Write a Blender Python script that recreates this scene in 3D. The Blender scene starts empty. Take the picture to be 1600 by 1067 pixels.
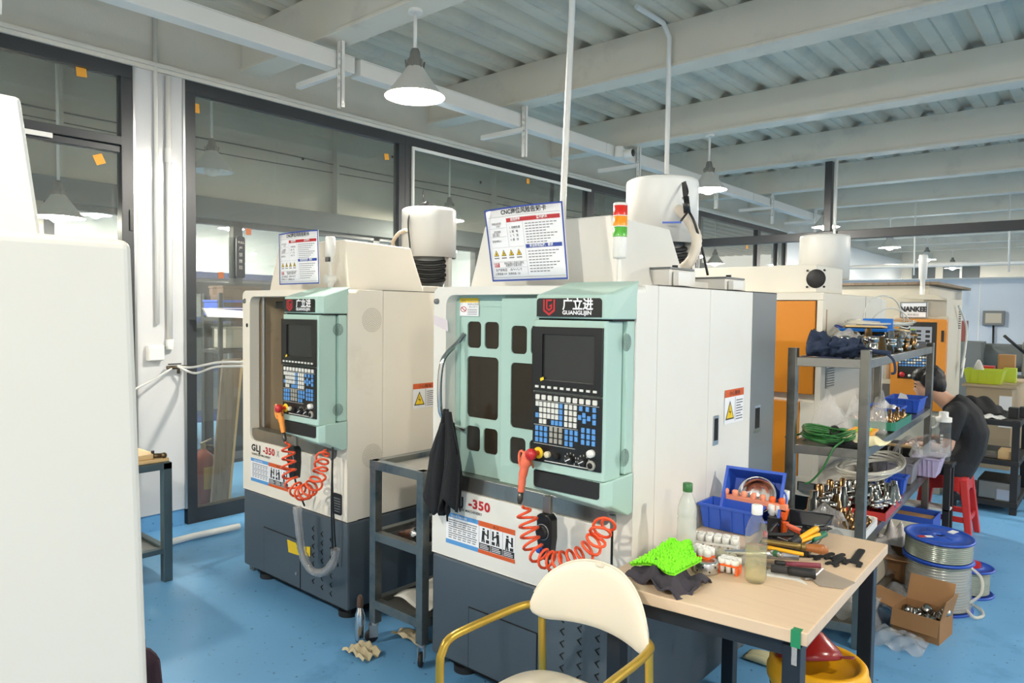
import bpy, math, random
import numpy as np
from mathutils import Vector, Matrix, geometry

SC = bpy.context.scene
COL = SC.collection
PI = math.pi
RND = random.Random(11)

# ------------------------------------------------------------------ camera, world, exposure
FPX, EYE = 1111.52, 1.6
_yaw, _pitch, _roll = math.radians(40.7697), math.radians(2.4124), math.radians(0.7289)
CF = Vector((-math.sin(_yaw) * math.cos(_pitch), math.cos(_yaw) * math.cos(_pitch), -math.sin(_pitch)))
_rt = Vector((math.cos(_yaw), math.sin(_yaw), 0))
_up = _rt.cross(CF)
CR = math.cos(_roll) * _rt + math.sin(_roll) * _up
CU = -math.sin(_roll) * _rt + math.cos(_roll) * _up
CP = Vector((0, 0, EYE))
cam = bpy.data.cameras.new('camera')
cam.sensor_width = 36.0
cam.lens = FPX / 1600 * 36.0
cam.clip_start = 0.05
cam_ob = bpy.data.objects.new('camera', cam)
cam_ob.matrix_world = Matrix(((CR.x, CU.x, -CF.x, CP.x), (CR.y, CU.y, -CF.y, CP.y), (CR.z, CU.z, -CF.z, CP.z), (0, 0, 0, 1)))
COL.objects.link(cam_ob)
SC.camera = cam_ob

world = bpy.data.worlds.new('daylight')
SC.world = world
world.use_nodes = True
world.node_tree.nodes['Background'].inputs[0].default_value = (1.0, 0.955, 0.885, 1)
world.node_tree.nodes['Background'].inputs[1].default_value = 1.25
SC.view_settings.view_transform = 'Standard'
SC.view_settings.look = 'None'
SC.view_settings.gamma = 1.0
SC.view_settings.use_curve_mapping = False
SC.view_settings.exposure = 0.0
BULB = 1350.0          # emission strength of every lit bulb
SC.cycles.max_bounces = 7
SC.cycles.transparent_max_bounces = 24
SC.cycles.sample_clamp_indirect = 6.0


def ray(x, y):
    return CF + CR * ((x - 800) / FPX) - CU * ((y - 533.5) / FPX)


def on_z(x, y, z):          # the point of a horizontal plane seen in a given direction
    d = ray(x, y); return CP + d * ((z - EYE) / d.z)


def on_y(x, y, Y):
    d = ray(x, y); return CP + d * (Y / d.y)


def on_x(x, y, X):
    d = ray(x, y); return CP + d * (X / d.x)


# ------------------------------------------------------------------ materials
def lin(c):
    return tuple(((v / 255) / 12.92 if v / 255 <= 0.04045 else ((v / 255 + 0.055) / 1.055) ** 2.4) for v in c)


def M(name, rgb, rough=0.5, metal=0.0, var=0.07, scale=5.0, bump=0.0, bscale=80.0, alt=None, alo=0.5, ahi=0.7, ascale=6.0, emit=0.0, spec=0.5, stretch=(1, 1, 1)):
    m = bpy.data.materials.new(name); m.use_nodes = True
    nt = m.node_tree; N = nt.nodes; L = nt.links
    b = N['Principled BSDF']
    b.inputs['Roughness'].default_value = rough; b.inputs['Metallic'].default_value = metal
    b.inputs['Specular IOR Level'].default_value = spec
    tc = N.new('ShaderNodeTexCoord'); mp = N.new('ShaderNodeMapping'); mp.inputs['Scale'].default_value = stretch
    L.new(tc.outputs['Object'], mp.inputs[0])
    nz = N.new('ShaderNodeTexNoise'); nz.inputs['Scale'].default_value = scale; nz.inputs['Detail'].default_value = 5
    L.new(mp.outputs[0], nz.inputs[0])
    c = lin(rgb)
    mr = N.new('ShaderNodeMix'); mr.data_type = 'RGBA'
    mr.inputs[6].default_value = tuple(max(0, v * (1 - var)) for v in c) + (1,)
    mr.inputs[7].default_value = tuple(min(1, v * (1 + var)) for v in c) + (1,)
    L.new(nz.outputs[0], mr.inputs[0])
    out = mr.outputs[2]
    if alt:
        n2 = N.new('ShaderNodeTexNoise'); n2.inputs['Scale'].default_value = ascale; n2.inputs['Detail'].default_value = 8
        n2.inputs['Roughness'].default_value = 0.65
        L.new(mp.outputs[0], n2.inputs[0])
        rp = N.new('ShaderNodeMapRange'); rp.inputs[1].default_value = alo; rp.inputs[2].default_value = ahi
        L.new(n2.outputs[0], rp.inputs[0])
        m2 = N.new('ShaderNodeMix'); m2.data_type = 'RGBA'
        L.new(rp.outputs[0], m2.inputs[0]); L.new(out, m2.inputs[6]); m2.inputs[7].default_value = lin(alt) + (1,)
        out = m2.outputs[2]
    L.new(out, b.inputs['Base Color'])
    if emit:
        b.inputs['Emission Strength'].default_value = emit
        b.inputs['Emission Color'].default_value = c + (1,)
    if bump:
        bn = N.new('ShaderNodeTexNoise'); bn.inputs['Scale'].default_value = bscale; bn.inputs['Detail'].default_value = 3
        L.new(mp.outputs[0], bn.inputs[0])
        bp = N.new('ShaderNodeBump'); bp.inputs['Strength'].default_value = bump; bp.inputs['Distance'].default_value = 0.01
        L.new(bn.outputs[0], bp.inputs['Height']); L.new(bp.outputs[0], b.inputs['Normal'])
    return m


def emitter(name, rgb, strength):
    m = bpy.data.materials.new(name); m.use_nodes = True
    nt = m.node_tree; nt.nodes.clear()
    e = nt.nodes.new('ShaderNodeEmission'); o = nt.nodes.new('ShaderNodeOutputMaterial')
    e.inputs[0].default_value = rgb + (1,); e.inputs[1].default_value = strength
    nt.links.new(e.outputs[0], o.inputs[0])
    return m


def clear(name, tint=(1, 1, 1), haze=0.05, hazecol=(0.8, 0.8, 0.8), rough=0.02, ior=1.45, crinkle=0.0, cscale=30.0, dust=0.0):
    """thin clear sheet: transparent, mirror by Fresnel, a little milky"""
    m = bpy.data.materials.new(name); m.use_nodes = True
    nt = m.node_tree; nt.nodes.clear(); N = nt.nodes; L = nt.links
    o = N.new('ShaderNodeOutputMaterial'); t = N.new('ShaderNodeBsdfTransparent'); t.inputs[0].default_value = tint + (1,)
    d = N.new('ShaderNodeBsdfDiffuse'); d.inputs[0].default_value = hazecol + (1,)
    g = N.new('ShaderNodeBsdfGlossy'); g.inputs['Roughness'].default_value = rough
    f = N.new('ShaderNodeFresnel')
    ge = N.new('ShaderNodeNewGeometry'); mx = N.new('ShaderNodeMix'); mx.inputs[2].default_value = ior; mx.inputs[3].default_value = 1 / ior
    L.new(ge.outputs['Backfacing'], mx.inputs[0]); L.new(mx.outputs[0], f.inputs[0])
    m1 = N.new('ShaderNodeMixShader'); m1.inputs[0].default_value = haze
    L.new(t.outputs[0], m1.inputs[1]); L.new(d.outputs[0], m1.inputs[2])
    if dust:
        tc = N.new('ShaderNodeTexCoord'); nz = N.new('ShaderNodeTexNoise'); nz.inputs['Scale'].default_value = 45; nz.inputs['Detail'].default_value = 6
        L.new(tc.outputs['Object'], nz.inputs[0])
        mr = N.new('ShaderNodeMapRange'); mr.inputs[1].default_value = 0.64; mr.inputs[2].default_value = 0.74
        mr.inputs[3].default_value = haze; mr.inputs[4].default_value = haze + dust
        L.new(nz.outputs[0], mr.inputs[0]); L.new(mr.outputs[0], m1.inputs[0])
    m2 = N.new('ShaderNodeMixShader'); L.new(f.outputs[0], m2.inputs[0])
    L.new(m1.outputs[0], m2.inputs[1]); L.new(g.outputs[0], m2.inputs[2])
    if crinkle:
        tc = N.new('ShaderNodeTexCoord'); nz = N.new('ShaderNodeTexNoise'); nz.inputs['Scale'].default_value = cscale; nz.inputs['Detail'].default_value = 4
        L.new(tc.outputs['Object'], nz.inputs[0])
        bp = N.new('ShaderNodeBump'); bp.inputs['Strength'].default_value = crinkle; bp.inputs['Distance'].default_value = 0.02
        L.new(nz.outputs[0], bp.inputs['Height'])
        L.new(bp.outputs[0], g.inputs['Normal']); L.new(bp.outputs[0], f.inputs['Normal'])
    L.new(m2.outputs[0], o.inputs[0])
    return m


# ------------------------------------------------------------------ mesh builder
class MB:
    def __init__(s):
        s.v = []; s.f = []; s.sm = []

    def add(s, vs, fs, smooth=False, mat=None):
        n = len(s.v)
        if mat is not None:
            vs = [mat @ Vector(p) for p in vs]
        s.v += [tuple(p) for p in vs]
        s.f += [tuple(i + n for i in f) for f in fs]
        s.sm += [smooth] * len(fs)
        return s

    def box(s, x0, x1, y0, y1, z0, z1, mat=None):
        v = [(x0, y0, z0), (x1, y0, z0), (x1, y1, z0), (x0, y1, z0), (x0, y0, z1), (x1, y0, z1), (x1, y1, z1), (x0, y1, z1)]
        return s.add(v, [(3, 2, 1, 0), (4, 5, 6, 7), (0, 1, 5, 4), (1, 2, 6, 5), (2, 3, 7, 6), (3, 0, 4, 7)], mat=mat)

    def cbox(s, c, d, mat=None):
        return s.box(c[0] - d[0] / 2, c[0] + d[0] / 2, c[1] - d[1] / 2, c[1] + d[1] / 2, c[2] - d[2] / 2, c[2] + d[2] / 2, mat)

    def hexa(s, p):          # eight corners, bottom ring then top ring
        return s.add(p, [(3, 2, 1, 0), (4, 5, 6, 7), (0, 1, 5, 4), (1, 2, 6, 5), (2, 3, 7, 6), (3, 0, 4, 7)])

    def prism(s, poly, h0, h1, mat=None, smooth=False):     # polygon in xy, extruded along z
        n = len(poly)
        v = [(p[0], p[1], h0) for p in poly] + [(p[0], p[1], h1) for p in poly]
        f = [tuple(range(n - 1, -1, -1)), tuple(range(n, 2 * n))]
        s.add(v, f, False, mat)
        b = len(s.v) - 2 * n
        s.f += [(b + i, b + (i + 1) % n, b + n + (i + 1) % n, b + n + i) for i in range(n)]
        s.sm += [smooth] * n
        return s

    def plate(s, outer, holes, h0, h1, mat=None):
        loops = [outer] + list(holes)
        pts = [p for l in loops for p in l]
        tri = geometry.tessellate_polygon([[Vector((p[0], p[1], 0)) for p in l] for l in loops])
        n = len(pts)
        v = [(p[0], p[1], h0) for p in pts] + [(p[0], p[1], h1) for p in pts]
        f = []
        for a, b, c in tri:
            f.append((a, b, c)); f.append((c + n, b + n, a + n))
        k = 0
        for l in loops:
            m = len(l)
            for i in range(m):
                a, b = k + i, k + (i + 1) % m
                f.append((a, b, b + n, a + n))
            k += m
        return s.add(v, f, False, mat)

    def tube(s, pts, r, n=8, closed=False, caps=True, smooth=True, mat=None):
        P = [Vector(p) for p in pts]; m = len(P)
        rr = r if isinstance(r, (list, tuple)) else [r] * m
        T = []
        for i in range(m):
            a = P[(i - 1) % m] if (closed or i > 0) else P[i]
            b = P[(i + 1) % m] if (closed or i < m - 1) else P[i]
            t = b - a
            T.append(t.normalized() if t.length > 1e-9 else Vector((0, 0, 1)))
        u = T[0].orthogonal().normalized()
        vs = []
        for i in range(m):
            u = u - T[i] * u.dot(T[i])
            u = u.normalized() if u.length > 1e-6 else T[i].orthogonal().normalized()
            w = T[i].cross(u)
            for k in range(n):
                a = 2 * PI * k / n
                vs.append(P[i] + (u * math.cos(a) + w * math.sin(a)) * rr[i])
        fs = []
        for i in range(m if closed else m - 1):
            j = (i + 1) % m
            for k in range(n):
                l = (k + 1) % n
                fs.append((i * n + k, i * n + l, j * n + l, j * n + k))
        s.add(vs, fs, smooth, mat)
        if caps and not closed:
            b = len(s.v) - m * n
            s.f += [tuple(b + k for k in range(n - 1, -1, -1)), tuple(b + (m - 1) * n + k for k in range(n))]
            s.sm += [False, False]
        return s

    def bar(s, a, b, w, h=None, mat=None):      # square bar between two points
        h = h or w
        a = Vector(a); b = Vector(b); t = (b - a).normalized()
        ref = Vector((0, 0, 1)) if abs(t.z) < 0.9 else Vector((0, 1, 0))
        u = t.cross(ref).normalized(); k = u.cross(t)
        c = [(-1, -1), (1, -1), (1, 1), (-1, 1)]
        v = [a + u * (x * w / 2) + k * (y * h / 2) for x, y in c] + [b + u * (x * w / 2) + k * (y * h / 2) for x, y in c]
        return s.add(v, [(0, 1, 2, 3), (7, 6, 5, 4), (4, 5, 1, 0), (5, 6, 2, 1), (6, 7, 3, 2), (7, 4, 0, 3)], mat=mat)

    def lathe(s, prof, n=24, mat=None, smooth=True, a0=0.0, a1=2 * PI):
        full = abs(a1 - a0 - 2 * PI) < 1e-6
        k = n if full else n + 1
        vs = []
        for r, z in prof:
            for i in range(k):
                a = a0 + (a1 - a0) * i / n
                vs.append((r * math.cos(a), r * math.sin(a), z))
        fs = []
        for j in range(len(prof) - 1):
            for i in range(n):
                l = (i + 1) % k
                fs.append((j * k + i, j * k + l, (j + 1) * k + l, (j + 1) * k + i))
        s.add(vs, fs, smooth, mat)
        return s

    def cyl(s, c, r, h0, h1, n=20, mat=None, smooth=True):
        b = Matrix.Translation(Vector((c[0], c[1], 0)))
        m = (mat @ b) if mat is not None else b
        s.lathe([(r, h0), (r, h1)], n, m, smooth)
        s.prism([(r * math.cos(2 * PI * i / n), r * math.sin(2 * PI * i / n)) for i in range(n)], h0, h0 + 1e-5, m)
        s.prism([(r * math.cos(2 * PI * i / n), r * math.sin(2 * PI * i / n)) for i in range(n)], h1 - 1e-5, h1, m)
        return s

    def rod(s, a, b, r, n=10):
        return s.tube([a, b], r, n)

    def ball(s, c, r, nu=14, nv=9, mat=None):
        rx, ry, rz = r if isinstance(r, (tuple, list)) else (r, r, r)
        vs = []; fs = []
        for j in range(nv + 1):
            t = PI * j / nv
            for i in range(nu):
                a = 2 * PI * i / nu
                vs.append((c[0] + rx * math.sin(t) * math.cos(a), c[1] + ry * math.sin(t) * math.sin(a), c[2] + rz * math.cos(t)))
        for j in range(nv):
            for i in range(nu):
                l = (i + 1) % nu
                fs.append((j * nu + i, (j + 1) * nu + i, (j + 1) * nu + l, j * nu + l))
        return s.add(vs, fs, True, mat)

    def grid(s, fn, nu, nv, smooth=True, thick=0.0):
        vs = [Vector(fn(i / nu, j / nv)) for j in range(nv + 1) for i in range(nu + 1)]
        w = nu + 1
        fs = [(j * w + i, j * w + i + 1, (j + 1) * w + i + 1, (j + 1) * w + i) for j in range(nv) for i in range(nu)]
        s.add(vs, fs, smooth)
        if thick:
            nrm = [Vector((0, 0, 0)) for _ in vs]
            for f in fs:
                k = (vs[f[1]] - vs[f[0]]).cross(vs[f[3]] - vs[f[0]])
                for i in f:
                    nrm[i] += k
            v2 = [p - (q.normalized() if q.length > 0 else Vector((0, 0, 1))) * thick for p, q in zip(vs, nrm)]
            s.add(v2, [tuple(reversed(f)) for f in fs], smooth)
            n = len(vs); b = len(s.v) - 2 * n
            rim = [(i, i + 1) for i in range(nu)] + [(j * w + nu, (j + 1) * w + nu) for j in range(nv)]
            rim += [(nv * w + i + 1, nv * w + i) for i in range(nu)] + [((j + 1) * w, j * w) for j in range(nv)]
            s.f += [(b + q, b + p, b + n + p, b + n + q) for p, q in rim]
            s.sm += [False] * len(rim)
        return s

    def mesh(s, name='shape'):
        me = bpy.data.meshes.new(name)
        me.from_pydata(s.v, [], s.f)
        me.polygons.foreach_set('use_smooth', s.sm)
        me.update()
        return me


def rrect(x0, x1, y0, y1, r, n=5, corners=(1, 1, 1, 1)):     # rounded rectangle, corners: bl br tr tl
    o = []
    for k, (cx, cy, a) in enumerate(((x0 + r, y0 + r, PI), (x1 - r, y0 + r, 1.5 * PI), (x1 - r, y1 - r, 0), (x0 + r, y1 - r, 0.5 * PI))):
        if corners[k]:
            for i in range(n + 1):
                t = a + 0.5 * PI * i / n
                o.append((cx + r * math.cos(t), cy + r * math.sin(t)))
        else:
            o.append(((x0, y0), (x1, y0), (x1, y1), (x0, y1))[k])
    return o


def circ(cx, cy, r, n=16):
    return [(cx + r * math.cos(2 * PI * i / n), cy + r * math.sin(2 * PI * i / n)) for i in range(n)]


FRONT = Matrix(((1, 0, 0, 0), (0, 0, 1, 0), (0, 1, 0, 0), (0, 0, 0, 1)))       # (u,v,h) -> x=u, z=v, y=h : h grows away from the viewer
SIDE = Matrix(((0, 0, 1, 0), (1, 0, 0, 0), (0, 1, 0, 0), (0, 0, 0, 1)))        # (u,v,h) -> y=u, z=v, x=h


def T(x, y, z):
    return Matrix.Translation((x, y, z))


def RX(a): return Matrix.Rotation(a, 4, 'X')
def RY(a): return Matrix.Rotation(a, 4, 'Y')
def RZ(a): return Matrix.Rotation(a, 4, 'Z')


def link(name, me, mat, parent=None, bevel=0.0, seg=2, loc=None):
    if isinstance(me, MB):
        me = me.mesh(name)
    o = bpy.data.objects.new(name, me)
    if mat is not None and not me.materials:
        me.materials.append(mat)
    COL.objects.link(o)
    if parent is not None:
        o.parent = parent
    if loc is not None:
        o.location = loc
    if bevel:
        b = o.modifiers.new('edge', 'BEVEL'); b.width = bevel; b.segments = seg; b.limit_method = 'ANGLE'; b.angle_limit = 0.6
        b.use_clamp_overlap = True
    return o


part = link


def tag(o, label, cat, group=None, kind=None):
    if label: o['label'] = label
    if cat: o['category'] = cat
    if group: o['group'] = group
    if kind: o['kind'] = kind
    return o


def thing(name, label, cat, loc=(0, 0, 0), rz=0.0, group=None, rot=None):
    o = bpy.data.objects.new(name, None)
    o.empty_display_size = 0.05
    COL.objects.link(o); o.location = loc
    o.rotation_euler = rot if rot else (0, 0, rz)
    return tag(o, label, cat, group)


def solo(name, mb, mat, label, cat, loc=None, group=None, bevel=0.0, rz=0.0, seg=2):
    o = link(name, mb, mat, None, bevel, seg, loc)
    o.rotation_euler = (0, 0, rz)
    return tag(o, label, cat, group)


def struct(name, mb, mat, parent=None, bevel=0.0):
    o = link(name, mb, mat, parent, bevel)
    if parent is None:
        o['kind'] = 'structure'
    return o


def sempty(name):
    o = bpy.data.objects.new(name, None); COL.objects.link(o); o['kind'] = 'structure'
    return o


def stuff(o):
    o['kind'] = 'stuff'; return o


def dup(root, loc=None, rz=None, label=None, group=None):
    r = root.copy(); COL.objects.link(r)
    if loc is not None: r.location = loc
    if rz is not None: r.rotation_euler = (0, 0, rz)
    if label: r['label'] = label
    if group: r['group'] = group
    for ch in list(root.children):
        c = ch.copy(); COL.objects.link(c); c.parent = r
        for g in ch.children:
            d = g.copy(); COL.objects.link(d); d.parent = c
    return r


def glyphs(body, size, bold=0.0, align='LEFT', space=1.0, sx=1.0):
    """flat lettering as (vertices, faces) in the xy plane, baseline at y = 0"""
    c = bpy.data.curves.new('lettering', 'FONT')
    c.body = body; c.size = size; c.offset = bold; c.align_x = align; c.space_character = space; c.resolution_u = 3
    o = bpy.data.objects.new('lettering', c)
    m = o.to_mesh()
    vs = [(v.co.x * sx, v.co.y) for v in m.vertices]; fs = [tuple(p.vertices) for p in m.polygons]
    o.to_mesh_clear(); bpy.data.objects.remove(o); bpy.data.curves.remove(c)
    return vs, fs


def lettering(mb, body, x, y, size, place, **k):
    """place(u, v) -> 3D point"""
    vs, fs = glyphs(body, size, **k)
    mb.add([place(x + a, y + b) for a, b in vs], fs)
    return mb


def flat(mb, pts, place):
    mb.add([place(a, b) for a, b in pts], [tuple(range(len(pts)))])
    return mb


def rectpts(x0, x1, y0, y1):
    return [(x0, y0), (x1, y0), (x1, y1), (x0, y1)]


# shared materials
m_cream = M('cream_paint', (222, 220, 213), 0.38, var=0.03, alt=(216, 211, 200), alo=0.62, ahi=0.85, ascale=2.2)
m_creamlit = M('warm_lit_cream_paint', (228, 221, 207), 0.42, var=0.03, alt=(208, 198, 180), alo=0.6, ahi=0.85, ascale=2)  # same cream paint, with the warm light on the left machine in its colour
m_white = M('white_paint', (226, 226, 222), 0.35, var=0.02)
m_mint = M('mint_paint', (170, 199, 189), 0.36, var=0.03)
m_slate = M('slate_paint', (76, 86, 94), 0.45, var=0.05, bump=0.15, bscale=220)
m_grey = M('grey_paint', (112, 116, 117), 0.4, var=0.06)
m_black = M('black_plastic', (22, 23, 24), 0.35, var=0.1)
m_matte = M('matte_black', (26, 27, 29), 0.6, var=0.1)
m_dark = M('dark_void', (9, 9, 10), 0.8)
m_frame = M('black_window_frame', (44, 48, 52), 0.4, var=0.08)
m_steel = M('brushed_steel', (150, 148, 143), 0.34, 0.85, var=0.14, scale=14, alt=(104, 108, 108), alo=0.5, ahi=0.75, ascale=5, stretch=(1, 1, 0.25))
m_chrome = M('chrome', (205, 205, 205), 0.14, 1.0, var=0.03)
m_alu = M('aluminium', (196, 198, 200), 0.3, 0.9, var=0.05)
m_sheet = M('steel_sheet', (140, 139, 133), 0.38, 0.7, var=0.15, scale=6)
m_orange = M('orange_hose', (232, 84, 42), 0.35, var=0.05)
m_salmon = M('salmon_plastic', (236, 116, 84), 0.45, var=0.05)
m_red = M('red_plastic', (190, 36, 38), 0.35, var=0.06)
m_yellow = M('yellow_plastic', (238, 172, 20), 0.4, var=0.05)
m_blue = M('blue_bin_plastic', (46, 88, 190), 0.42, var=0.07)
m_navy = M('navy_cloth', (28, 42, 66), 0.85, var=0.2, scale=12, bump=0.3, bscale=60)
m_bcloth = M('black_cloth', (27, 28, 31), 0.9, var=0.2, scale=14, bump=0.3, bscale=70)
m_wplas = M('white_plastic', (226, 225, 220), 0.4, var=0.03)
m_paper = M('white_paper', (232, 233, 236), 0.6, var=0.02)
m_ink = M('black_ink', (34, 34, 36), 0.6)
m_inkred = M('red_ink', (178, 34, 40), 0.6)
m_inkblue = M('blue_ink', (38, 66, 150), 0.6)
m_inkyel = M('yellow_ink', (236, 198, 30), 0.6)
m_inkor = M('orange_ink', (204, 88, 38), 0.6)
m_inklb = M('light_blue_ink', (86, 148, 205), 0.6)
m_inkgrey = M('grey_ink', (120, 122, 126), 0.6)
m_glass = clear('window_glass', (0.84, 0.86, 0.84), 0.06, (0.6, 0.6, 0.58), 0.01, 1.5, dust=0.10)
m_bag = clear('clear_film', (0.9, 0.9, 0.9), 0.24, (0.85, 0.85, 0.85), 0.12, 1.45, crinkle=1.0, cscale=26)
m_pet = clear('clear_bottle', (0.93, 0.94, 0.93), 0.06, (0.85, 0.87, 0.85), 0.06, 1.4)
m_card = M('cardboard', (170, 128, 84), 0.8, var=0.08, scale=10)

# ================================================================== SETTING
WX = -5.19            # room face of the glazed wall
m_floor = M('blue_floor_paint', (106, 164, 210), 0.42, var=0.10, scale=1.3, alt=(78, 134, 180), alo=0.56, ahi=0.78, ascale=3.2, bump=0.12, bscale=9)
_nt = m_floor.node_tree
_b = _nt.nodes['Principled BSDF']; _src = _b.inputs['Base Color'].links[0].from_socket
_tc = _nt.nodes.new('ShaderNodeTexCoord'); _n = _nt.nodes.new('ShaderNodeTexNoise'); _n.inputs['Scale'].default_value = 38; _n.inputs['Detail'].default_value = 7
_r = _nt.nodes.new('ShaderNodeMapRange'); _r.inputs[1].default_value = 0.66; _r.inputs[2].default_value = 0.7
_m = _nt.nodes.new('ShaderNodeMix'); _m.data_type = 'RGBA'; _m.inputs[7].default_value = lin((60, 96, 126)) + (1,)
_nt.links.new(_tc.outputs['Object'], _n.inputs[0]); _nt.links.new(_n.outputs[0], _r.inputs[0]); _nt.links.new(_r.outputs[0], _m.inputs[0])
_nt.links.new(_src, _m.inputs[6]); _nt.links.new(_m.outputs[2], _b.inputs['Base Color'])
m_deck = M('painted_deck', (206, 200, 184), 0.55, var=0.08, scale=2.5, bump=0.1, bscale=120, alt=(176, 176, 170), alo=0.5, ahi=0.8, ascale=3)
m_beam = M('painted_beam', (216, 211, 198), 0.5, var=0.05, scale=3, alt=(188, 186, 178), alo=0.56, ahi=0.8, ascale=2)
m_conc = M('white_washed_concrete', (208, 206, 196), 0.7, var=0.07, scale=4, bump=0.15, bscale=60)
m_wall = M('white_wall', (222, 226, 228), 0.6, var=0.03)
m_wallb = M('bluish_wall', (196, 208, 222), 0.55, var=0.03)
m_wallc = M('cream_wall', (222, 216, 200), 0.6, var=0.04)
m_tile = M('glazed_white_column', (204, 206, 208), 0.16, var=0.02, bump=0.06, bscale=18)
m_greywall = M('grey_concrete_wall', (186, 182, 170), 0.8, var=0.12, scale=3, bump=0.2, bscale=80)
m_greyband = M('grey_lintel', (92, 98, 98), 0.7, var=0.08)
m_pipe = M('white_pipe', (224, 224, 220), 0.4, var=0.02)
m_sticker = M('orange_sticker', (226, 160, 50), 0.6, var=0.1)

struct('floor', MB().box(-14, 9, -5, 25, -0.12, 0), m_floor)

# corrugated deck: ribs run away from the viewer
PITCH, ZB = 0.34, 3.72
b = MB(); prof = []
x = -1.59 - PITCH * 36
while x < 9:
    prof += [(x + 0.095, ZB), (x + 0.105, ZB + 0.012), (x + 0.115, ZB), (x + 0.185, ZB), (x + 0.225, ZB + 0.06), (x + 0.305, ZB + 0.06), (x + 0.345, ZB), (x + 0.415, ZB)]
    x += PITCH
pr2 = []
for p in prof:
    if not pr2 or p[0] > pr2[-1][0] + 1e-4:
        pr2.append(p)
b.add([(px_, y, z) for y in (-5, 25) for px_, z in pr2], [(i, i + 1, len(pr2) + i + 1, len(pr2) + i) for i in range(len(pr2) - 1)])
b.box(-14, 9, -5, 25, ZB + 0.09, ZB + 0.2)
struct('ceiling', b, m_deck)

# painted steel beams, a boxed web on a wider bottom flange
BY = [2.80 + 1.932 * k for k in range(-3, 12)]
for k, y in enumerate(BY):
    b = MB()
    b.box(-5.2, 9, y + 0.015, y + 0.185, 3.412, ZB)
    b.box(-5.2, 9, y, y + 0.20, 3.40, 3.414)
    b.box(-5.2, 9, y - 0.002, y + 0.004, 3.40, 3.424)
    struct('trim_%d' % (k + 1), b, m_beam, bevel=0.003)

# perimeter beam over the glazing, ledge, end wall
wl = sempty('wall_left')
part('perimeter_beam', MB().box(-5.5, WX, -5, 25, 3.29, ZB + 0.05), m_conc, wl)
part('ledge', MB().box(-5.4, WX + 0.05, -5, 14.4, 3.262, 3.29).box(-5.4, WX + 0.03, -5, 14.4, 3.235, 3.262), m_conc, wl, 0.003)
part('solid_wall', MB().box(-5.5, WX, 14.4, 25, 0, 3.3), m_wall, wl)
part('column', MB().box(-5.5, WX, 2.03, 2.365, 0.12, 3.25), m_tile, wl, 0.004)
part('column_edge_strip', MB().box(-5.3, WX + 0.012, 2.018, 2.034, 0.12, 3.25).box(-5.3, WX + 0.012, 2.358, 2.374, 0.12, 3.25), m_alu, wl)
part('column_base', MB().box(-5.5, WX - 0.01, 2.035, 2.36, 0, 0.12), m_floor, wl)

# glazed bays
GX0, GX1 = -5.26, -5.18


def bay(n, y0, y1, bars=(), rails=(), strip=False, bottom=True):
    w = sempty('window_%d' % n)
    part('frame', MB().box(GX0, GX1, y0, y1, 3.15, 3.235), m_frame, w, 0.003)
    part('frame', MB().box(GX0, GX1, y0, y0 + 0.075, 0, 3.15), m_frame, w, 0.003)
    part('frame', MB().box(GX0, GX1, y1 - 0.075, y1, 0, 3.15), m_frame, w, 0.003)
    if bottom:
        part('frame', MB().box(GX0, GX1, y0 + 0.075, y1 - 0.075, 0, 0.11), m_frame, w, 0.003)
    for yb in bars:
        part('glazing_bar', MB().box(GX0, GX1, yb - 0.035, yb + 0.035, 0.11, 3.15), m_frame, w, 0.003)
    for zr in rails:
        part('transom', MB().box(GX0, GX1 + 0.01, y0 + 0.075, y1 - 0.075, zr - 0.012, zr + 0.045), m_frame, w, 0.003)
        part('transom', MB().box(GX0, GX1 - 0.015, y0 + 0.075, y1 - 0.075, zr - 0.06, zr - 0.016), m_frame, w, 0.003)
    if strip:
        part('track_strip', MB().box(GX1, GX1 + 0.02, y0 + 0.078, y1 - 0.02, 3.118, 3.148), m_pipe, w, 0.002)
        part('track_strip', MB().box(GX1, GX1 + 0.02, y0 + 0.078, y0 + 0.10, 0.11, 3.118), m_pipe, w, 0.002)
    part('pane', MB().box(-5.225, -5.221, y0 + 0.06, y1 - 0.06, 0.09, 3.17), m_glass, w)
    return w


bay(1, -4.9, 2.018, (-1.9,), (2.70,))
bay(2, 2.375, 4.44)
bay(3, 4.44, 7.50, strip=True)
bay(4, 7.50, 10.50, rails=(2.30,))
bay(5, 10.50, 12.95, rails=(2.30,))
bay(6, 12.95, 14.38, (13.9,), (2.30,))
w1 = bpy.data.objects['window_1']
part('hinge', MB().box(GX1, GX1 + 0.012, 1.99, 2.012, 2.12, 2.26), m_black, w1)
part('closer_plate', MB().box(GX1 + 0.01, GX1 + 0.022, 0.6, 1.53, 2.655, 2.685), m_wplas, w1)

# small orange and black stickers on the panes
for (px_, py_, s_, rot, dark) in ((127, 112, .06, 5, 0), (155, 249, .06, 24, 0), (305, 169, .06, 3, 0), (604, 245, .05, 10, 0), (1167, 384, .1, 4, 0), (825, 283, .05, 0, 0), (345, 430, .045, 8, 2), (388, 362, .045, 0, 2), (290, 361, .03, 5, 1), (303, 363, .03, 20, 1), (289, 530, .035, 15, 1), (473, 248, .02, 0, 1), (613, 245, .02, 0, 1), (751, 285, .025, 0, 1)):
    p = on_x(px_, py_, -5.219)
    bb = MB().box(0, .003, -s_ / 2, s_ / 2, -s_ * .55, s_ * .55)
    o = part('sticker', bb, (m_sticker, m_black, M('rust_sticker', (150, 88, 52), .6))[dark], None)
    o.location = p; o.rotation_euler = (math.radians(rot), 0, 0)
    for c_ in ((-9, 2.2, 'window_1'), (2.2, 4.45, 'window_2'), (4.45, 7.5, 'window_3'), (7.5, 20, 'window_4')):
        if c_[0] <= p.y < c_[1]:
            o.parent = bpy.data.objects[c_[2]]

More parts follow.
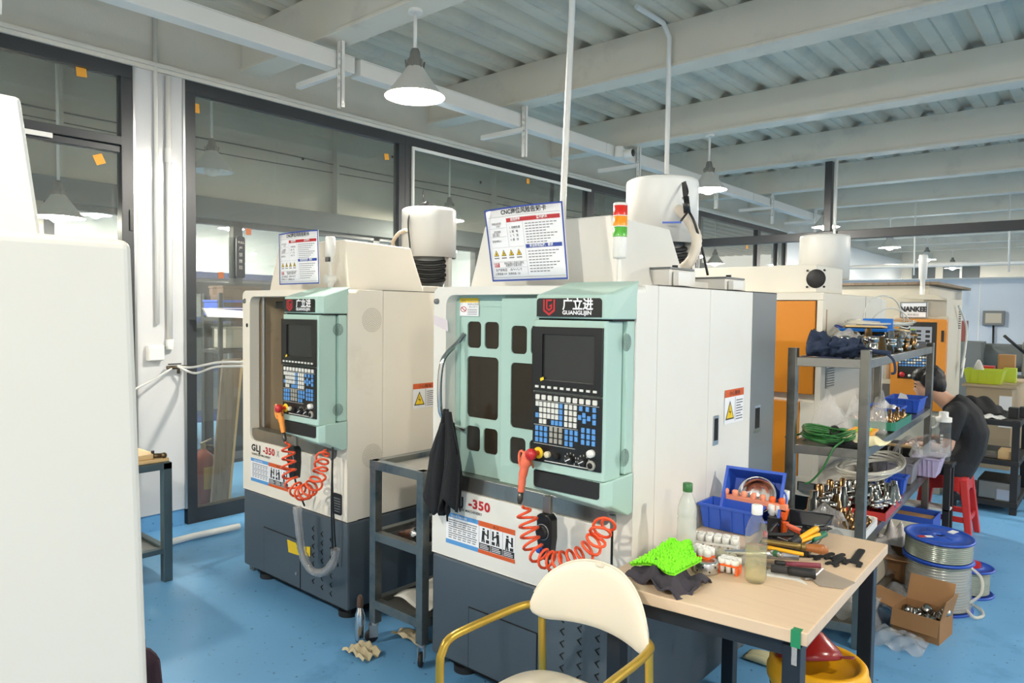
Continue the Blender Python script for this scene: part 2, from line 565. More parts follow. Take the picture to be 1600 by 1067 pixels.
# ---------------- the neighbouring rooms behind the glass
wn = sempty('wall_neighbour')
part('upper_wall', MB().box(-7.2, -7.0, -5, 14.4, 2.62, 3.7), m_greywall, wn)
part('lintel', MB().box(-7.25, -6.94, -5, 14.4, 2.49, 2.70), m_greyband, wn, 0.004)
part('cable_run', MB().tube([(-6.985, y, 3.27 + 0.01 * math.sin(y * 2)) for y in np.linspace(-4, 14, 40)], 0.008, 6).tube([(-6.985, y, 3.17 + 0.012 * math.sin(y * 1.3)) for y in np.linspace(-4, 14, 40)], 0.006, 6), m_black, wn)
for k, yb in enumerate((-3.4, -0.6, 2.1, 4.9, 7.6, 10.4, 13.1)):
    part('wall_pilaster', MB().box(-7.0, -6.9, yb, yb + 0.03, 2.7, 3.7), m_greywall, wn)
part('lower_wall', MB().box(-7.2, -7.0, -5, 2.0, 0, 2.5), m_greywall, wn)
part('lower_wall', MB().box(-7.2, -7.0, 7.4, 14.4, 0, 1.9), m_greywall, wn)
wf = sempty('window_7')
fr = [(2.0, 2.08), (3.70, 3.80), (5.5, 5.6), (7.3, 7.4)]
for y0, y1 in fr:
    part('frame', MB().box(-7.1, -7.0, y0, y1, 0, 2.49), m_frame, wf, 0.003)
for z0, z1 in ((2.44, 2.5), (1.74, 1.86), (1.30, 1.40), (0.06, 0.16)):
    part('transom', MB().box(-7.1, -7.0, 2.0, 7.4, z0, z1), m_frame, wf, 0.003)
part('frame', MB().box(-7.1, -7.0, 3.40, 3.48, 0, 1.74), m_frame, wf, 0.003)
part('pane', MB().box(-7.06, -7.056, 2.0, 7.4, 0.1, 2.45), m_glass, wf)
struct('wall_far_room', MB().box(-11.2, -11, -5, 14.4, 0, 3.7), m_wall)
struct('wall_far_room_end', MB().box(-11.2, -7.0, 9.0, 9.1, 0, 3.7), m_wall)
m_bluemetal = M('blue_metal_rack', (70, 100, 190), 0.4)


def blue_rack(y0, y1, x0, label):
    t = thing('storage_rack', label, 'rack', (x0, y0, 0))
    L = y1 - y0
    for yy in (0, L - .05):
        for xx in (0, .45):
            part('post', MB().box(xx, xx + .05, yy, yy + .05, 0, 2.0), m_bluemetal, t)
    for zz in (.25, .85, 1.42, 1.95):
        part('shelf', MB().box(0, .5, 0, L, zz, zz + .07), m_bluemetal, t)
    part('back_panel', MB().box(0, .01, 0, L, .2, 2.0), m_wplas, t)


blue_rack(3.55, 5.6, -8.7, 'blue steel storage rack in the room behind the glass wall, left of the two')
blue_rack(5.9, 7.3, -8.9, 'blue steel storage rack in the far room, right of the two')
for k, (y, z, w_, h_, mm) in enumerate(((3.8, 1.49, .3, .22, m_wplas), (4.2, 1.49, .28, .20, m_wplas), (4.6, 1.49, .3, .26, m_card), (3.75, .92, .35, .3, m_grey), (4.3, .92, .4, .26, m_wplas), (4.9, .92, .34, .3, m_blue))):
    t = thing('storage_carton', ('white carton at the left end of the upper shelf of the far blue rack', 'white carton next to the left one on the far blue rack', 'brown carton on the upper shelf of the far blue rack', 'grey carton low in the far blue rack', 'white carton low in the middle of the far blue rack', 'blue crate low in the far blue rack')[k], 'box', (-8.6, y, z))
    part('carton_body', MB().box(0, .3, 0, w_, 0, h_), mm, t, .004)
    part('lid', MB().box(-.005, .305, -.005, w_ + .005, h_, h_ + .03), mm, t, .003)

# far end of the hall
wb = sempty('wall_back')
part('end_wall', MB().box(-5.5, 9, 24, 24.2, 0, ZB), m_wallc, wb)
for k, (xa, xb) in enumerate(((-4.9, -4.3), (-4.1, -3.2), (-2.1, -1.4))):
    part('end_window', MB().box(xa, xb, 23.97, 24.0, 1.9, 3.1), m_greyband, wb)
    part('window_bar', MB().box((xa + xb) / 2 - .03, (xa + xb) / 2 + .03, 23.94, 23.97, 1.9, 3.1), m_pipe, wb)
wp = sempty('wall_partition')
part('partition', MB().box(-4.2, 9, 14.0, 14.12, 0, 2.23), m_wallb, wp)
part('cap_rail', MB().box(-4.2, 9, 13.98, 14.14, 2.23, 2.26), m_wall, wp, .004)
part('seam', MB().box(-1.86, -1.84, 13.992, 14.0, 0, 2.2).box(-.46, -.44, 13.992, 14.0, 0, 2.2), m_wall, wp)
dr = sempty('door_1')
for k in range(7):
    part('fold_panel', MB().hexa([(-1.16 + .07 * k, 13.93, 0), (-1.095 + .07 * k, 13.96, 0), (-1.095 + .07 * k, 13.99, 0), (-1.16 + .07 * k, 13.96, 0), (-1.16 + .07 * k, 13.93, 1.85), (-1.095 + .07 * k, 13.96, 1.85), (-1.095 + .07 * k, 13.99, 1.85), (-1.16 + .07 * k, 13.96, 1.85)]), m_wplas, dr)
part('door_head', MB().box(-1.2, -.6, 13.92, 14.0, 1.85, 1.93), m_wall, dr)
struct('wall_right', MB().box(9, 9.2, -5, 25, 0, 1.0), m_wall)

# black rail across the hall, hung from the fourth visible beam
rl = thing('overhead_rail', 'long black horizontal steel rail hung across the hall from a black post', 'rail', (0, 8.80, 0))
part('rail', MB().box(-5.15, 4.5, -.05, .05, 2.485, 2.585), m_frame, rl, .004)
part('hanger_post', MB().box(-2.74, -2.66, -.04, .04, 2.585, 3.40), m_frame, rl, .004)
tag(link('conduit', MB().rod((-2.60, 8.72, 2.0), (-2.60, 8.72, 3.40), .018), m_pipe), 'thin white conduit dropping beside the black hanger post', 'conduit')

# white trunking slung under the beams along the glazed wall
TX = -4.15
TX = -4.15
tr = thing('cable_trunking', 'long white cable trunking slung under the beams along the glass wall', 'trunking', (TX, 0, 3.225))
for y0, y1 in ((-4, -.5), (-.5, 3.06), (3.10, 6.2), (6.2, 10.0), (10.0, 13.6)):
    part('trunking_length', MB().box(-.055, .055, y0, y1 - .008, 0, .105), m_pipe, tr, .003)
    part('trunking_lid', MB().box(-.058, .058, y0 + .002, y1 - .01, .105, .112), m_pipe, tr)
for k, y in enumerate(BY[2:9]):
    t = thing('channel_hanger', 'slotted white hanger holding the trunking under the %s beam from the left' % ('topmost', 'large front', 'second', 'third', 'fourth', 'fifth', 'sixth')[k], 'bracket', (TX + .085, y + .1, 3.40), group=None)
    bb = MB()
    bb.plate(rectpts(-.022, .022, -.44, 0), [rrect(-.008, .008, -.33 + .05 * i, -.305 + .05 * i, .006, 2) for i in range(6)], 0, .003, FRONT)
    bb.box(-.022, -.019, 0, .03, -.44, 0).box(.019, .022, 0, .03, -.44, 0)
    part('channel', bb, m_pipe, t)
    part('arm', MB().bar((-.02, .02, -.198), (-.52, .02, -.198), .04, .04), m_pipe, t, .003)
t = thing('security_camera', 'small white bullet camera mounted on the trunking', 'camera', (TX + .1, 6.36, 3.27))
part('mount', MB().cyl((0, 0), .045, -.06, .05, 16), m_wplas, t)
mm = T(.0, -.02, -.01) @ RZ(-.5) @ RX(PI / 2 - .15)
part('camera_body', MB().lathe([(0, -.02), (.042, -.02), (.045, .05), (.045, .11), (.04, .12)], 18, T(0.02, 0.05, -.02) @ RY(PI / 2)), m_wplas, t)
part('lens', MB().lathe([(0, .122), (.036, .122), (.036, .115)], 18, T(0.02, 0.05, -.02) @ RY(PI / 2)), m_black, t)

# pipes and box on the column
def pipe(pts, r, label, name='wall_pipe', cat='pipe', mat=None):
    return tag(link(name, MB().tube(pts, r, 10), mat or m_pipe), label, cat)


pipe([(WX + .02, 2.165, 3.62), (WX + .02, 2.165, 1.48)], .014, 'thin white conduit on the white column, left of the two')
pp = pipe([(WX + .022, 2.25, 3.22), (WX + .022, 2.25, 1.36)], .019, 'thicker white pipe on the white column, right of the two')
part('pipe_coupling', MB().cyl((WX + .022, 2.25), .024, 2.62, 2.72, 14), m_pipe, pp)
part('pipe_end', MB().cyl((WX + .022, 2.25), .026, 1.30, 1.37, 14), m_pipe, pp)
p = on_x(240, 551, WX)
t = thing('switch_box', 'square white electrical box on the white column below the conduit', 'switch box', (WX, p.y, p.z))
part('box_body', MB().box(0, .05, -.055, .055, -.055, .055), m_wplas, t, .005)
part('cover_plate', MB().box(.05, .056, -.05, .05, -.05, .05), m_wplas, t, .003)
# valve and the white hoses to the left machine
p = on_x(272, 574, WX + .05)
t = thing('pipe_valve', 'small dark brass valve at the lower end of the pipe on the column', 'valve', p)
part('valve_body', MB().rod((0, -.05, 0), (0, .09, 0), .014).rod((0, .03, 0), (.0, .03, -.045), .011), M('old_brass', (88, 76, 60), .4, .7), t)
part('valve_lever', MB().box(-.006, .006, -.04, .05, .02, .028), m_black, t)


def hose(pts, r, mat, label, name='air_hose', cat='hose', sm=12):
    P = [Vector(q) for q in pts]; o = []
    for i in range(len(P) - 1):         # Catmull-Rom
        a = P[max(i - 1, 0)]; b_ = P[i]; c = P[i + 1]; d = P[min(i + 2, len(P) - 1)]
        for k in range(sm):
            u = k / sm
            o.append(.5 * ((2 * b_) + (c - a) * u + (2 * a - 5 * b_ + 4 * c - d) * u * u + (3 * b_ - a - 3 * c + d) * u ** 3))
    o.append(P[-1])
    if label is None:
        return MB().tube(o, r, 8)
    return tag(link(name, MB().tube(o, r, 8), mat), label, cat)


m_whose = M('translucent_hose', (205, 206, 202), 0.25)
a = on_x(277, 572, WX + .06)
hose([a, on_y(300, 574, 2.36), on_y(345, 566, 2.3), (-3.95, 2.25, 1.27)], .009, m_whose, 'upper white hose slung from the column valve to the left machine')
hose([a, on_y(305, 583, 2.36), on_y(340, 573, 2.3), (-3.95, 2.27, 1.25)], .009, m_whose, 'lower white hose sagging from the column valve to the left machine')
hose([on_x(268, 576, WX + .06), on_x(245, 590, WX + .12), on_x(215, 606, WX + .3), on_x(160, 640, WX + .6)], .008, m_whose, 'white hose running left from the column valve')

# ---------------- pendant lamps
m_shade = M('galvanised_shade', (206, 206, 202), 0.4, 0.25, var=0.05)
m_lining = M('white_shade_lining', (238, 238, 234), 0.4)
m_bulb = emitter('lit_bulb', (1.0, 0.93, 0.82), BULB)
m_bulboff = M('frosted_bulb', (205, 205, 200), 0.4)
m_cap = M('lamp_cap', (128, 128, 124), 0.45, 0.4)


def pendant(loc, ztop, label, lit=True, group=None):
    t = thing('pendant_lamp', label, 'lamp', loc, group=group)      # origin: centre of the shade rim
    h = ztop - loc[2]
    part('rod', MB().rod((0, 0, .27), (0, 0, h), .011), m_pipe, t)
    part('canopy', MB().cyl((0, 0), .045, h - .02, h, 16), m_pipe, t)
    part('socket_cap', MB().lathe([(0, .285), (.022, .285), (.03, .265), (.034, .235), (.048, .215), (.05, .16), (.046, .155)], 20), m_cap, t)
    bb = MB()
    for k in range(6):
        a = k * PI / 3
        bb.bar((.05 * math.cos(a), .05 * math.sin(a), .165), (.058 * math.cos(a), .058 * math.sin(a), .215), .012, .004)
    part('vent_rib', stuff_mb(bb), m_cap, t)
    part('shade', MB().lathe([(.05, .175), (.066, .15), (.09, .115), (.135, .055), (.168, .012), (.180, .0)], 32), m_shade, t)
    part('shade_lining', MB().lathe([(.0, .168), (.047, .168), (.062, .148), (.087, .112), (.132, .052), (.165, .010), (.180, .0)], 32), m_lining, t)
    part('bulb', MB().lathe([(.02, .14), (.03, .12), (.052, .07), (.066, .03), (.066, .005), (.054, -.022), (.03, -.038), (0, -.043)], 20), m_bulb if lit else m_bulboff, t)
    return t


def stuff_mb(b): return b


P0 = pendant((-3.30, 2.90, 2.885), 3.40, 'nearest lit pendant lamp, hanging above the gap left of the middle machine')
lampz = 2.88
lt = [(1107, 297, 'lit pendant lamp hanging right of the big white tank of the middle machine'), (1390, 387, 'lit pendant lamp above the machine with the nameplate, below the black rail'), (1448, 406, 'small lit pendant lamp just right of the nearer one past the black rail'), (1488, 419, 'far lit pendant lamp in front of the cream end wall'), (1290, 355, 'lit pendant lamp glaring behind the black hanger post')]
for x_, y_, lb in lt:
    p = on_z(x_, y_, lampz)
    yb_ = 2.90 + 1.932 * round((p.y - 2.90) / 1.932)        # hung from the nearest beam
    pendant(tuple(on_y(x_, y_, yb_)), 3.40, lb)
for k, q in enumerate(((1.6, 2.9), (-0.9, -.97), (1.4, 8.69), (-3.6, -.97), (4.6, 6.76), (2.4, -.97), (1.6, 14.49), (5.2, 10.63))):  # lamps out of view, added for their light on fronts and right sides
    dup(P0, (q[0], q[1], 2.885), label='lit pendant lamp added to the unseen hall rows beside and behind the viewpoint', group='pendant lamps out of view')
p = on_x(331, 268, -6.1)
pendant(tuple(p), ZB, 'unlit pendant lamp behind the glass wall, right of the white column', lit=False)
for k, q in enumerate(((-8.3, 2.7), (-8.3, 4.4), (-8.3, 6.1), (-8.2, 7.8), (-9.9, 3.4), (-9.9, 5.2))):  # hidden lamps added to brighten the far room
    pendant((q[0], q[1], 2.75), ZB, 'unseen pendant lamp added to brighten the room behind the two glass walls', group='added lamps of the far room')

for (x_, y_, lb) in ((92, 340, 'lit pendant lamp glowing behind the left window'), (702, 345, 'lit pendant lamp glowing behind the glass, right of the left white drum'), (1117, 412, 'lit pendant lamp behind the far glazing, below the black rail')):
    p = on_x(x_, y_, -6.3)
    pendant(tuple(p), ZB, lb)
# conduits to the machines
pipe([on_y(895, 0, 3.0) + Vector((0, 0, .25)), on_y(894, 8, 3.0), on_y(880, 312, 2.98), on_y(878, 450, 2.98)], .0165, 'tall white conduit running from the ceiling down behind the notice card', 'wall_conduit', 'conduit')
q0 = on_y(1045, 112, 4.70)
pipe([(q0.x - .04, 4.3, 3.70), (q0.x - .01, 4.62, 3.68), (q0.x, 4.70, 3.60), (q0.x, 4.70, 2.2)], .018, 'white conduit running down the beam face to the big white tank', 'wall_conduit', 'conduit')
# flush rods hanging from the far beams
for (x_, y0_, y1_, Y, lb) in ((1430, 335, 430, 12.6, 'thin white drop rod left of the far lamps'), (1578, 302, 425, 12.6, 'thin white drop rod with a small hook at the right edge')):
    a = on_y(x_, y0_, Y); c = on_y(x_ - 2, y1_, Y)
    pipe([(a.x, Y, 3.4), c], .012, lb, 'drop_rod', 'rod')
pipe([(-4.9, 12.9, 2.42), (6, 12.9, 2.42)], .035, 'white pipe crossing the far part of the hall below the beams', 'overhead_pipe')

# ================================================================== MACHINING CENTRES
MY = 2.14
MW, MD = 1.02, 1.29
m_winpane = M('smoked_door_window', (52, 46, 38), 0.12, var=0.2, scale=9)
m_beige = M('beige_interior', (196, 178, 150), 0.5, var=0.06, alt=(160, 138, 104), alo=0.58, ahi=0.8, ascale=4)
m_screen = M('dark_screen', (44, 46, 46), 0.12, var=0.1)
m_keyw = M('white_key', (214, 214, 208), 0.45, var=0.02)
m_keyb = M('blue_key', (88, 146, 208), 0.45, var=0.02)
m_keyg = M('grey_key', (158, 156, 148), 0.45, var=0.02)
m_holes = M('hole_black', (18, 22, 22), 0.7)
KEYW = MB().prism(rrect(-.009, .009, -.0085, .0085, .002, 1), -.004, 0, FRONT).mesh('key'); KEYW.materials.append(m_keyw)
KEYB = MB().prism(rrect(-.009, .009, -.0085, .0085, .002, 1), -.004, 0, FRONT).mesh('key'); KEYB.materials.append(m_keyb)
KEYG = MB().prism(rrect(-.009, .009, -.0085, .0085, .002, 1), -.004, 0, FRONT).mesh('key'); KEYG.materials.append(m_keyg)
KEYS = MB().prism(rectpts(-.0065, .0065, -.008, .008), -.004, 0, FRONT).mesh('key'); KEYS.materials.append(m_keyw)
KEYSB = MB().prism(rectpts(-.0065, .0065, -.008, .008), -.004, 0, FRONT).mesh('key'); KEYSB.materials.append(m_keyb)
KEYSG = MB().prism(rectpts(-.0065, .0065, -.008, .008), -.004, 0, FRONT).mesh('key'); KEYSG.materials.append(m_keyg)
SOFT = MB().prism(rectpts(-.0075, .0075, -.004, .004), -.003, 0, FRONT).mesh('soft_key'); SOFT.materials.append(m_keyw)
CHEV = MB().prism([(.010, .013), (.014, .013), (-.002, 0), (.012, -.014), (.008, -.014), (-.008, 0)], -.0035, 0, FRONT).mesh('louver')
CHEV.materials.append(m_holes)


def keyboard(cp, U, V, yf):
    """U, V map the reading of the key field to panel x and z"""
    def k(me, zx, zy): link('key', me, None, cp, loc=(U(zx), yf, V(zy)))
    for i in range(10):
        k(KEYW, 730 + 40.5 * i, 333)
    cols = [728, 753, 780, 806, 833, 858, 885]
    lay = ['wwwwwwb', '.wwwwwb', 'bwwwwwb', '.ww.bbb']
    for r, row in enumerate(lay):
        for c, ch in enumerate(row):
            if ch != '.':
                k(KEYS if ch == 'w' else KEYSB, cols[c], 375 + 35 * r)
        for zx in (918, 947, 975):
            k(KEYS, zx, 375 + 35 * r)
    for zx, zy in ((1010, 375), (1050, 375), (1092, 375), (1030, 412), (1004, 428), (1060, 428), (1032, 446), (1092, 412), (1092, 448)):
        k(KEYSB, zx, zy)
    for r in range(3):
        for zx in (728, 757, 787): k(KEYSB, zx, 524 + 35 * r)
        for zx in (823, 853, 884): k(KEYSG, zx, 520 + 35 * r)
        for zx in (922, 953, 984)[:3 if r < 2 else 2]: k(KEYSB, zx, 524 + 35 * r)
        for zx in (1025, 1058, 1090): k(KEYSB, zx, 500 + 35 * r)


def vent(parent, c, r, plane, mat=m_holes, rings=6):
    """perforated round vent: rings of small holes on a face (plane maps u, v, h)"""
    b = MB()
    for i in range(1, rings + 1):
        rr = r * (i - .3) / rings
        n = max(4, int(2 * PI * (i - .3) * .95))
        for j in range(n):
            a = 2 * PI * (j + .5 * (i % 2)) / n
            cx, cy = c[0] + rr * math.cos(a), c[1] + rr * math.sin(a)
            q = [(cx + .0019 * math.cos(t), cy + .0019 * math.sin(t)) for t in (0, PI / 3, 2 * PI / 3, PI, 4 * PI / 3, 5 * PI / 3)]
            b.add([plane @ Vector((x_, y_, c[2])) for x_, y_ in q], [tuple(range(6))])
    o = link('vent_holes', b, mat, parent); o['kind'] = 'stuff'
    return o


def warn_label(parent, y0, y1, z0, z1, x):
    """orange-headed electrical warning label on a side face"""
    P = lambda u, v, h=.0: (x + h, y0 + (y1 - y0) * u, z0 + (z1 - z0) * v)
    o = part('warning_label', flat(MB(), rectpts(0, 1, 0, 1), lambda u, v: P(u, v, .0015)), m_paper, parent)
    for mat, pts, h in ((m_inkor, rectpts(.0, 1, .78, 1), .002), (m_ink, [(.05, .12), (.5, .12), (.275, .68)], .002), (m_inkyel, [(.1, .16), (.45, .16), (.275, .6)], .0025), (m_ink, [(.27, .2), (.33, .36), (.26, .36), (.29, .52), (.22, .33), (.29, .33)], .003), (m_ink, rectpts(.54, .555, .04, .76), .002)):
        part('print', flat(MB(), pts, lambda u, v: P(u, v, h)), mat, o)
    b = MB()
    lettering(b, '小心触电', .22, .83, .16, lambda u, v: P(u, v, .003), sx=.9)
    for i in range(8):
        flat(b, rectpts(.6, .95 - .1 * (i % 3 == 2), .08 + .08 * i, .105 + .08 * i), lambda u, v: P(u, v, .002))
    part('print', b, m_ink, o)


def emblem(b, cx, cz, s, place):
    """shield emblem: an outer U of two strokes with a pointed foot round an angular G"""
    def pl(pts): flat(b, [(cx + x_ * s, cz + y_ * s) for x_, y_ in pts], place)
    pl([(-.5, .5), (-.36, .5), (-.36, -.18), (-.5, -.28)]); pl([(-.5, -.28), (-.36, -.18), (0, -.42), (0, -.6)])
    pl([(.5, .5), (.36, .5), (.36, -.18), (.5, -.28)][::-1]); pl([(.5, -.28), (.36, -.18), (0, -.42), (0, -.6)][::-1])
    pl([(-.26, .5), (.28, .5), (.18, .38), (-.26, .38)]); pl([(-.26, .38), (-.13, .38), (-.13, -.06), (-.26, -.12)])
    pl([(-.26, -.12), (-.13, -.06), (0, -.15), (0, -.3)]); pl([(.26, -.12), (.13, -.06), (0, -.15), (0, -.3)][::-1])
    pl([(.13, -.06), (.26, -.12), (.26, .22), (.13, .14)]); pl([(.0, .1), (.13, .14), (.13, .04), (.0, .0)])


def centre(X0, label, open_door, body, seam):
    t = thing('machining_center', label, 'machine', (X0, MY, 0))
    def L(x, y, Y=MY): p = on_y(x, y, Y); return p.x - X0, p.z
    def LS(x, y): p = on_x(x, y, X0 + MW); return p.y - MY, p.z
    # carcass
    part('front_frame', MB().plate(rrect(0, MW, .532, 1.70, .03, 4, (0, 0, 1, 1)), [rrect(.075, .93, .83, 1.667, .045, 5)], 0, .06, FRONT), body, t, .004)
    part('base', MB().box(0, MW, 0, MD, .075, .528), m_slate, t, .012)
    part('base_seam', MB().box(.004, MW - .004, .004, MD - .01, .5275, .5325), m_dark, t)
    part('plinth', MB().box(.05, MW - .05, .06, MD - .05, .03, .076), m_dark, t)
    for fx in (.12, .9):
        for fy in (.1, 1.15):
            part('foot', MB().cyl((fx, fy), .055, 0, .03, 18).cyl((fx, fy), .02, .03, .08, 10), m_matte, t)
    part('left_side', MB().box(0, .035, .06, MD, .532, 1.70), body, t, .003)
    for a, c in zip(seam[:-1], seam[1:]):
        part('side_panel', MB().box(MW - .035, MW, a + (.06 if a == 0 else .0012), c - .0012, .532, 1.70), body, t, .0025)
    part('rear_section', MB().box(MW - .04, MW + .001, seam[-1], MD, .53, 1.705), m_grey, t, .003)
    part('top_plate', MB().box(.01, MW - .01, .07, MD - .01, 1.665, 1.695), body, t)
    part('top_seal', MB().box(.02, MW + .001, seam[1], MD, 1.700, 1.7025), m_dark, t)
    part('back_plate', MB().box(0, MW, MD - .02, MD, .53, 1.70), m_grey, t)
    part('sill', MB().box(.076, .929, .012, .09, .831, .897), m_steel, t, .003)
    part('hinge_knob', MB().lathe([(0, -.012), (.011, -.012), (.013, 0)], 14, T(.02, 0, 1.64) @ RX(-PI / 2)), m_grey, t)
    if open_door:
        part('cabin_lining', MB().box(.1, .98, .78, .8, .82, 1.69).box(.04, .055, .062, .78, .82, 1.69).box(.96, .98, .062, .78, .82, 1.69).box(.1, .98, .062, .8, .8, .82), m_beige, t)
        part('door_edge', MB().box(.10, .122, .062, .075, .9, 1.665), m_alu, t, .003)
        part('work_light', MB().box(.2, .48, .09, .16, 1.60, 1.64), m_black, t, .006)
        part('work_light_lens', MB().box(.33, .42, .082, .089, 1.603, 1.637), m_wplas, t)
        for z_ in (1.645, 1.50):
            part('mount_hole', MB().prism(circ(.045 if z_ < 1.6 else .02, z_, .012), -.001, 0, FRONT), m_holes, t)
    else:
        part('cabin_lining', MB().box(.1, .98, .5, .52, .82, 1.69), m_beige, t)
        for (dx0, dx1, yb, ws, nm) in ((.05, .40, .066, (.140, .323), 'left'), (.362, .80, .040, (.414, .599), 'right')):
            dz0, dz1 = .898, (1.69 if nm == 'left' else 1.655)
            x0, x1 = ws
            m_ = (x0 + x1) / 2
            dzz = -.004 if nm == 'left' else -.016
            hl = [rrect(x0, m_ - .01, 1.446 + dzz, 1.559 + dzz, .018, 4), rrect(m_ + .01, x1, 1.446 + dzz, 1.559 + dzz, .018, 4), rrect(x0, x1, 1.146 + dzz, 1.41 + dzz, .02, 4), rrect(x0, m_ - .01, 1.0 + dzz, 1.108 + dzz, .018, 4), rrect(m_ + .01, x1, 1.0 + dzz, 1.108 + dzz, .018, 4)]
            d = part('sliding_door', MB().plate(rectpts(dx0, dx1, dz0, dz1), hl, yb, yb + .012, FRONT), m_mint, t, .0015)
            for h in hl:
                xs = [q[0] for q in h]; zs = [q[1] for q in h]
                part('window_pane', MB().box(min(xs) - .004, max(xs) + .004, yb + .006, yb + .009, min(zs) - .004, max(zs) + .004), m_winpane, d)
            if nm == 'left':
                part('top_rail', MB().box(.06, .362, yb - .004, yb, 1.62, 1.69).box(.362, .80, yb - .002, yb, 1.63, 1.69), m_mint, d)
                part('door_return', MB().box(.06, .10, .0605, yb, .898, 1.666), m_mint, d)
        hb = [(.125, .064, 1.50), (.115, .03, 1.46), (.098, -.03, 1.40), (.094, -.05, 1.32), (.094, -.05, 1.20), (.10, -.04, 1.15), (.115, .0, 1.11), (.125, .064, 1.08)]
        part('door_handle', hose_mb(hb, .011), m_chrome, t)
        # warning label on the door
        a = L(719, 466, MY + .06); c = L(748, 494, MY + .06)
        P = lambda u, v, h=0: (a[0] + (c[0] - a[0]) * u, .0595 - h, c[1] + (a[1] - c[1]) * v)
        o = part('warning_label', flat(MB(), rectpts(0, 1, 0, 1), lambda u, v: P(u, v)), m_paper, t)
        part('print', flat(MB(), rectpts(0, 1, .76, 1), lambda u, v: P(u, v, .0008)), m_inkyel, o)
        b = MB(); lettering(b, '警告 WARNING', .1, .81, .13, lambda u, v: P(u, v, .0012))
        lettering(b, '未停止转前', .42, .62, .12, lambda u, v: P(u, v, .0012)); lettering(b, '禁止开门', .5, .48, .11, lambda u, v: P(u, v, .0012))
        for i in range(4):
            flat(b, rectpts(.42, .92, .08 + .09 * i, .11 + .09 * i), lambda u, v: P(u, v, .0012))
        part('print', b, m_inkgrey, o)
        b = MB()
        ring_o, ring_i = circ(.2, .38, .16, 20), circ(.2, .38, .125, 20)
        for i in range(20):
            j = (i + 1) % 20
            flat(b, [ring_o[i], ring_o[j], ring_i[j], ring_i[i]], lambda u, v: P(u, v, .0012))
        flat(b, [(.09, .46), (.12, .49), (.31, .3), (.28, .27)], lambda u, v: P(u, v, .0014))
        part('print', b, m_inkred, o)
        part('film_patch', flat(MB(), [(.0, 1.58), (.085, 1.56), (.09, 1.51), (.0, 1.54)], lambda u, v: (u, -.0012, v)), M('protective_film', (214, 204, 210), .3), t)
    # base details
    part('access_panel', MB().box(.233, .60, -.004, .0, .085, .343), m_slate, t, .001)
    part('access_gap', MB().box(.229, .604, -.002, .001, .082, .347), m_dark, t)
    part('access_lock', MB().cyl((.57, .16), .008, -.01, 0, 10, FRONT), m_alu, t)
    for c in range(3):
        for r in range(7):
            link('louver', CHEV, None, t, loc=(.72 + .08 * c, -.0005, .44 - .047 * r - .012 * c))
    # lettering on the front
    a = (.094, .772)
    F = lambda u, v: (u, -.0012, v)
    b = MB(); lettering(b, 'GLJ', a[0], a[1], .052, F, bold=.0022, space=1.1, sx=1.22); part('model_lettering', b, m_ink, t)
    b = MB(); lettering(b, '-350', .222, a[1], .052, F, bold=.0022, space=1.1, sx=1.2)
    part('model_lettering', b, m_inkred, t)
    if open_door:
        b = MB(); lettering(b, 'X', .365, a[1], .05, F, sx=.8); part('model_lettering', b, m_inkgrey, t)
    b = MB(); lettering(b, 'GUANG LIJIN MACHINERY', .095, .748, .0165, F, bold=.0003, space=1.06); part('maker_lettering', b, m_ink, t)
    # instruction plate: blue framed text left, three orange framed pictures right
    x0, x1, z0, z1 = .088, .484, .592, .728
    P = lambda u, v, h=.0: (x0 + (x1 - x0) * u, -.0012 - h, z0 + (z1 - z0) * v)
    o = part('instruction_plate', flat(MB(), rectpts(0, 1, 0, 1), lambda u, v: P(u, v)), m_paper, t)
    part('print', flat(flat(MB(), rectpts(0, .49, .86, 1), lambda u, v: P(u, v, .0006)), rectpts(0, .49, 0, .14), lambda u, v: P(u, v, .0006)), m_inklb, o)
    part('print', flat(flat(MB(), rectpts(.49, 1, .84, 1), lambda u, v: P(u, v, .0006)), rectpts(.49, 1, 0, .12), lambda u, v: P(u, v, .0006)), m_inkor, o)
    b = MB()
    for i in range(9):
        k = 0
        while k < 6:
            flat(b, rectpts(.04 + .072 * k, .04 + .072 * k + .05 + .01 * ((i * 7 + k * 3) % 3), .20 + .07 * i, .232 + .07 * i), lambda u, v: P(u, v, .0006)); k += 1
    part('print', b, m_inkgrey, o)
    b = MB(); lettering(b, '设备安全操作规程', .08, .885, .085, lambda u, v: P(u, v, .0009), sx=.36); part('print', b, m_paper, o)
    b = MB()
    for i in range(3):
        u0 = .5 + .166 * i
        flat(b, rectpts(u0 + .004, u0 + .16, .13, .32), lambda u, v: P(u, v, .0006))
        flat(b, rectpts(u0 - .001, u0 + .002, .12, .84), lambda u, v: P(u, v, .0006))
        # small standing figure with raised arm and a press
        for q in ([(.05, .74), (.08, .74), (.08, .8), (.05, .8)], [(.04, .5), (.075, .5), (.085, .72), (.045, .72)], [(.035, .36), (.055, .36), (.06, .52), (.04, .52)], [(.065, .36), (.085, .36), (.075, .52), (.055, .52)], [(.075, .68), (.125, .6), (.125, .56), (.075, .62)], [(.1, .36), (.145, .36), (.145, .46), (.1, .46)], [(.115, .5), (.14, .5), (.14, .78), (.115, .78)]):
            sgn = 1 if i != 1 else -1
            flat(b, [(u0 + (.08 + sgn * (e[0] - .08)), e[1] - (.03 if i == 2 else 0)) for e in q][::sgn], lambda u, v: P(u, v, .0006))
    lettering(b, '警 示', .70, .875, .09, lambda u, v: P(u, v, .0009), sx=.4)
    part('print', b, m_ink, o)
    b = MB()
    for i in range(3):
        for r_ in range(3):
            flat(b, rectpts(.515 + .166 * i, .64 + .166 * i - .02 * (r_ == 2), .165 + .05 * r_, .185 + .05 * r_), lambda u, v: P(u, v, .0009))
    part('print', b, m_paper, o)
    # operator station
    ybf = -.16
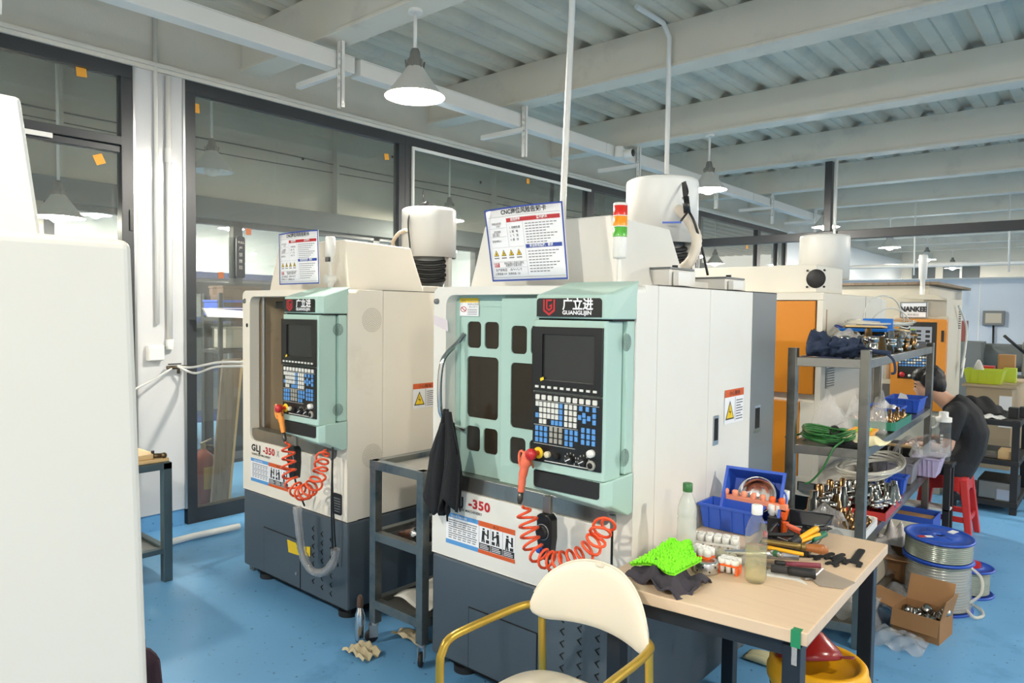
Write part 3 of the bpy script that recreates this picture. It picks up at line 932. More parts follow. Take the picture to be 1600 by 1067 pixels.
    hood = MB()
    # hood: vertical name strip, slope back to the top edge of the machine
    hood.add([(.695, ybf + .005, 1.578), (1.0, ybf - .008, 1.578), (1.019, ybf + .02, 1.578), (1.021, -.002, 1.578), (.695, -.002, 1.578),
              (.70, ybf + .005, 1.66), (1.0, ybf - .008, 1.66), (1.015, ybf + .02, 1.66), (.735, -.001, 1.712), (1.005, .02, 1.712), (1.02, .02, 1.712), (1.021, -.002, 1.70), (.72, -.001, 1.68)],
             [(0, 1, 6, 5), (1, 2, 7, 6), (5, 6, 9, 8), (6, 7, 10, 9), (2, 3, 11, 7), (7, 11, 10), (4, 3, 2, 1, 0), (0, 5, 8, 12, 4), (8, 9, 10, 11, 3, 4, 12)])
    part('station_hood', hood, m_mint, t, .004)
    H = lambda u, v: (u, ybf + .003 - .013 * (u - .7) / .3 - .003, v)
    o = part('name_plate', MB().prism(rrect(.712, .988, 1.584, 1.648, .012, 4, (0, 0, 1, 1)), ybf - .0085, ybf + .002, FRONT), m_black, t)
    H2 = lambda u, v: (u, ybf - .0095, v)
    b = MB(); emblem(b, .768, 1.618, .052, H2); part('emblem', b, m_inkred if not open_door else m_inkred, o)
    b = MB(); lettering(b, '广立进', .826, 1.612, .0425, H2, bold=.0012); lettering(b, 'GUANGLIJIN', .826, 1.5925, .0185, H2, bold=.0006, sx=1.16)
    part('lettering', b, m_paper, o)
    part('hood_gap', MB().box(.70, 1.012, ybf + .02, -.002, 1.571, 1.579), m_dark, t)
    part('station_box', MB().prism(rrect(.69, 1.0, ybf, -.05, .012, 4), 1.034, 1.572), m_mint, t, .003)
    part('station_box', MB().box(.70, 1.014, -.049, -.001, 1.045, 1.572), m_mint, t, .003)
    part('station_skirt', MB().add([(.69, ybf + .01, 1.03), (1.0, ybf + .0, 1.03), (1.018, ybf + .03, 1.04), (1.02, -.001, 1.045), (.69, -.001, 1.03),
                                   (.69, ybf + .01, .965), (1.0, ybf, .95), (1.018, ybf + .03, .95), (.73, -.03, .905), (.98, -.04, .898), (1.02, -.03, .90), (1.02, -.001, .905), (.73, -.001, .905)],
                                  [(5, 6, 1, 0), (6, 7, 2, 1), (7, 10, 11, 3, 2), (5, 8, 9, 6), (6, 9, 10, 7), (0, 1, 2, 3, 4), (8, 12, 11, 10, 9), (0, 4, 12, 8, 5), (3, 11, 12, 4)]), m_mint, t, .005)
    part('skirt_recess', MB().prism(rrect(.703, .985, .972, 1.03, .012, 4, (1, 1, 0, 0)), ybf - .0015, ybf + .02, FRONT), m_matte, t)
    cp = part('control_panel', MB().box(.698, .992, ybf - .006, ybf + .004, 1.066, 1.316), m_black, t, .002)
    bz = part('screen_bezel', MB().plate(rectpts(.698, .992, 1.320, 1.548), [rectpts(.742, .962, 1.362, 1.522)], ybf - .012, ybf, FRONT), m_black, t, .002)
    part('screen', MB().box(.74, .964, ybf - .004, ybf - .002, 1.36, 1.524), m_screen, bz)
    part('screen_sticker', flat(MB(), [(.735, 1.365), (.75, 1.372), (.752, 1.362), (.737, 1.355)], lambda u, v: (u, ybf - .0128, v)), m_inkyel, bz)
    for i in range(10):
        link('soft_key', SOFT, None, bz, loc=(.722 + .0275 * i, ybf - .012, 1.336))
    U = lambda zx: .722 + (zx - 730) / 365 * .245
    V = lambda zy: 1.2985 - (zy - 333) / 357 * .2075
    keyboard(cp, U, V, ybf - .006)
    b = MB()
    for (zx0, zx1, zy) in ((715, 1118, 356), (705, 990, 505), (705, 975, 620)):
        b.box(U(zx0), U(zx1), ybf - .0068, ybf - .006, V(zy), V(zy) + .0012)
    b.box(U(780), U(1075), ybf - .0068, ybf - .006, 1.072, 1.075)
    part('key_field_lines', b, m_keyw, cp)
    KN = lambda u, v, r, h: MB().lathe([(r, 0), (r, h * .7), (r * .9, h), (0, h)], 18, T(u, ybf - .006, v) @ RX(PI / 2))
    part('stop_ring', KN(.728, 1.098, .021, .004), m_inkyel, cp)
    part('emergency_stop', MB().lathe([(.009, 0), (.009, .026), (.019, .028), (.0215, .038), (.019, .049), (0, .052)], 18, T(.728, ybf - .01, 1.098) @ RX(PI / 2)), m_red, cp)
    part('push_button', KN(.772, 1.098, .0115, .014), M('cream_button', (214, 204, 170), .4), cp)
    part('push_button', KN(.81, 1.096, .0125, .012), m_dark, cp)
    for u in (.868, .923):
        part('rotary_knob', KN(u, 1.094, .0135, .016), m_matte, cp)
        part('knob_pointer', MB().box(-.011, .011, -.0245, -.0222, -.0014, .0014, T(u, ybf, 1.094) @ RY(-.5)), m_paper, cp)
        b = MB()
        for i in range(9):
            a_ = PI * (1.25 - 1.5 * i / 8)
            b.box(-.0018, .0018, -.0068, -.006, -.003, .003, T(u + .024 * math.cos(a_), ybf, 1.094 + .021 * math.sin(a_)))
        o = part('dial_marks', b, m_keyg, cp); o['kind'] = 'stuff'
    part('push_button', KN(.957, 1.127, .0135, .018), m_wplas, cp)
    part('key_switch', KN(.955, 1.086, .017, .008), m_keyg, cp)
    part('key_switch_core', KN(.955, 1.086, .010, .012), m_dark, cp)
    # perforated vents
    for zz in (1.50, 1.105):
        vent(t, (-.055 + ybf * .0, zz, 1.0148), .030, SIDE, rings=6)
    part('skirt_gland', MB().lathe([(.012, 0), (.014, -.02), (.008, -.035), (.008, -.05)], 12, T(.975, -.06, .90)), m_grey, t)
    part('machine_cable', hose_mb([(.975, -.06, .86), (.972, -.055, .70), (.97, -.04, .45), (.968, -.02, .30)], .0045), m_black, t)
    # sheet-metal crown
    b = MB().hexa([(.12, .10, 1.70), (.893, .10, 1.70), (.893, .62, 1.70), (.12, .62, 1.70), (.185, .12, 1.965), (.83, .12, 1.965), (.83, .57, 1.955), (.185, .57, 1.955)])
    part('crown', b, m_creamlit if open_door else m_cream, t, .006)
    part('crown_ridge', MB().box(.10, .12, .62, 1.0, 1.70, 1.78).box(.86, .88, .62, 1.0, 1.70, 1.74), body, t, .003)
    # spindle motor drum on its posts
    dc = (.59, .93)
    dm = T(dc[0], dc[1], 0)
    part('motor_drum', MB().lathe([(0, 2.236), (.155, 2.236), (.168, 2.228), (.171, 2.215), (.171, 1.93), (.166, 1.93), (.166, 2.1), (0, 2.1)], 40, dm), m_white, t)
    for a_ in (.3, 2.2, 4.2):
        part('drum_post', MB().box(-.018, .018, -.014, .014, 1.69, 1.94, T(dc[0] + .14 * math.cos(a_), dc[1] + .14 * math.sin(a_), 0)), m_wplas, t)
    part('motor', MB().lathe([(0, 2.0), (.09, 2.0), (.11, 1.96), (.112, 1.80), (.09, 1.76), (.09, 1.70)], 24, dm), m_grey, t)
    b = MB()
    for i in range(5):
        b.tube([(dc[0] + (.118 + .006 * (i % 2)) * math.cos(a_), dc[1] + .118 * math.sin(a_), 1.79 + .028 * i + .01 * math.sin(2 * a_)) for a_ in np.linspace(0, 2 * PI, 28)[:-1]], .012, 6, closed=True)
    o = part('cable_bundle', b, m_matte, t); o['kind'] = 'stuff'
    part('drum_cap', MB().cyl(dc, .03, 2.236, 2.262, 12), m_black, t)
    return t, L, LS


def hose_mb(pts, r, sm=10, n=8):
    P = [Vector(q) for q in pts]; o = []
    for i in range(len(P) - 1):
        a = P[max(i - 1, 0)]; b_ = P[i]; c = P[i + 1]; d = P[min(i + 2, len(P) - 1)]
        for k in range(sm):
            u = k / sm
            o.append(.5 * ((2 * b_) + (c - a) * u + (2 * a - 5 * b_ + 4 * c - d) * u * u + (3 * b_ - a - 3 * c + d) * u ** 3))
    o.append(P[-1])
    return MB().tube(o, r, n)


def spline(pts, sm=12):
    P = [Vector(q) for q in pts]; o = []
    for i in range(len(P) - 1):
        a = P[max(i - 1, 0)]; b_ = P[i]; c = P[i + 1]; d = P[min(i + 2, len(P) - 1)]
        for k in range(sm):
            u = k / sm
            o.append(.5 * ((2 * b_) + (c - a) * u + (2 * a - 5 * b_ + 4 * c - d) * u * u + (3 * b_ - a - 3 * c + d) * u ** 3))
    o.append(P[-1])
    return o


XA, XB = -3.94, -2.298
ma, LA, LSA = centre(XA, 'warm-lit cream and mint machining center with its door open, left of the metal trolley', True, m_creamlit, (0, .22, .62, 1.05))
mb_, LB, LSB = centre(XB, 'white and mint machining center with smoked windows and a black cloth on its handle', False, m_cream, (0, .148, .572, 1.005))

# only on the left machine: round vents of the side, grille, hazard sticker
for pxl in ((581, 500), (581, 712)):
    q = LSA(*pxl); vent(ma, (q[0], q[1], MW + .0012), .062, SIDE, rings=8)
q0, q1 = LSA(645, 600), LSA(674, 635)
warn_label(ma, q0[0], q1[0] + .03, q1[1], q0[1], MW + .001)
part('display_grille', MB().prism(rrect(.90, .975, .557, .665, .012, 4), -.004, .0, FRONT), m_matte, ma)
for i in range(6):
    part('grille_slat', MB().box(.908, .967, -.0065, -.004, .572 + .013 * i, .577 + .013 * i), m_grey, ma)
q = [LA(*e) for e in ((450, 842), (464, 848), (470, 868), (452, 862))]
part('hazard_sticker', flat(MB(), q, lambda u, v: (u, -.0055, v)), m_inkyel, ma)
q = [LA(*e) for e in ((475, 853), (486, 854), (486, 869), (475, 866))]
part('hazard_sticker', flat(MB(), q, lambda u, v: (u, -.0055, v)), m_inkyel, ma)
q = LA(516, 435, 2.185)
sl = part('signal_lamp', MB().lathe([(0, 1.975), (.022, 1.975), (.026, 1.97), (.026, 1.875), (.018, 1.87), (.018, 1.84), (.008, 1.835), (.008, 1.77), (.02, 1.765), (.022, 1.73), (.012, 1.70)], 18, T(q[0], .045, 0)), m_wplas, ma)
part('lamp_connector', MB().box(q[0] - .01, q[0] + .022, .02, .03, 1.845, 1.868), m_black, sl)
part('lamp_bracket', MB().cyl((q[0], 1.755), .022, .015, .07, 14, FRONT), m_wplas, sl)

# only on the middle machine: labels and pulls of the side, tower light, big hose
q0, q1 = LSB(1132, 610), LSB(1160, 656)
warn_label(mb_, q0[0], q1[0], q1[1], q0[1], MW + .001)
for pa, pb in (((1114, 650), (1121, 694)), ((1178, 634), (1186, 674))):
    q0, q1 = LSB(*pa), LSB(*pb)
    o = part('recessed_pull', MB().prism(rrect(q0[0], q1[0], q1[1], q0[1], .004, 2), MW, MW + .004, SIDE), m_alu, mb_)
    part('pull_pocket', MB().box(MW + .004, MW + .005, q0[0] + .008, q1[0] - .008, q1[1] + .02, q0[1] - .012), m_dark, o)
tx, tz = LB(968, 400, 2.20)
tl = part('tower_light', MB().cyl((tx, .06), .0085, 1.70, 1.80, 12).cyl((tx, .06), .02, 1.70, 1.715, 14), m_wplas, mb_)
part('tower_base', MB().lathe([(0, 1.795), (.023, 1.797), (.0245, 1.803), (.0255, 1.865), (.0255, 1.872)], 22, T(tx, .06, 0)), m_wplas, tl)
for k, (mm, z) in enumerate(((M('green_lens', (92, 176, 66), .3), 1.873), (M('amber_lens', (246, 152, 36), .3), 1.911), (M('red_lens', (214, 46, 34), .3), 1.949))):
    part(('green_lens', 'amber_lens', 'red_lens')[k], MB().lathe([(.0255, z), (.0255, z + .035), (0, z + .035)], 22, T(tx, .06, 0)), mm, tl)
    part('lens_ring', MB().lathe([(0, z + .035), (.0262, z + .035), (.0262, z + .038), (0, z + .038)], 22, T(tx, .06, 0)), m_wplas, tl)
part('tower_cap', MB().lathe([(.026, 1.987), (.024, 1.994), (0, 1.996)], 22, T(tx, .06, 0)), m_wplas, tl)

hs = [on_y(x_, y_, 3.0) for x_, y_ in ((1048, 342), (1062, 328), (1082, 345), (1098, 375), (1094, 405), (1082, 422), (1068, 432))]
hs = [Vector((h.x, 3.0 - .02 * i, h.z)) for i, h in enumerate(hs)]
hp = spline(hs, 10)
b = MB().tube(hp, [.022 + .0022 * (i % 2) for i in range(len(hp))], 12)
tag(link('vacuum_hose', b, M('ribbed_hose', (218, 208, 192), .4)), 'thick cream ribbed hose curving from the big white tank down to the machine top', 'hose')
hose([on_y(1070, 285, 2.98), on_y(1074, 300, 2.95), on_y(1070, 318, 2.93), on_y(1084, 345, 2.92), on_y(1096, 385, 2.95), on_y(1106, 430, 2.98)], .006, m_black, 'thin black cable running down beside the thick cream hose', 'cable', 'cable')
pl = thing('air_fitting', 'dark fitting clipped over the rim of the big white tank', 'fitting', on_y(1074, 318, 2.90))
part('fitting_body', MB().rod((0, 0, -.04), (-.01, 0, .03), .016), m_black, pl)
part('strap', MB().bar((-.01, 0, .03), (-.03, .02, .10), .02, .006).bar((0, 0, -.04), (-.03, 0, -.075), .012, .005), m_matte, pl)
part('cable_tie', MB().bar((-.12, 0, -.075), (-.03, 0, -.08), .008, .008), m_blue, pl)
# hose and plug on the left machine's drum
hose([(XA + .42, MY + .80, 1.96), (XA + .45, MY + .755, 2.02), (XA + .52, MY + .74, 2.07), (XA + .59, MY + .745, 2.09)], .012, M('beige_hose', (226, 208, 184), .5), 'short beige hose bent against the white drum of the left machine')
hose([(XA + .555, MY + .93, 2.27), (XA + .57, MY + .85, 2.245), (XA + .60, MY + .752, 2.16), (XA + .625, MY + .745, 1.96), (XA + .63, MY + .76, 1.72)], .005, m_black, 'thin black cable hanging down over the white drum of the left machine', 'cable', 'cable')
pl = thing('air_plug', 'small dark plug standing on the white drum of the left machine', 'fitting', (XA + .545, MY + .93, 2.263))
part('plug_body', MB().rod((-.03, 0, .005), (.03, 0, .012), .014), m_matte, pl)
part('plug_stem', hose_mb([(.0, 0, .01), (-.005, 0, .05), (-.012, 0, .075), (.002, 0, .1)], .006), m_black, pl)
# slim power box on the rear top of the middle machine
for (a_, z_, lb) in (((1075, 445), .065, 'low grey control box on the rear top of the middle machine'), ((1145, 452), .05, 'smaller grey box behind the low control box on the machine top')):
    q = on_z(a_[0], a_[1], 1.707)
    t = thing('terminal_box', lb, 'box', (XB + .78 - .0, q.y + .05, 1.707))
    part('box_body', MB().box(-.22, .18, 0, .22, 0, z_), m_cream, t, .003)
    part('box_lid', MB().box(-.225, .185, -.004, .2, z_, z_ + .008), m_grey, t, .002)
    part('end_block', MB().box(.184, .21, .02, .12, 0, z_ - .008), m_wplas, t, .003)
    part('wing_nut', MB().rod((.15, .1, z_ + .008), (.15, .1, z_ + .02), .012), m_matte, t)


# ---------------- notice cards standing on the hoods
def card(corners, label, simple):
    """corners: bottom left, bottom right, top right, top left in space"""
    A, B, C_, D = [Vector(c) for c in corners]
    n = (B - A).cross(D - A).normalized()           # towards the viewer
    if n.y > 0: n = -n
    org = A.copy()
    def P(u, v, h=0.0):
        q = A * (1 - u) * (1 - v) + B * u * (1 - v) + C_ * u * v + D * (1 - u) * v
        bow = .012 * math.sin(PI * u) * v
        return q - org + n * (h + bow)
    t = thing('notice_card', label, 'notice', org)
    NU = 10
    bd = MB().grid(lambda u, v: P(u, v), NU, 4, True, .003)
    bd = part('board', bd, m_paper, t)
    def strip(mat, rects, h):
        b = MB()
        for (u0, u1, v0, v1) in rects:
            k = max(1, int((u1 - u0) * 10))
            for i in range(k):
                a_, c_ = u0 + (u1 - u0) * i / k, u0 + (u1 - u0) * (i + 1) / k
                b.add([P(a_, v0, h), P(c_, v0, h), P(c_, v1, h), P(a_, v1, h)], [(0, 1, 2, 3)])
        return part('print', b, mat, t)
    strip(m_inkblue, ((0, 1, 0, .022), (0, 1, .978, 1), (0, .017, .022, .978), (.983, 1, .022, .978)), .0012)
    strip(m_inkred, ((.30, .96, .79, .845),), .0012)
    strip(m_inkblue, ((.52, .96, .425, .475),), .0012)
    strip(m_inkgrey, ((.02, .98, .05, .054), (.03, .97, .875, .878), (.05, .28, .72, .722), (.05, .28, .60, .602), (.05, .5, .455, .457), (.295, .297, .46, .79), (.51, .512, .08, .79), (.05, .5, .26, .262), (.05, .5, .18, .182)), .0012)
    b = MB(); W = 1 / .39; Hh = 1 / .29
    def txt(s, u, v, mm, bb=None, bold=0.0):     # mm: letter height in metres
        vs, fs = glyphs(s, mm, bold)
        (bb or b).add([P(u + x_ * W, v + y_ * Hh, .0022) for x_, y_ in vs], fs)
    txt('CNC岗位风险告知卡', .24, .905, .0245, bold=.0004)
    txt('风险点名称', .09, .77, .0105); txt('CNC', .15, .735, .0105)
    txt('风险等级', .11, .66, .0095); txt('1级□ 2级□', .08, .635, .008); txt('3级□ 4级□', .08, .61, .008)
    txt('管理责任人', .07, .53, .0105)
    for i, s in enumerate(('1. 机械伤害', '2. 触   电', '3. 飞   溅', '4. 爆   炸')):
        txt(s, .33, .70 - .055 * i, .0115)
    txt('非本设备人员禁止操作,', .2, .225, .0105); txt('如需进行设备点检!', .22, .195, .0105)
    txt('生产部电话:', .07, .135, .0125); txt('火警电话: 119   急救电话: 120', .06, .085, .0105)
    hand = [(.28, .135), (.285, .165), (.30, .16), (.295, .135), (.31, .15), (.325, .165), (.33, .14), (.345, .16), (.36, .14), (.375, .165), (.39, .135), (.41, .16), (.43, .165), (.425, .135)]
    b.tube([P(u, v, .0022) for u, v in hand], .0006, 4)
    part('print', b, m_ink, t)
    b = MB()
    for i in range(8):
        u0 = .54
        for k in range(9 - (i * 5) % 4):
            b.add([P(u0 + .043 * k, .745 - .036 * i, .0012), P(u0 + .043 * k + .034, .745 - .036 * i, .0012), P(u0 + .043 * k + .034, .757 - .036 * i, .0012), P(u0 + .043 * k, .757 - .036 * i, .0012)], [(0, 1, 2, 3)])
            if i < 8:
                b.add([P(u0 + .043 * k, .375 - .038 * i, .0012), P(u0 + .043 * k + .034, .375 - .038 * i, .0012), P(u0 + .043 * k + .034, .387 - .038 * i, .0012), P(u0 + .043 * k, .387 - .038 * i, .0012)], [(0, 1, 2, 3)])
    stuff(part('small_print', b, m_inkgrey, t))
    b = MB(); txt('危险因素', .36, .805, .0125, b, .0003); txt('警示提示', .69, .805, .0125, b, .0003); txt('安全防范措施、要求', .57, .437, .0125, b, .0003); part('print', b, m_paper, t)
    for i in range(4):
        u0 = .07 + .105 * i
        o = part('warning_triangle', MB().add([P(u0, .34, .0014), P(u0 + .07, .34, .0014), P(u0 + .035, .425, .0014)], [(0, 1, 2)]), m_ink, t)
        part('triangle_fill', MB().add([P(u0 + .009, .347, .002), P(u0 + .061, .347, .002), P(u0 + .035, .412, .002)], [(0, 1, 2)]), m_inkyel, o)
        part('triangle_mark', MB().add([P(u0 + .028, .352, .0026), P(u0 + .045, .36, .0026), P(u0 + .036, .395, .0026)], [(0, 1, 2)]), m_ink, o)
        b = MB(); b.add([P(u0 + .0, .305, .0014), P(u0 + .07, .305, .0014), P(u0 + .07, .32, .0014), P(u0, .32, .0014)], [(0, 1, 2, 3)]); part('print', b, m_inkgrey, t)
    strip(m_inkred, ((.06, .13, .19, .25),), .0014)
    b = MB(); txt('重要', .065, .225, .011, b); txt('提示', .065, .195, .011, b); part('print', b, m_paper, t)
    return t


card((on_y(770, 440, 2.10), on_y(888, 436, 2.085), on_y(879, 314, 2.12), on_y(757, 329, 2.135)), 'large blue-edged notice card leaning on the top of the middle machine', False)
card((on_y(437, 445, 2.10), on_y(499, 443, 2.085), on_y(497, 359, 2.12), on_y(436, 366, 2.135)), 'smaller-looking notice card leaning on the top of the left machine', False)


# ---------------- air guns, coil hoses, handwheels
def coil(name, path, turns, r0, r1, rt, label, stretch=1.0):
    P = spline(path, 14)
    n = turns * 14
    L_ = [0]
    for i in range(1, len(P)): L_.append(L_[-1] + (P[i] - P[i - 1]).length)
    out = []
    u = None
    for i in range(n + 1):
        s = L_[-1] * i / n
        k = max(j for j in range(len(P) - 1) if L_[j] <= s + 1e-9)
        f = (s - L_[k]) / max(1e-9, L_[k + 1] - L_[k])
        c = P[k].lerp(P[k + 1], min(1, f)); tn = (P[k + 1] - P[k]).normalized()
        if u is None: u = tn.orthogonal().normalized()
        u = (u - tn * u.dot(tn)).normalized(); w = tn.cross(u)
        a = 2 * PI * turns * i / n
        e = min(1, i / 12, (n - i) / 12)
        rr = (r0 + (r1 - r0) * math.sin(PI * i / n)) * e * (1 + .18 * math.sin(i * .37))
        out.append(c + (u * math.cos(a) + w * math.sin(a)) * rr)
    return tag(link(name, MB().tube(out, rt, 7), m_orange), label, 'hose')


coil('coil_hose', [on_y(818, 790, 1.95), on_y(826, 828, 1.945), on_y(840, 862, 1.94), on_y(868, 880, 1.935), on_y(900, 870, 1.94), on_y(922, 855, 1.95), on_y(938, 838, 1.96), on_y(948, 812, 2.03)], 16, .034, .032, .0052, 'orange coiled air hose looping below the control panel of the middle machine')
coil('coil_hose', [on_y(447, 690, 1.94), on_y(452, 730, 1.94), on_y(460, 760, 1.935), on_y(474, 772, 1.935), on_y(490, 758, 1.94), on_y(499, 735, 1.95), on_y(509, 703, 2.03)], 15, .028, .036, .0055, 'orange coiled air hose looping below the control panel of the left machine')


def airgun(p_tip, p_mid, p_top, mat, label):
    o = Vector(p_top)
    A, B = Vector(p_tip) - o, Vector(p_mid) - o
    t = thing('air_gun', label, 'air gun', o)
    part('gun_body', MB().tube(spline([A, A * .6 + B * .4, B, B * .35, (0, 0, .0)], 5), [.012] * 5 + [.0135] * 5 + [.016] * 5 + [.02] * 5 + [.017], 12), mat, t)
    part('gun_head', MB().tube([(-.012, 0, -.012), (.004, 0, .012), (.016, 0, .02)], [.017, .02, .012], 12), mat, t)
    part('trigger_guard', MB().tube([(-.018 + .017 * math.cos(a) - .006 * math.sin(a), 0, -.012 + .036 * math.sin(a)) for a in np.linspace(0, 2 * PI, 17)[:-1]], .0048, 8, closed=True), mat, t)
    part('nozzle', MB().tube([(.016, 0, .012), (.03, .0, -.03)], [.005, .003], 8), M('copper_nozzle', (168, 96, 60), .35, .6), t)
    part('hose_connector', MB().tube([A + (A - B).normalized() * .045, A + (A - B).normalized() * .03, A], [.007, .011, .0095], 10), M('gun_metal', (86, 84, 80), .35, .7), t)
    return t


airgun(on_y(814, 768, 1.945), on_y(817, 742, 1.945), on_y(823, 716, 1.945), m_salmon, 'salmon air gun hung at the left edge of the middle machine panel')
airgun(on_y(443, 676, 1.945), on_y(440, 658, 1.945), on_y(436, 640, 1.945), M('amber_plastic', (240, 150, 60), .45), 'amber air gun hung at the left edge of the left machine panel')


def handwheel(pt, s, label, X0):
    t = thing('handwheel_unit', label, 'hand control', pt)
    part('unit_body', MB().prism([(-.034, .075), (-.02, .085), (.02, .085), (.034, .07), (.036, .0), (.026, -.08), (-.016, -.085), (-.03, -.02)], -.02, .02, FRONT), m_black, t, .005)
    part('dial', MB().lathe([(0, -.012), (.022, -.012), (.026, -.008), (.027, 0)], 22, T(-.004, -.02, .02) @ RX(-PI / 2)), m_matte, t)
    part('dial_ring', MB().tube([(-.004 + .028 * math.cos(a), -.021, .02 + .028 * math.sin(a)) for a in np.linspace(0, 2 * PI, 21)[:-1]], .0018, 6, closed=True), m_alu, t)
    part('selector', MB().cyl((-.012, -.045), .011, -.035, -.02, 14, FRONT), m_blue if s else m_alu, t)
    part('hanger_clip', MB().box(-.018, .018, -.005, .012, .085, .15), m_steel, t, .003)
    part('unit_cable', hose_mb([(.005, 0, -.085), (.008, .01, -.13), (.0, .03, -.17), (.0, .06, -.24)], .005), m_black, t)


handwheel(on_y(854, 838, 2.03), 1, 'black handwheel unit clipped under the middle machine panel behind the coiled hose', XB)
handwheel(on_y(460, 722, 2.03), 0, 'black handwheel unit clipped under the left machine panel behind the coiled hose', XA)
# film-wrapped cable of the left machine
pth = [on_y(464, 792, 2.02), on_y(468, 830, 2.03), on_y(474, 868, 2.04), on_y(488, 892, 2.05), on_y(508, 893, 2.05), on_y(522, 876, 2.06), on_y(524, 858, 2.06)]
sp_ = spline(pth, 8)
t = thing('wrapped_cable', 'cable wrapped in crinkled clear film drooping in front of the left machine base', 'cable', sp_[0])
part('cable_core', MB().tube([q - sp_[0] for q in sp_], [.009 + .002 * (i % 2) for i in range(len(sp_))], 8), m_grey, t)
part('film_wrap', MB().tube([q - sp_[0] for q in sp_], [.019 + .006 * RND.random() for i in range(len(sp_))], 9), m_bag, t)
hose([on_y(520, 695, 2.06), on_y(519, 740, 2.05), on_y(518, 800, 2.05), on_y(520, 866, 2.06)], .005, m_black, 'straight black cable hanging below the left machine panel', 'cable', 'cable')

# black cloth on the handle of the middle machine
c0 = on_y(702, 668, 2.07)
def cloth_fn(u, v):
    z = -.36 * v
    w = .03 + .075 * min(1, v * 2.2)
    x = (-.5 + u) * 2 * w * (1 - .15 * v) - .035 * v
    y = -.02 + .022 * math.sin(u * 13 + 2 * v) * (0.2 + v) + .01 * math.sin(u * 29)
    z += .03 * math.sin(u * 9 + 1) * v + (.05 * (1 - v) if u > .5 else 0) - .02 * math.cos(u * 21) * v * v
    return (x, y, z)
t = thing('black_cloth', 'black cloth hung over the curved door handle of the middle machine', 'cloth', (c0.x, c0.y, c0.z + .02))
part('cloth_fold', MB().grid(cloth_fn, 26, 16, True, .006), m_bcloth, t)
part('cloth_back_fold', MB().grid(lambda u, v: (cloth_fn(u, v * .8)[0] * .8 - .015, cloth_fn(1 - u, v)[1] + .03, cloth_fn(1 - u, v)[2] * 1.06), 20, 12, True, .006), m_bcloth, t)

# ================================================================== FOREGROUND CABINET, BENCH, TROLLEY
t = thing('machine_cabinet', 'large white machine housing cut off by the left edge of the picture', 'machine', (-1.133, .44, 0))
lean = math.atan2(.027, .64)
bb = MB()
D_, W_ = 1.3, 1.0
bb.add([(.0 + .044 * 2.6, -.0, .06), (.0, 0, 1.70), (-.036, -D_, 1.70), (.03, -D_, .06), (-W_, .0, .06), (-W_, .0, 1.70), (-W_, -D_, 1.70), (-W_, -D_, .06)],
       [(0, 1, 2, 3), (4, 7, 6, 5), (0, 4, 5, 1), (3, 2, 6, 7), (1, 5, 6, 2), (0, 3, 7, 4)][::1])
part('housing', bb, M('pale_housing_paint', (206, 203, 194), .4, var=.02), t, .014, 4)
part('crown', MB().hexa([(-.95, -.9, 1.69), (-.06, -.9, 1.69), (-.06, -.10, 1.69), (-.95, -.10, 1.69), (-.9, -.85, 1.90), (-.085, -.85, 1.90), (-.085, -.118, 1.90), (-.9, -.118, 1.90)])  , m_cream, t, .006)
for fx in (-.9, -.05):
    for fy in (-1.2, -.1):
        part('foot', MB().cyl((fx, fy), .05, 0, .07, 16), m_matte, t)

# dark cloth showing behind the cabinet's lower right
c0 = on_z(243, 1040, .62)
solo('dark_cloth', MB().grid(lambda u, v: (-.10 + .14 * u + .10 * v * u, .02 * math.sin(9 * u) + .02 * v, .42 - .62 * v + .02 * math.sin(12 * u)), 14, 12, True, .01), M('maroon_cloth', (48, 30, 42), .9, bump=.3), 'dark maroon cloth hanging behind the lower edge of the foreground housing', 'cloth', loc=(c0.x - .04, c0.y, .22))

# steel work bench at the left, mostly hidden by the housing
t = thing('work_bench', 'dark steel work bench with a pale wooden top beside the white column', 'bench', (-4.20, 1.80, 0))
m_bsteel = M('blue_grey_steel', (84, 102, 108), .4, .5, var=.15, scale=8)
m_plank = M('pale_board', (214, 182, 132), .6, var=.1, scale=3, stretch=(1, 8, 1))
for nx, ny in ((0, 0), (-.7, 0), (0, -1.1), (-.7, -1.1)):
    part('leg', MB().box(nx - .025, nx + .025, ny - .025, ny + .025, 0, .70), m_bsteel, t, .003)
part('top_frame', MB().box(-.725, .025, -.025, .025, .66, .70), m_bsteel, t, .003)
part('top_frame', MB().box(-.025, .025, -1.12, .02, .661, .701), m_bsteel, t, .003)
part('stretcher', MB().box(-.7, 0, -.02, .02, .17, .20), m_bsteel, t, .003)
part('stretcher', MB().box(-.02, .02, -1.1, 0, .17, .20), m_bsteel, t, .003)
part('lower_shelf', MB().box(-.7, -.02, -1.1, -.02, .175, .185), m_steel, t)
part('wooden_top', MB().box(-.74, .0, -1.14, .02, .702, .722), m_plank, t, .004)
tag(link('board', MB().box(-.6, .0, -.45, .0, 0, .03), m_plank, None, .004, 2, (-4.22, 1.74, .723)), 'thick pale board lying on the steel work bench', 'board')
t = thing('brass_fitting', 'small dark brass fitting at the corner of the work bench', 'fitting', (-4.215, 1.775, .737))
part('fitting_body', MB().rod((-.05, -.06, 0), (.0, .02, 0), .014).ball((.0, .02, 0), .018, 10, 6), M('worn_brass', (96, 80, 58), .4, .7), t)
part('fitting_stem', MB().rod((-.03, -.03, 0), (-.03, -.03, .03), .009), m_matte, t)
pipe([on_z(225, 858, .03), on_z(300, 838, .03), on_z(374, 822, .03)], .022, 'white pipe lying on the blue floor behind the work bench', 'floor_pipe')

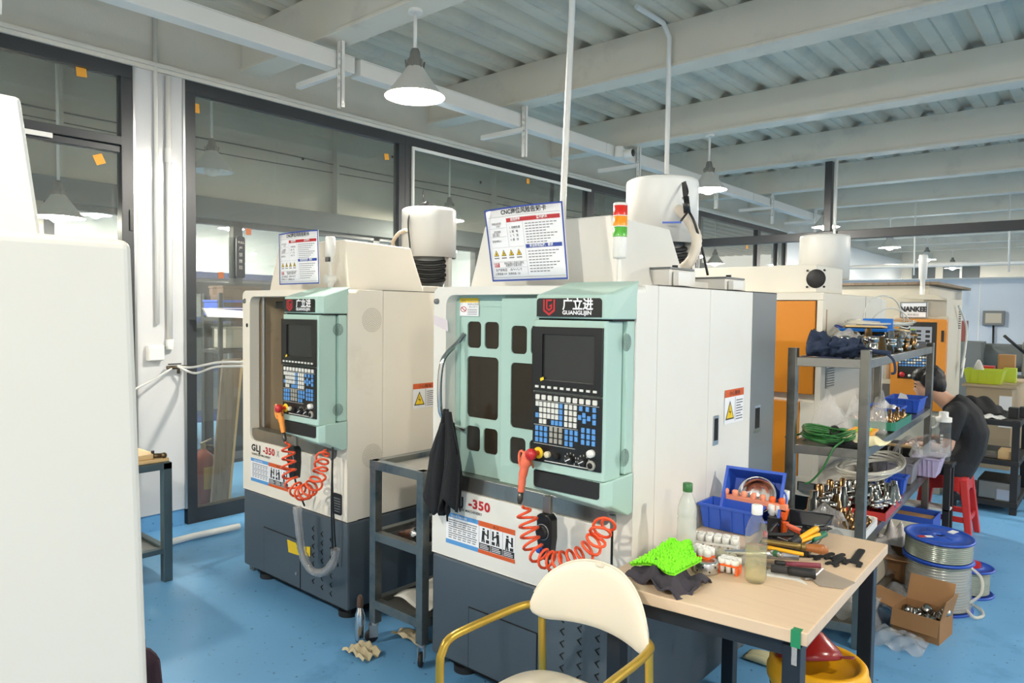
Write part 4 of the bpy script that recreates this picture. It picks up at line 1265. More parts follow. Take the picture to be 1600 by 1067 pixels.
# ---------------- things behind the glass near the left machine
m_oldwood = M('grey_weathered_wood', (128, 112, 94), .8, var=.2, scale=4, stretch=(6, 6, 1), alt=(98, 82, 66), alo=.5, ahi=.7)
pA, pB, pC, pD = on_x(330, 792, -5.45), on_x(356, 792, -5.45), on_x(377, 560, -5.45), on_x(349, 562, -5.45)
def plank8(q, th):
    return [Vector(v) for v in q] , th
t = thing('leaning_plank', 'weathered grey plank leaning behind the glass beside the extinguisher', 'plank', pA)
q = [v - pA for v in (pA, pB, pC, pD)]
bb = MB().hexa([q[0], q[1], q[1] + Vector((-.03, 0, 0)), q[0] + Vector((-.03, 0, 0)), q[3], q[2], q[2] + Vector((-.03, 0, 0)), q[3] + Vector((-.03, 0, 0))])
part('plank_board', bb, m_oldwood, t, .003)
part('plank_edge', MB().bar(q[1] + Vector((-.01, .006, .01)), q[2] + Vector((-.01, .006, -.01)), .012, .03), m_plank, t)
pe = on_x(318, 790, -5.62)
t = thing('fire_extinguisher', 'dusty red fire extinguisher standing behind the glass by the plank', 'extinguisher', (pe.x, pe.y, 0))
m_oldred = M('dusty_red', (132, 62, 50), .6, var=.15)
part('cylinder_body', MB().lathe([(0, .01), (.07, .01), (.078, .03), (.078, .36), (.07, .41), (.035, .44), (.025, .46)], 22), m_oldred, t)
part('label_band', MB().lathe([(.0785, .14), (.0785, .32)], 12, RZ(.0), True, -.4, 1.3), M('old_label', (170, 140, 70), .7), t)
part('valve_head', MB().cyl((0, 0), .02, .45, .50, 12).bar((0, -.02, .50), (0, .07, .53), .02, .012).bar((0, -.02, .485), (0, .08, .475), .02, .01), M('dusty_metal', (150, 140, 122), .6, .4), t)
part('discharge_hose', hose_mb([(0, .02, .48), (0, .08, .45), (.01, .10, .36), (.02, .085, .22)], .012), m_matte, t)
t = thing('white_bracket', 'white flat bar with a pointed end sticking out between the glass and the left machine', 'bracket', on_x(316, 487, -5.05))
q = [on_x(x_, y_, -5.05) - on_x(316, 487, -5.05) for x_, y_ in ((316, 481), (384, 486), (384, 497), (324, 495))]
part('bar', MB().prism([(v.y, v.z) for v in q], -.012, .012, SIDE), m_wplas, t, .002)
part('wall_stub', MB().box(-.13, -.012, q[1].y - .12, q[1].y - .08, q[1].z - .03, q[1].z), m_wplas, t)
part('bar_lip', MB().box(-.014, .014, q[0].y + .05, q[1].y, q[0].z - .004, q[0].z), m_wplas, t)
q = on_x(375, 402, -5.17)
t = thing('door_handle_plate', 'dark grey notice plate on the black mullion of the inner window', 'plate', q)
part('plate', MB().prism(rrect(-.035, .035, -.16, .16, .02, 4), -.0, .012, SIDE), m_frame, t)
b = MB()
lettering(b, 'PULL', -.024, .105, .024, lambda u, v: (.0125, u, v), bold=.0004)
for i, s in enumerate('严禁推拉'):
    lettering(b, s, -.016, .055 - .048 * i, .032, lambda u, v: (.0125, u, v))
part('lettering', b, m_keyg, t)
for k, (x_, y_, w_, h_, mm, lb) in enumerate(((368, 466, .34, .16, M('brown_carton', (92, 72, 56), .8), 'brown carton stacked behind the glass left of the left machine'), (349, 483, .22, .11, m_blue, 'blue bin behind the glass under the brown carton'), (358, 528, .18, .16, M('grey_notice', (160, 158, 150), .7), 'grey box with a printed face behind the glass'))):
    q = on_x(x_, y_, -5.7)
    t = thing('stored_box', lb, 'box', q)
    part('box_body', MB().box(-.12, .12, -w_ / 2, w_ / 2, -h_ / 2, h_ / 2), mm, t, .006)
    part('box_lid', MB().box(-.125, .125, -w_ / 2 - .005, w_ / 2 + .005, h_ / 2, h_ / 2 + .02), mm, t, .003)
t = thing('metal_stand', 'dark metal stand carrying boxes behind the glass', 'stand', (-5.7, on_x(368, 500, -5.7).y, 0))
zs_ = [on_x(349, 492, -5.7).z - .02, on_x(358, 541, -5.7).z - .02, .35]
for zz in zs_:
    part('stand_shelf', MB().box(-.15, .15, -.22, .34, zz - .03, zz), m_frame, t, .003)
for a_, c_ in ((-.13, -.20), (.13, -.20), (-.13, .32), (.13, .32)):
    part('stand_post', MB().box(a_ - .015, a_ + .015, c_ - .015, c_ + .015, 0, zs_[0] + .2), m_frame, t)

# sheet bundle leaning between glass and left machine
b = MB()
for i in range(3):
    b.box(-.012 - .018 * i, -.0 - .018 * i, .0, .22, 0, .62 + .03 * i)
solo('leaning_sheets', b, m_sheet, 'bundle of narrow metal strips leaning against the left side of the left machine', 'sheets', loc=(-3.97, 2.22, 0))
bpy.data.objects['leaning_sheets']['kind'] = 'stuff'

# ---------------- metal trolley between the machines
t = thing('metal_trolley', 'bare steel three-shelf trolley standing between the two machines', 'trolley', (-2.33, 2.11, 0))
TW, TD, TZ = .375, .72, .885
pw = .042
m_tsteel = M('oiled_steel', (124, 128, 126), .38, .75, var=.2, scale=7, alt=(70, 92, 104), alo=.48, ahi=.68, ascale=5)
for sx in (0, -TW + pw):
    for sy in (0, TD - pw):
        part('post', MB().box(sx - pw, sx, sy, sy + pw, .10, TZ), m_tsteel, t, .002)
for zz, lip in ((TZ, .012), (.545, .01), (.215, .01)):
    for a_ in ((-TW, 0, 0, .04), (-TW, 0, TD - .04, TD), (-.04, 0, .04, TD - .04), (-TW, -TW + .04, .04, TD - .04)):
        part('rail', MB().box(a_[0] - (.001 if zz == TZ else -.001), a_[1] + (.001 if zz == TZ else -.001), a_[2] - (.001 if zz == TZ else -.001), a_[3] + (.001 if zz == TZ else -.001), zz - .042, zz), m_tsteel, t, .002)
    part('tray', MB().box(-TW + .035, -.035, .035, TD - .035, zz - .032, zz - .026), m_sheet, t)
for sx in (-.021, -TW + .021):
    for sy in (.021, TD - .021):
        a_ = RND.uniform(-.9, .9)
        k = part('caster', MB().cyl((sx, sy), .018, .085, .102, 12).box(-.016, -.011, -.03, .012, .03, .09, T(sx, sy, 0) @ RZ(a_)).box(.011, .016, -.03, .012, .03, .09, T(sx, sy, 0) @ RZ(a_)), m_alu, t)
        part('wheel', MB().lathe([(.0, -.009), (.03, -.009), (.033, -.005), (.033, .005), (.03, .009), (0, .009)], 18, T(sx, sy, 0) @ RZ(a_) @ T(0, -.018, .034) @ RY(PI / 2)), m_matte, k)
TR = Vector((-2.33, 2.11, 0))
cl = thing('rag_bundle', 'black rag and tool bundle on the middle shelf of the steel trolley', 'rag', TR + Vector((-.2, .18, .523)))
part('rag', MB().grid(lambda u, v: ((u - .5) * .24, (v - .5) * .2, .055 * math.sin(PI * u) * math.sin(PI * v) * (1 + .5 * math.sin(14 * u + 3 * v)) * (1 + .4 * math.sin(17 * v))), 18, 14, True, .006), m_bcloth, cl)
hd = thing('spindle_holder', 'coppery tool holder lying on the middle shelf of the steel trolley', 'tool holder', TR + Vector((-.17, .085, .552)))
part('taper', MB().lathe([(0, -.08), (.013, -.08), (.014, -.045), (.02, -.04), (.026, .01), (.028, .02)], 18, RY(PI / 2 - .2)), M('bronzed_steel', (150, 104, 84), .25, .9), hd)
part('collar', MB().lathe([(.028, .02), (.031, .022), (.031, .045), (.02, .048), (.018, .075), (0, .075)], 18, RY(PI / 2 - .2)), m_chrome, hd)
hd = thing('yellow_box', 'small yellow box at the back of the trolley middle shelf', 'box', TR + Vector((-.1, .4, .52)))
part('box_body', MB().plate(rrect(-.07, .07, -.1, .1, .01, 2), [rrect(-.064, .064, -.094, .094, .008, 2)], 0, .05).box(-.066, .066, -.096, .096, 0, .004), m_yellow, hd)
hd = thing('key_bunch', 'small bunch of brass keys on the trolley top', 'keys', TR + Vector((-.16, .30, .862)))
for i in range(4):
    part('key_blade', MB().bar((0, 0, .002 + .003 * i), (.05 * math.cos(.7 * i - 1), .05 * math.sin(.7 * i - 1), .003 + .003 * i), .009, .002).prism(circ(0, 0, .011, 10), .001 + .003 * i, .003 + .003 * i), M('key_brass', (186, 164, 120), .35, .7) if i == 0 else bpy.data.materials['key_brass'], hd)
hd = solo('white_cloth', MB().grid(lambda u, v: ((u - .5) * .26, (v - .5) * .4, .012 + .012 * math.sin(7 * u + 2 * v) + .008 * math.sin(12 * v) - .03 * max(0, u - .85)), 14, 14, True, .004), M('white_cloth', (224, 222, 212), .9, bump=.2), 'folded white cloth on the bottom shelf of the steel trolley', 'cloth', loc=tuple(TR + Vector((-.185, .30, .20))))
hd = thing('oil_can', 'small steel bottle with a dark collar standing by the left trolley wheel', 'bottle', TR + Vector((-TW - .045, -.02, 0)))
part('can_body', MB().lathe([(0, 0), (.022, 0), (.024, .02), (.024, .13), (.016, .15), (.012, .17)], 16), m_chrome, hd)
part('can_cap', MB().lathe([(.014, .165), (.016, .17), (.014, .21), (.006, .225), (0, .226)], 14), M('brown_cap', (92, 66, 50), .5), hd)
hd = solo('crumpled_paper', MB().grid(lambda u, v: ((u - .5) * .16, (v - .5) * .11, .012 + .022 * abs(math.sin(9 * u + 4 * v)) * math.sin(PI * u) + .012 * math.sin(15 * v)), 16, 12, False, .002), M('kraft_scrap', (196, 182, 150), .9, bump=.2), 'crumpled scrap of pale paper on the floor by the trolley', 'paper', loc=tuple(TR + Vector((-.30, -.10, .002))))
hd = solo('crumpled_paper', MB().grid(lambda u, v: ((u - .5) * .2, (v - .5) * .09, .010 + .018 * abs(math.sin(7 * u - 5 * v)) * math.sin(PI * u) + .008 * math.sin(11 * v)), 16, 12, False, .002), bpy.data.materials['kraft_scrap'], 'crumpled scrap of pale paper under the trolley behind its left wheel', 'paper', loc=tuple(TR + Vector((-.25, .16, .002))))

# ================================================================== ARMCHAIR
m_leather = M('cream_leatherette', (226, 216, 196), .42, var=.02, bump=.06, bscale=300)
m_gold = M('gold_painted_tube', (190, 156, 62), .32, .55, var=.08)
CO = Vector((-1.21, 1.60, 0))
t = thing('armchair', 'cream padded armchair with gold tube arms in front of the middle machine', 'chair', CO)
BW = .235
Bp = lambda a: Vector((BW * math.sin(a), .235 * math.cos(a) * 1.0, 0))


def back_pt(u, v, out):
    # rounded D-shaped pad bowed round the sitter; u across, v up
    a = (u - .5) * 2
    ztop = .822 - .13 * abs(a) ** 2.6
    zbot = .605 + .012 * (1 - a * a)
    if abs(a) > .72:
        k = (abs(a) - .72) / .28
        zm = (ztop + zbot) / 2
        ztop = zm + (ztop - zm) * math.sqrt(max(0, 1 - k * k)); zbot = zm + (zbot - zm) * math.sqrt(max(0, 1 - k * k))
    z = zbot + (ztop - zbot) * v
    th = .022 * (max(0, math.sin(PI * v)) ** .45) * (max(0, 1 - abs(a) ** 8) ** .5)
    x = .222 * a
    y = .235 - .075 * a * a + .06 * (z - .68) + out * th
    return (x, y, z)


b = MB(); b.grid(lambda u, v: back_pt(u, v, -1), 28, 14); b.grid(lambda u, v: back_pt(1 - u, v, 1), 28, 14)
part('backrest', b, m_leather, t)
pip = [back_pt(i / 30, 1, 0) for i in range(1, 30)]
part('backrest_piping', MB().tube(pip, .004, 6), m_leather, t)
sv = []
def seat_pt(u, v, top):
    a = (u - .5) * 2; c = (v - .5) * 2
    r = max(abs(a), abs(c), 1e-6); n_ = (abs(a) ** 3.2 + abs(c) ** 3.2) ** (1 / 3.2)
    k = r / max(n_, 1e-6)
    x, y = .215 * a * k, -.02 + .215 * c * k
    e = max(0, 1 - n_ * k if False else 1 - r)
    return (x, y, (.455 + .028 * (1 - (1 - e) ** 4)) if top else (.455 - .03 * (1 - (1 - e) ** 6)))
b = MB(); b.grid(lambda u, v: seat_pt(u, v, True), 20, 20); b.grid(lambda u, v: seat_pt(1 - u, v, False), 20, 20)
part('seat', b, m_leather, t)
for s in (-1, 1):
    path = [(s * .245, -.185, 0), (s * .250, -.20, .30), (s * .252, -.205, .56), (s * .252, -.195, .615), (s * .25, -.165, .645), (s * .245, -.08, .652), (s * .24, .05, .652), (s * .232, .13, .652), (s * .215, .175, .65), (s * .17, .215, .645)]
    pp = spline(path, 6)
    n_ = len(pp)
    part('arm_and_front_leg', MB().tube(pp, [.012 + .004 * max(0, (.5 - p_.z)) * 1.2 if p_.z < .5 else .0125 for p_ in pp], 12), m_gold, t)
    part('rear_leg', MB().tube([(s * .205, .235, 0), (s * .20, .215, .30), (s * .198, .20, .60), (s * .198, .20, .64)], .0125, 12), m_gold, t)
part('back_tube', MB().tube(spline([(-.17, .215, .645), (-.09, .25, .645), (0, .262, .645), (.09, .25, .645), (.17, .215, .645)], 6), .011, 10), m_gold, t)
part('seat_ring', MB().tube([(.22 * math.cos(a), -.01 + .21 * math.sin(a), .425) for a in np.linspace(0, 2 * PI, 29)[:-1]], .010, 8, closed=True), m_gold, t)
part('top_tab', MB().box(-.012, .012, .226, .252, .812, .824), m_leather, t, .003)

# ================================================================== WORK TABLE
m_lam = M('beech_laminate', (214, 188, 158), .38, var=.05, scale=5, stretch=(1, 12, 1), alt=(196, 168, 138), alo=.55, ahi=.8, ascale=4)
m_legs = M('blue_black_steel', (34, 40, 48), .4, .3, var=.1)
TF = [(-1.255, 1.868), (-.613, 1.936), (-.642, 2.912), (-1.262, 2.90)]
t = thing('work_table', 'pale wood-topped work table on dark legs beside the middle machine', 'table', (-.94, 2.4, 0))
loc = Vector((-.94, 2.4, 0))
part('tabletop', MB().prism([(x_ - loc.x, y_ - loc.y) for x_, y_ in TF], .712, .75), m_lam, t, .004)
for k, (x_, y_) in enumerate(((-.665, 1.99), (-.695, 2.86), (-1.20, 1.93), (-1.215, 2.84))):
    part('leg', MB().box(x_ - .025 - loc.x, x_ + .025 - loc.x, y_ - .025 - loc.y, y_ + .025 - loc.y, 0, .69), m_legs, t, .003)
part('apron_rail', MB().bar((-1.20 - loc.x, 1.93 - loc.y, .68), (-.665 - loc.x, 1.99 - loc.y, .68), .03, .05), m_legs, t)
part('apron_rail', MB().bar((-.665 - loc.x, 1.99 - loc.y, .68), (-.695 - loc.x, 2.86 - loc.y, .68), .03, .05), m_legs, t)
part('apron_rail', MB().bar((-1.215 - loc.x, 2.84 - loc.y, .68), (-.695 - loc.x, 2.86 - loc.y, .68), .03, .05), m_legs, t)
e = Vector((-.642, 1.933, .73)) - loc
part('green_tape', MB().box(e.x - .013, e.x + .013, e.y - .0045, e.y - .002, -.025 + .73, .752).box(e.x - .012, e.x + .012, e.y - .002, e.y + .02, .7502, .7512), M('green_tape', (34, 128, 84), .4), t)
part('tape_tail', MB().box(e.x - .01, e.x + .004, e.y - .003, e.y - .0015, .655, .706), m_bag, t)
TZ0 = .751


def at(x_, y_, dz=0.0):
    p_ = on_z(x_, y_, TZ0 + dz); return p_


# ---- bottles
def bottle(loc, r, h, mats, label, liquid=None, cap_h=.028, cap_r=.016):
    t = thing('plastic_bottle', label, 'bottle', loc)
    pr = [(0, .003), (r * .8, .0), (r, .012), (r, h * .18), (r * .96, h * .2), (r, h * .23), (r, h * .55), (r * .95, h * .57), (r, h * .60), (r * .98, h * .70), (r * .72, h * .82), (cap_r * .95, h * .90), (cap_r * .95, h * .93)]
    part('bottle_body', MB().lathe(pr, 24), mats[0], t)
    part('cap', MB().lathe([(cap_r, h * .92), (cap_r + .001, h * .925), (cap_r + .001, h * .92 + cap_h), (cap_r * .9, h * .92 + cap_h + .002), (0, h * .92 + cap_h + .002)], 20), mats[1], t)
    if liquid:
        part('liquid', MB().lathe([(0, .006), (r * .78, .005), (r * .965, .014), (r * .965, liquid), (0, liquid)], 24), mats[2], t)
    return t


m_liq = clear('pale_yellow_liquid', (.93, .90, .70), .18, (.80, .76, .52), .05, 1.33)
bottle(at(1180, 908), .034, .235, (m_pet, m_wplas, m_liq), 'clear bottle half full of pale yellow liquid with a white cap on the table', .115)
m_milky = clear('milky_plastic', (.86, .88, .85), .35, (.86, .88, .86), .15, 1.45)
bottle(at(1072, 872), .033, .255, (m_milky, M('green_cap', (56, 112, 62), .4)), 'milky empty bottle with a green cap beside the machine wall')

# ---- green chenille cloth over a dark rag
c0 = at(1043, 908)
t = solo('dark_rag', MB().grid(lambda u, v: ((u - .5) * .22, (v - .5) * .20 + .02 * math.sin(6 * u), -.012 * max(0, .5 - v) * 2 + .040 * (math.sin(PI * min(1, u * 1.1)) * math.sin(PI * min(1, v + .12))) ** .6 + .012 * math.sin(17 * u + 6 * v) + .008 * math.sin(24 * v - 7 * u)), 30, 22, True, .004), M('charcoal_cloth', (58, 54, 62), .9, var=.2, scale=14, bump=.3, bscale=70), 'charcoal rag bunched over the front left corner of the table', 'cloth', loc=(c0.x + .0, c0.y, TZ0 + .012))
m_chen = M('lime_chenille', (128, 226, 34), .8, var=.12, scale=30)
def gfn(u, v):
    return Vector(((u - .5) * (.17 - .05 * v) + .02 * (v - .4), (v - .5) * .19 + .03 * math.sin(5 * u), .040 + .014 * math.sin(PI * v) * math.sin(PI * u) + .012 * math.sin(9 * u + 3) * v - .02 * (1 - v) * (1 - u) + .03 * v * v * (1 - u)))
t = thing('chenille_cloth', 'lime green chenille cleaning cloth lying over the charcoal rag', 'cloth', (c0.x - .012, c0.y + .045, TZ0 + .022))
part('cloth_base', MB().grid(lambda u, v: gfn(u, v), 18, 22, True, .006), m_chen, t)
b = MB()
for i in range(21):
    for j in range(28):
        u, v = (i + .5 * (j % 2) + .2 * RND.random()) / 21, (j + .3 * RND.random()) / 28
        p_ = gfn(min(1, u), min(1, v))
        d = Vector((RND.uniform(-.4, .4), RND.uniform(-.7, .1), .8)).normalized()
        b.tube([p_, p_ + d * .007, p_ + d * .012], [.0042, .005, .0022], 5)
stuff(part('cloth_pile', b, m_chen, t))

# ---- white rack of tubes and orange tube racks
m_orplas = M('bright_orange_plastic', (240, 98, 34), .4, var=.05)
m_translu = clear('frosted_tube', (.9, .9, .88), .55, (.86, .86, .82), .2, 1.4)


def rackrow(a, c, n, zt, mats, label, name='collet_rack', h=.055, dep=.055, rows=2, r=.0135):
    a = Vector(a); c = Vector(c)
    d = (c - a); L_ = d.length; ang = math.atan2(d.y, d.x)
    t = thing(name, label, 'rack', a, ang)
    part('rack_bar', MB().plate(rrect(0, L_, -dep / 2, dep / 2, .006, 2), [circ(L_ * (i + .5) / n, (-.5 + (j + .5) / rows) * dep, r * .72, 10) for i in range(n) for j in range(rows)], zt * .52, zt * .52 + .008), mats[0], t)
    part('rack_foot', MB().box(0, .006, -dep / 2, dep / 2, 0, zt * .52).box(L_ - .006, L_, -dep / 2, dep / 2, 0, zt * .52), mats[0], t)
    for i in range(n):
        for j in range(rows):
            m_ = T(L_ * (i + .5) / n, (-.5 + (j + .5) / rows) * dep, 0)
            o = part('holder', MB().lathe([(0, .004), (r * .55, .004), (r * .68, zt * .5), (r * .68, zt * .62), (r, zt * .66), (r, zt * .98), (r * .6, zt), (r * .55, zt * .8), (0, zt * .8)], 12, m_), mats[1], t)
    return t


pa, pc = at(1078, 858, .0), at(1150, 868, .0)
rackrow(pa + Vector((-.005, .0, 0)), pc + Vector((.01, .0, 0)), 6, .066, (m_wplas, m_wplas), 'white plastic rack of round holders beneath the front blue bin')
pa, pc = at(1083, 882), at(1112, 890)
rackrow(pa, pc, 3, .07, (m_orplas, m_wplas), 'orange plastic holder rack beside the milky bottle', dep=.05)
pa, pc = at(1122, 893), at(1152, 900)
rackrow(pa + Vector((0, .015, 0)), pc + Vector((0, .015, 0)), 3, .05, (m_orplas, m_wplas), 'low orange holder rack in front of the silver tube', dep=.045)
pa, pc = at(1128, 840, .12), at(1190, 856, .12)

# ---- blue bins
def bin_box(name, label, loc, L_, W_, H_, mat, rot=None, rz=0.0, taper=.012, lip=.006, group=None, cat='bin'):
    t = thing(name, label, cat, loc, rz, group, rot)
    th = .004
    l2, w2 = L_ / 2, W_ / 2
    def ring(dx, z): return [(-l2 + dx, -w2 + dx, z), (l2 - dx, -w2 + dx, z), (l2 - dx, w2 - dx, z), (-l2 + dx, w2 - dx, z)]
    R0, R1, R2, R3 = ring(taper, 0), ring(0, H_), ring(th, H_), ring(taper + th, th)
    v = R0 + R1 + R2 + R3
    f = [(3, 2, 1, 0)]
    for k in range(3):
        for i in range(4):
            j = (i + 1) % 4
            f.append((k * 4 + i, k * 4 + j, (k + 1) * 4 + j, (k + 1) * 4 + i))
    f.append((12, 13, 14, 15))
    part('bin_shell', MB().add(v, f), mat, t, .002)
    part('bin_rim', MB().plate([(q[0], q[1]) for q in ring(-lip, 0)], [[(q[0], q[1]) for q in ring(th, 0)]], H_ - .007, H_ + .002), mat, t, .0015)
    for i in range(4):
        xs = -l2 + taper + (L_ - 2 * taper) * (i + .5) / 4
        part('bin_rib', MB().hexa([(xs - .003, -w2 + taper * .9 - .004, .004), (xs + .003, -w2 + taper * .9 - .004, .004), (xs + .003, -w2 + taper, .004), (xs - .003, -w2 + taper, .004), (xs - .003, -w2 - .004, H_ - .01), (xs + .003, -w2 - .004, H_ - .01), (xs + .003, -w2 + .002, H_ - .01), (xs - .003, -w2 + .002, H_ - .01)]), mat, t)
    return t


q = at(1152, 838, .085)
bin_box('parts_bin', 'front blue plastic bin standing level behind the white holder rack', (-1.155, 2.685, .752), .215, .125, .095, m_blue, rz=.0)
q = on_z(1180, 800, .88)
tb = thing('parts_bin', 'blue plastic bin tipped up on edge with a steel bowl inside', 'bin', (-1.115, 2.835, .842))
bn = Matrix.Translation((0, 0, 0)) @ RZ(.12) @ RX(math.radians(62))
l2, w2, H_ = .112, .1, .085
v = []
for (dx, z) in ((.012, 0), (0, H_), (.005, H_), (.017, .005)):
    v += [bn @ Vector(p_) for p_ in ((-l2 + dx, -w2 + dx, z), (l2 - dx, -w2 + dx, z), (l2 - dx, w2 - dx, z), (-l2 + dx, w2 - dx, z))]
f = [(3, 2, 1, 0)] + [(k * 4 + i, k * 4 + (i + 1) % 4, (k + 1) * 4 + (i + 1) % 4, (k + 1) * 4 + i) for k in range(3) for i in range(4)] + [(12, 13, 14, 15)]
part('bin_shell', MB().add(v, f), m_blue, tb, .002)
part('bin_rim', MB().plate(rectpts(-l2 - .006, l2 + .006, -w2 - .006, w2 + .006), [rectpts(-l2 + .005, l2 - .005, -w2 + .005, w2 - .005)], H_ - .007, H_ + .002, bn), m_blue, tb, .0015)
for xs in (-.06, .06):
    part('bin_rib', MB().box(xs - .003, xs + .003, -w2 + .02, w2 - .02, .005, .009, bn), m_blue, tb)
part('bin_handle', MB().tube([bn @ Vector((l2 + .004 + .014 * math.sin(a), .03 * math.cos(a), H_ - .012)) for a in np.linspace(0, PI, 9)], .004, 6), m_blue, tb)
t = thing('steel_bowl', 'round steel bowl resting inside the tipped blue bin', 'bowl', (-1.115, 2.835, .842))
bw = bn @ T(.015, .008, .018) @ Matrix.Scale(.9, 4)
part('bowl_shell', MB().lathe([(0, 0), (.045, .0), (.07, .03), (.08, .052), (.085, .054), (.085, .057), (.078, .056), (.067, .032), (.043, .004), (0, .004)], 28, bw), m_chrome, t)
# orange rack behind the front bin
rk_ = thing('collet_rack', 'orange holder strip standing between the two blue bins', 'rack', (-1.235, 2.765, .866), .0)
part('rack_bar', MB().box(0, .27, -.012, .012, -.03, .0), M('pale_orange_plastic', (238, 150, 116), .45), rk_, .003)
for i in range(7):
    part('holder', MB().lathe([(.0, .024), (.009, .022), (.013, .015), (.012, .0)], 12, T(.02 + .038 * i, 0, 0)), m_orplas if i > 4 else bpy.data.materials['pale_orange_plastic'], rk_)
for i in range(2):
    part('end_block', MB().hexa([(.237, -.012, -.112 + .05 * i), (.265, -.012, -.112 + .05 * i), (.265, .012, -.112 + .05 * i), (.237, .012, -.112 + .05 * i), (.23, -.012, -.068 + .05 * i), (.275, -.012, -.068 + .05 * i), (.275, .012, -.068 + .05 * i), (.23, .012, -.068 + .05 * i)]), m_orplas, rk_, .003)
part('rack_foot', MB().box(.0, .03, -.012, .012, -.114, -.03), m_orplas, rk_)
# grey collet strip right of the tipped bin
rackrow(at(1204, 832) + Vector((.02, -.02, 0)), at(1216, 800) + Vector((.02, 0, 0)), 4, .11, (m_black, m_wplas), 'black strip of pale collets right of the tipped blue bin', dep=.05, rows=2, r=.016)

# ---- ring collet, glove
rg = thing('collet_ring', 'aluminium ring drilled with small holes beside the charcoal rag', 'ring', at(1103, 893))
part('ring_body', MB().lathe([(.026, 0), (.038, 0), (.04, .006), (.04, .034), (.036, .04), (.028, .04), (.026, .034), (.026, 0)], 28), m_alu, rg)
for i in range(12):
    part('ring_hole', MB().prism(circ(0, 0, .0032, 8), .0398, .0404, RZ(i * PI / 6 + .2) @ RY(PI / 2) @ T(-.012 - .014 * (i % 2), 0, 0)), m_holes, rg)
part('rust_core', MB().lathe([(0, .036), (.022, .038), (.024, .03), (.024, .0)], 18), M('rust_brown', (150, 84, 52), .6), rg)
solo('work_glove', MB().grid(lambda u, v: ((u - .5) * .12, (v - .5) * .09, .006 + .028 * (math.sin(PI * u) * math.sin(PI * v)) ** .7 + .009 * math.sin(16 * u - 8 * v) + .006 * math.sin(22 * v)), 22, 16, True, .004), M('sage_cloth', (150, 148, 128), .9, bump=.3), 'crumpled sage-grey work glove on the table behind the aluminium ring', 'glove', loc=tuple(at(1128, 880) + Vector((0, 0, .004))))
solo('film_scrap', MB().grid(lambda u, v: ((u - .5) * .11, (v - .5) * .09, .004 + .03 * math.sin(PI * u) * math.sin(PI * v) + .008 * math.sin(18 * u + 9 * v)), 18, 14, False), m_bag, 'crumpled clear film scrap left of the half-full bottle', 'film', loc=tuple(at(1160, 878)))

# ---- silver tube, mallet, rods and the tool tray
def rodthing(name, pts, r, mat, label, cat, n=14):
    P = [Vector(p_) for p_ in pts]
    return tag(link(name, MB().tube([p_ - P[0] for p_ in P], r, n), mat, None, 0, 2, P[0]), label, cat)


a_, c_ = at(1112, 861, .035), at(1247, 869, .035)
t = thing('silver_tube', 'long silver tube with a spiral slit lying across the table', 'tube', a_)
d = c_ - a_
part('tube_body', MB().tube([(0, 0, 0), d * .12, d * .35, d], [.006, .0075, .0125, .0145], 16), m_alu, t)
k_ = Vector((-d.y, d.x, 0)).normalized()
for i in range(4):
    s_ = .78 + .06 * i
    part('slit', MB().tube([d * (s_ + .012 * u) + (Vector((0, 0, 1)) * math.cos(2.0 * u - 1.6) + k_ * -math.sin(2.0 * u - 1.6)) * .0143 for u in np.linspace(0, 1, 8)], .0011, 5), m_dark, t)
part('tube_bore', MB().tube([d, d * 1.002], [.011, .011], 14), m_dark, t)

# tray
pa = [at(x_, y_) for x_, y_ in ((1186, 873), (1264, 873), (1300, 826), (1232, 814))]
ctr = sum(pa, Vector()) / 4
t = thing('tool_tray', 'black plastic tray heaped with hand tools at the back of the table', 'tray', (ctr.x, ctr.y, TZ0))
q = [p_ - Vector((ctr.x, ctr.y, TZ0)) for p_ in pa]
def tring(s, z): return [(v_.x * s, v_.y * s, z) for v_ in q]
v = tring(.93, 0) + tring(1.03, .05) + tring(1.0, .05) + tring(.9, .004)
f = [(3, 2, 1, 0)] + [(k * 4 + i, k * 4 + (i + 1) % 4, (k + 1) * 4 + (i + 1) % 4, (k + 1) * 4 + i) for k in range(3) for i in range(4)] + [(12, 13, 14, 15)]
part('tray_shell', MB().add(v, f), m_black, t, .002)
part('tray_rim', MB().tube(tring(1.03, .05), .004, 6, closed=True), m_black, t)
m_brass = M('olive_bronze', (134, 112, 62), .4, .6)
m_wood = M('varnished_wood', (158, 96, 46), .35, var=.2, scale=9)


def tool(name, p0, p1, parts_, label, cat):
    P0_, P1_ = Vector(p0), Vector(p1)
    t = thing(name, label, cat, P0_)
    d = P1_ - P0_
    for nm, s0, s1, r0, r1, mat in parts_:
        n_ = 6
        rr = [r0 + (r1 - r0) * i / n_ for i in range(n_ + 1)]
        part(nm, MB().tube([d * (s0 + (s1 - s0) * i / n_) for i in range(n_ + 1)], rr, 10), mat, t)
    return t


tool('hand_file', at(1190, 845, .075), at(1294, 860, .062), (('file_blade', 0, .62, .0085, .0105, m_brass), ('ferrule', .60, .66, .0125, .0125, m_brass), ('wood_handle', .65, .93, .0115, .0175, m_wood), ('handle_end', .93, 1, .0175, .008, m_wood)), 'wooden-handled file laid across the tool tray', 'file')
tool('dark_rod', at(1196, 835, .07), at(1240, 836, .07), (('rod_body', 0, 1, .008, .008, m_matte), ('red_tip', -.06, .03, .012, .012, m_red)), 'dark rod with a red end at the left of the tool tray', 'rod')
tool('screwdriver', at(1199, 855, .055), at(1255, 866, .06), (('yellow_handle', .0, 1, .007, .006, m_yellow),), 'flat yellow tool handle along the front of the tool tray', 'tool')
tool('pliers', at(1246, 843, .07), at(1276, 826, .085), (('yellow_grip', .0, 1, .008, .0115, m_yellow), ('jaw', -.35, .02, .012, .016, m_matte)), 'pliers with a fat yellow grip at the middle of the tool tray', 'pliers')
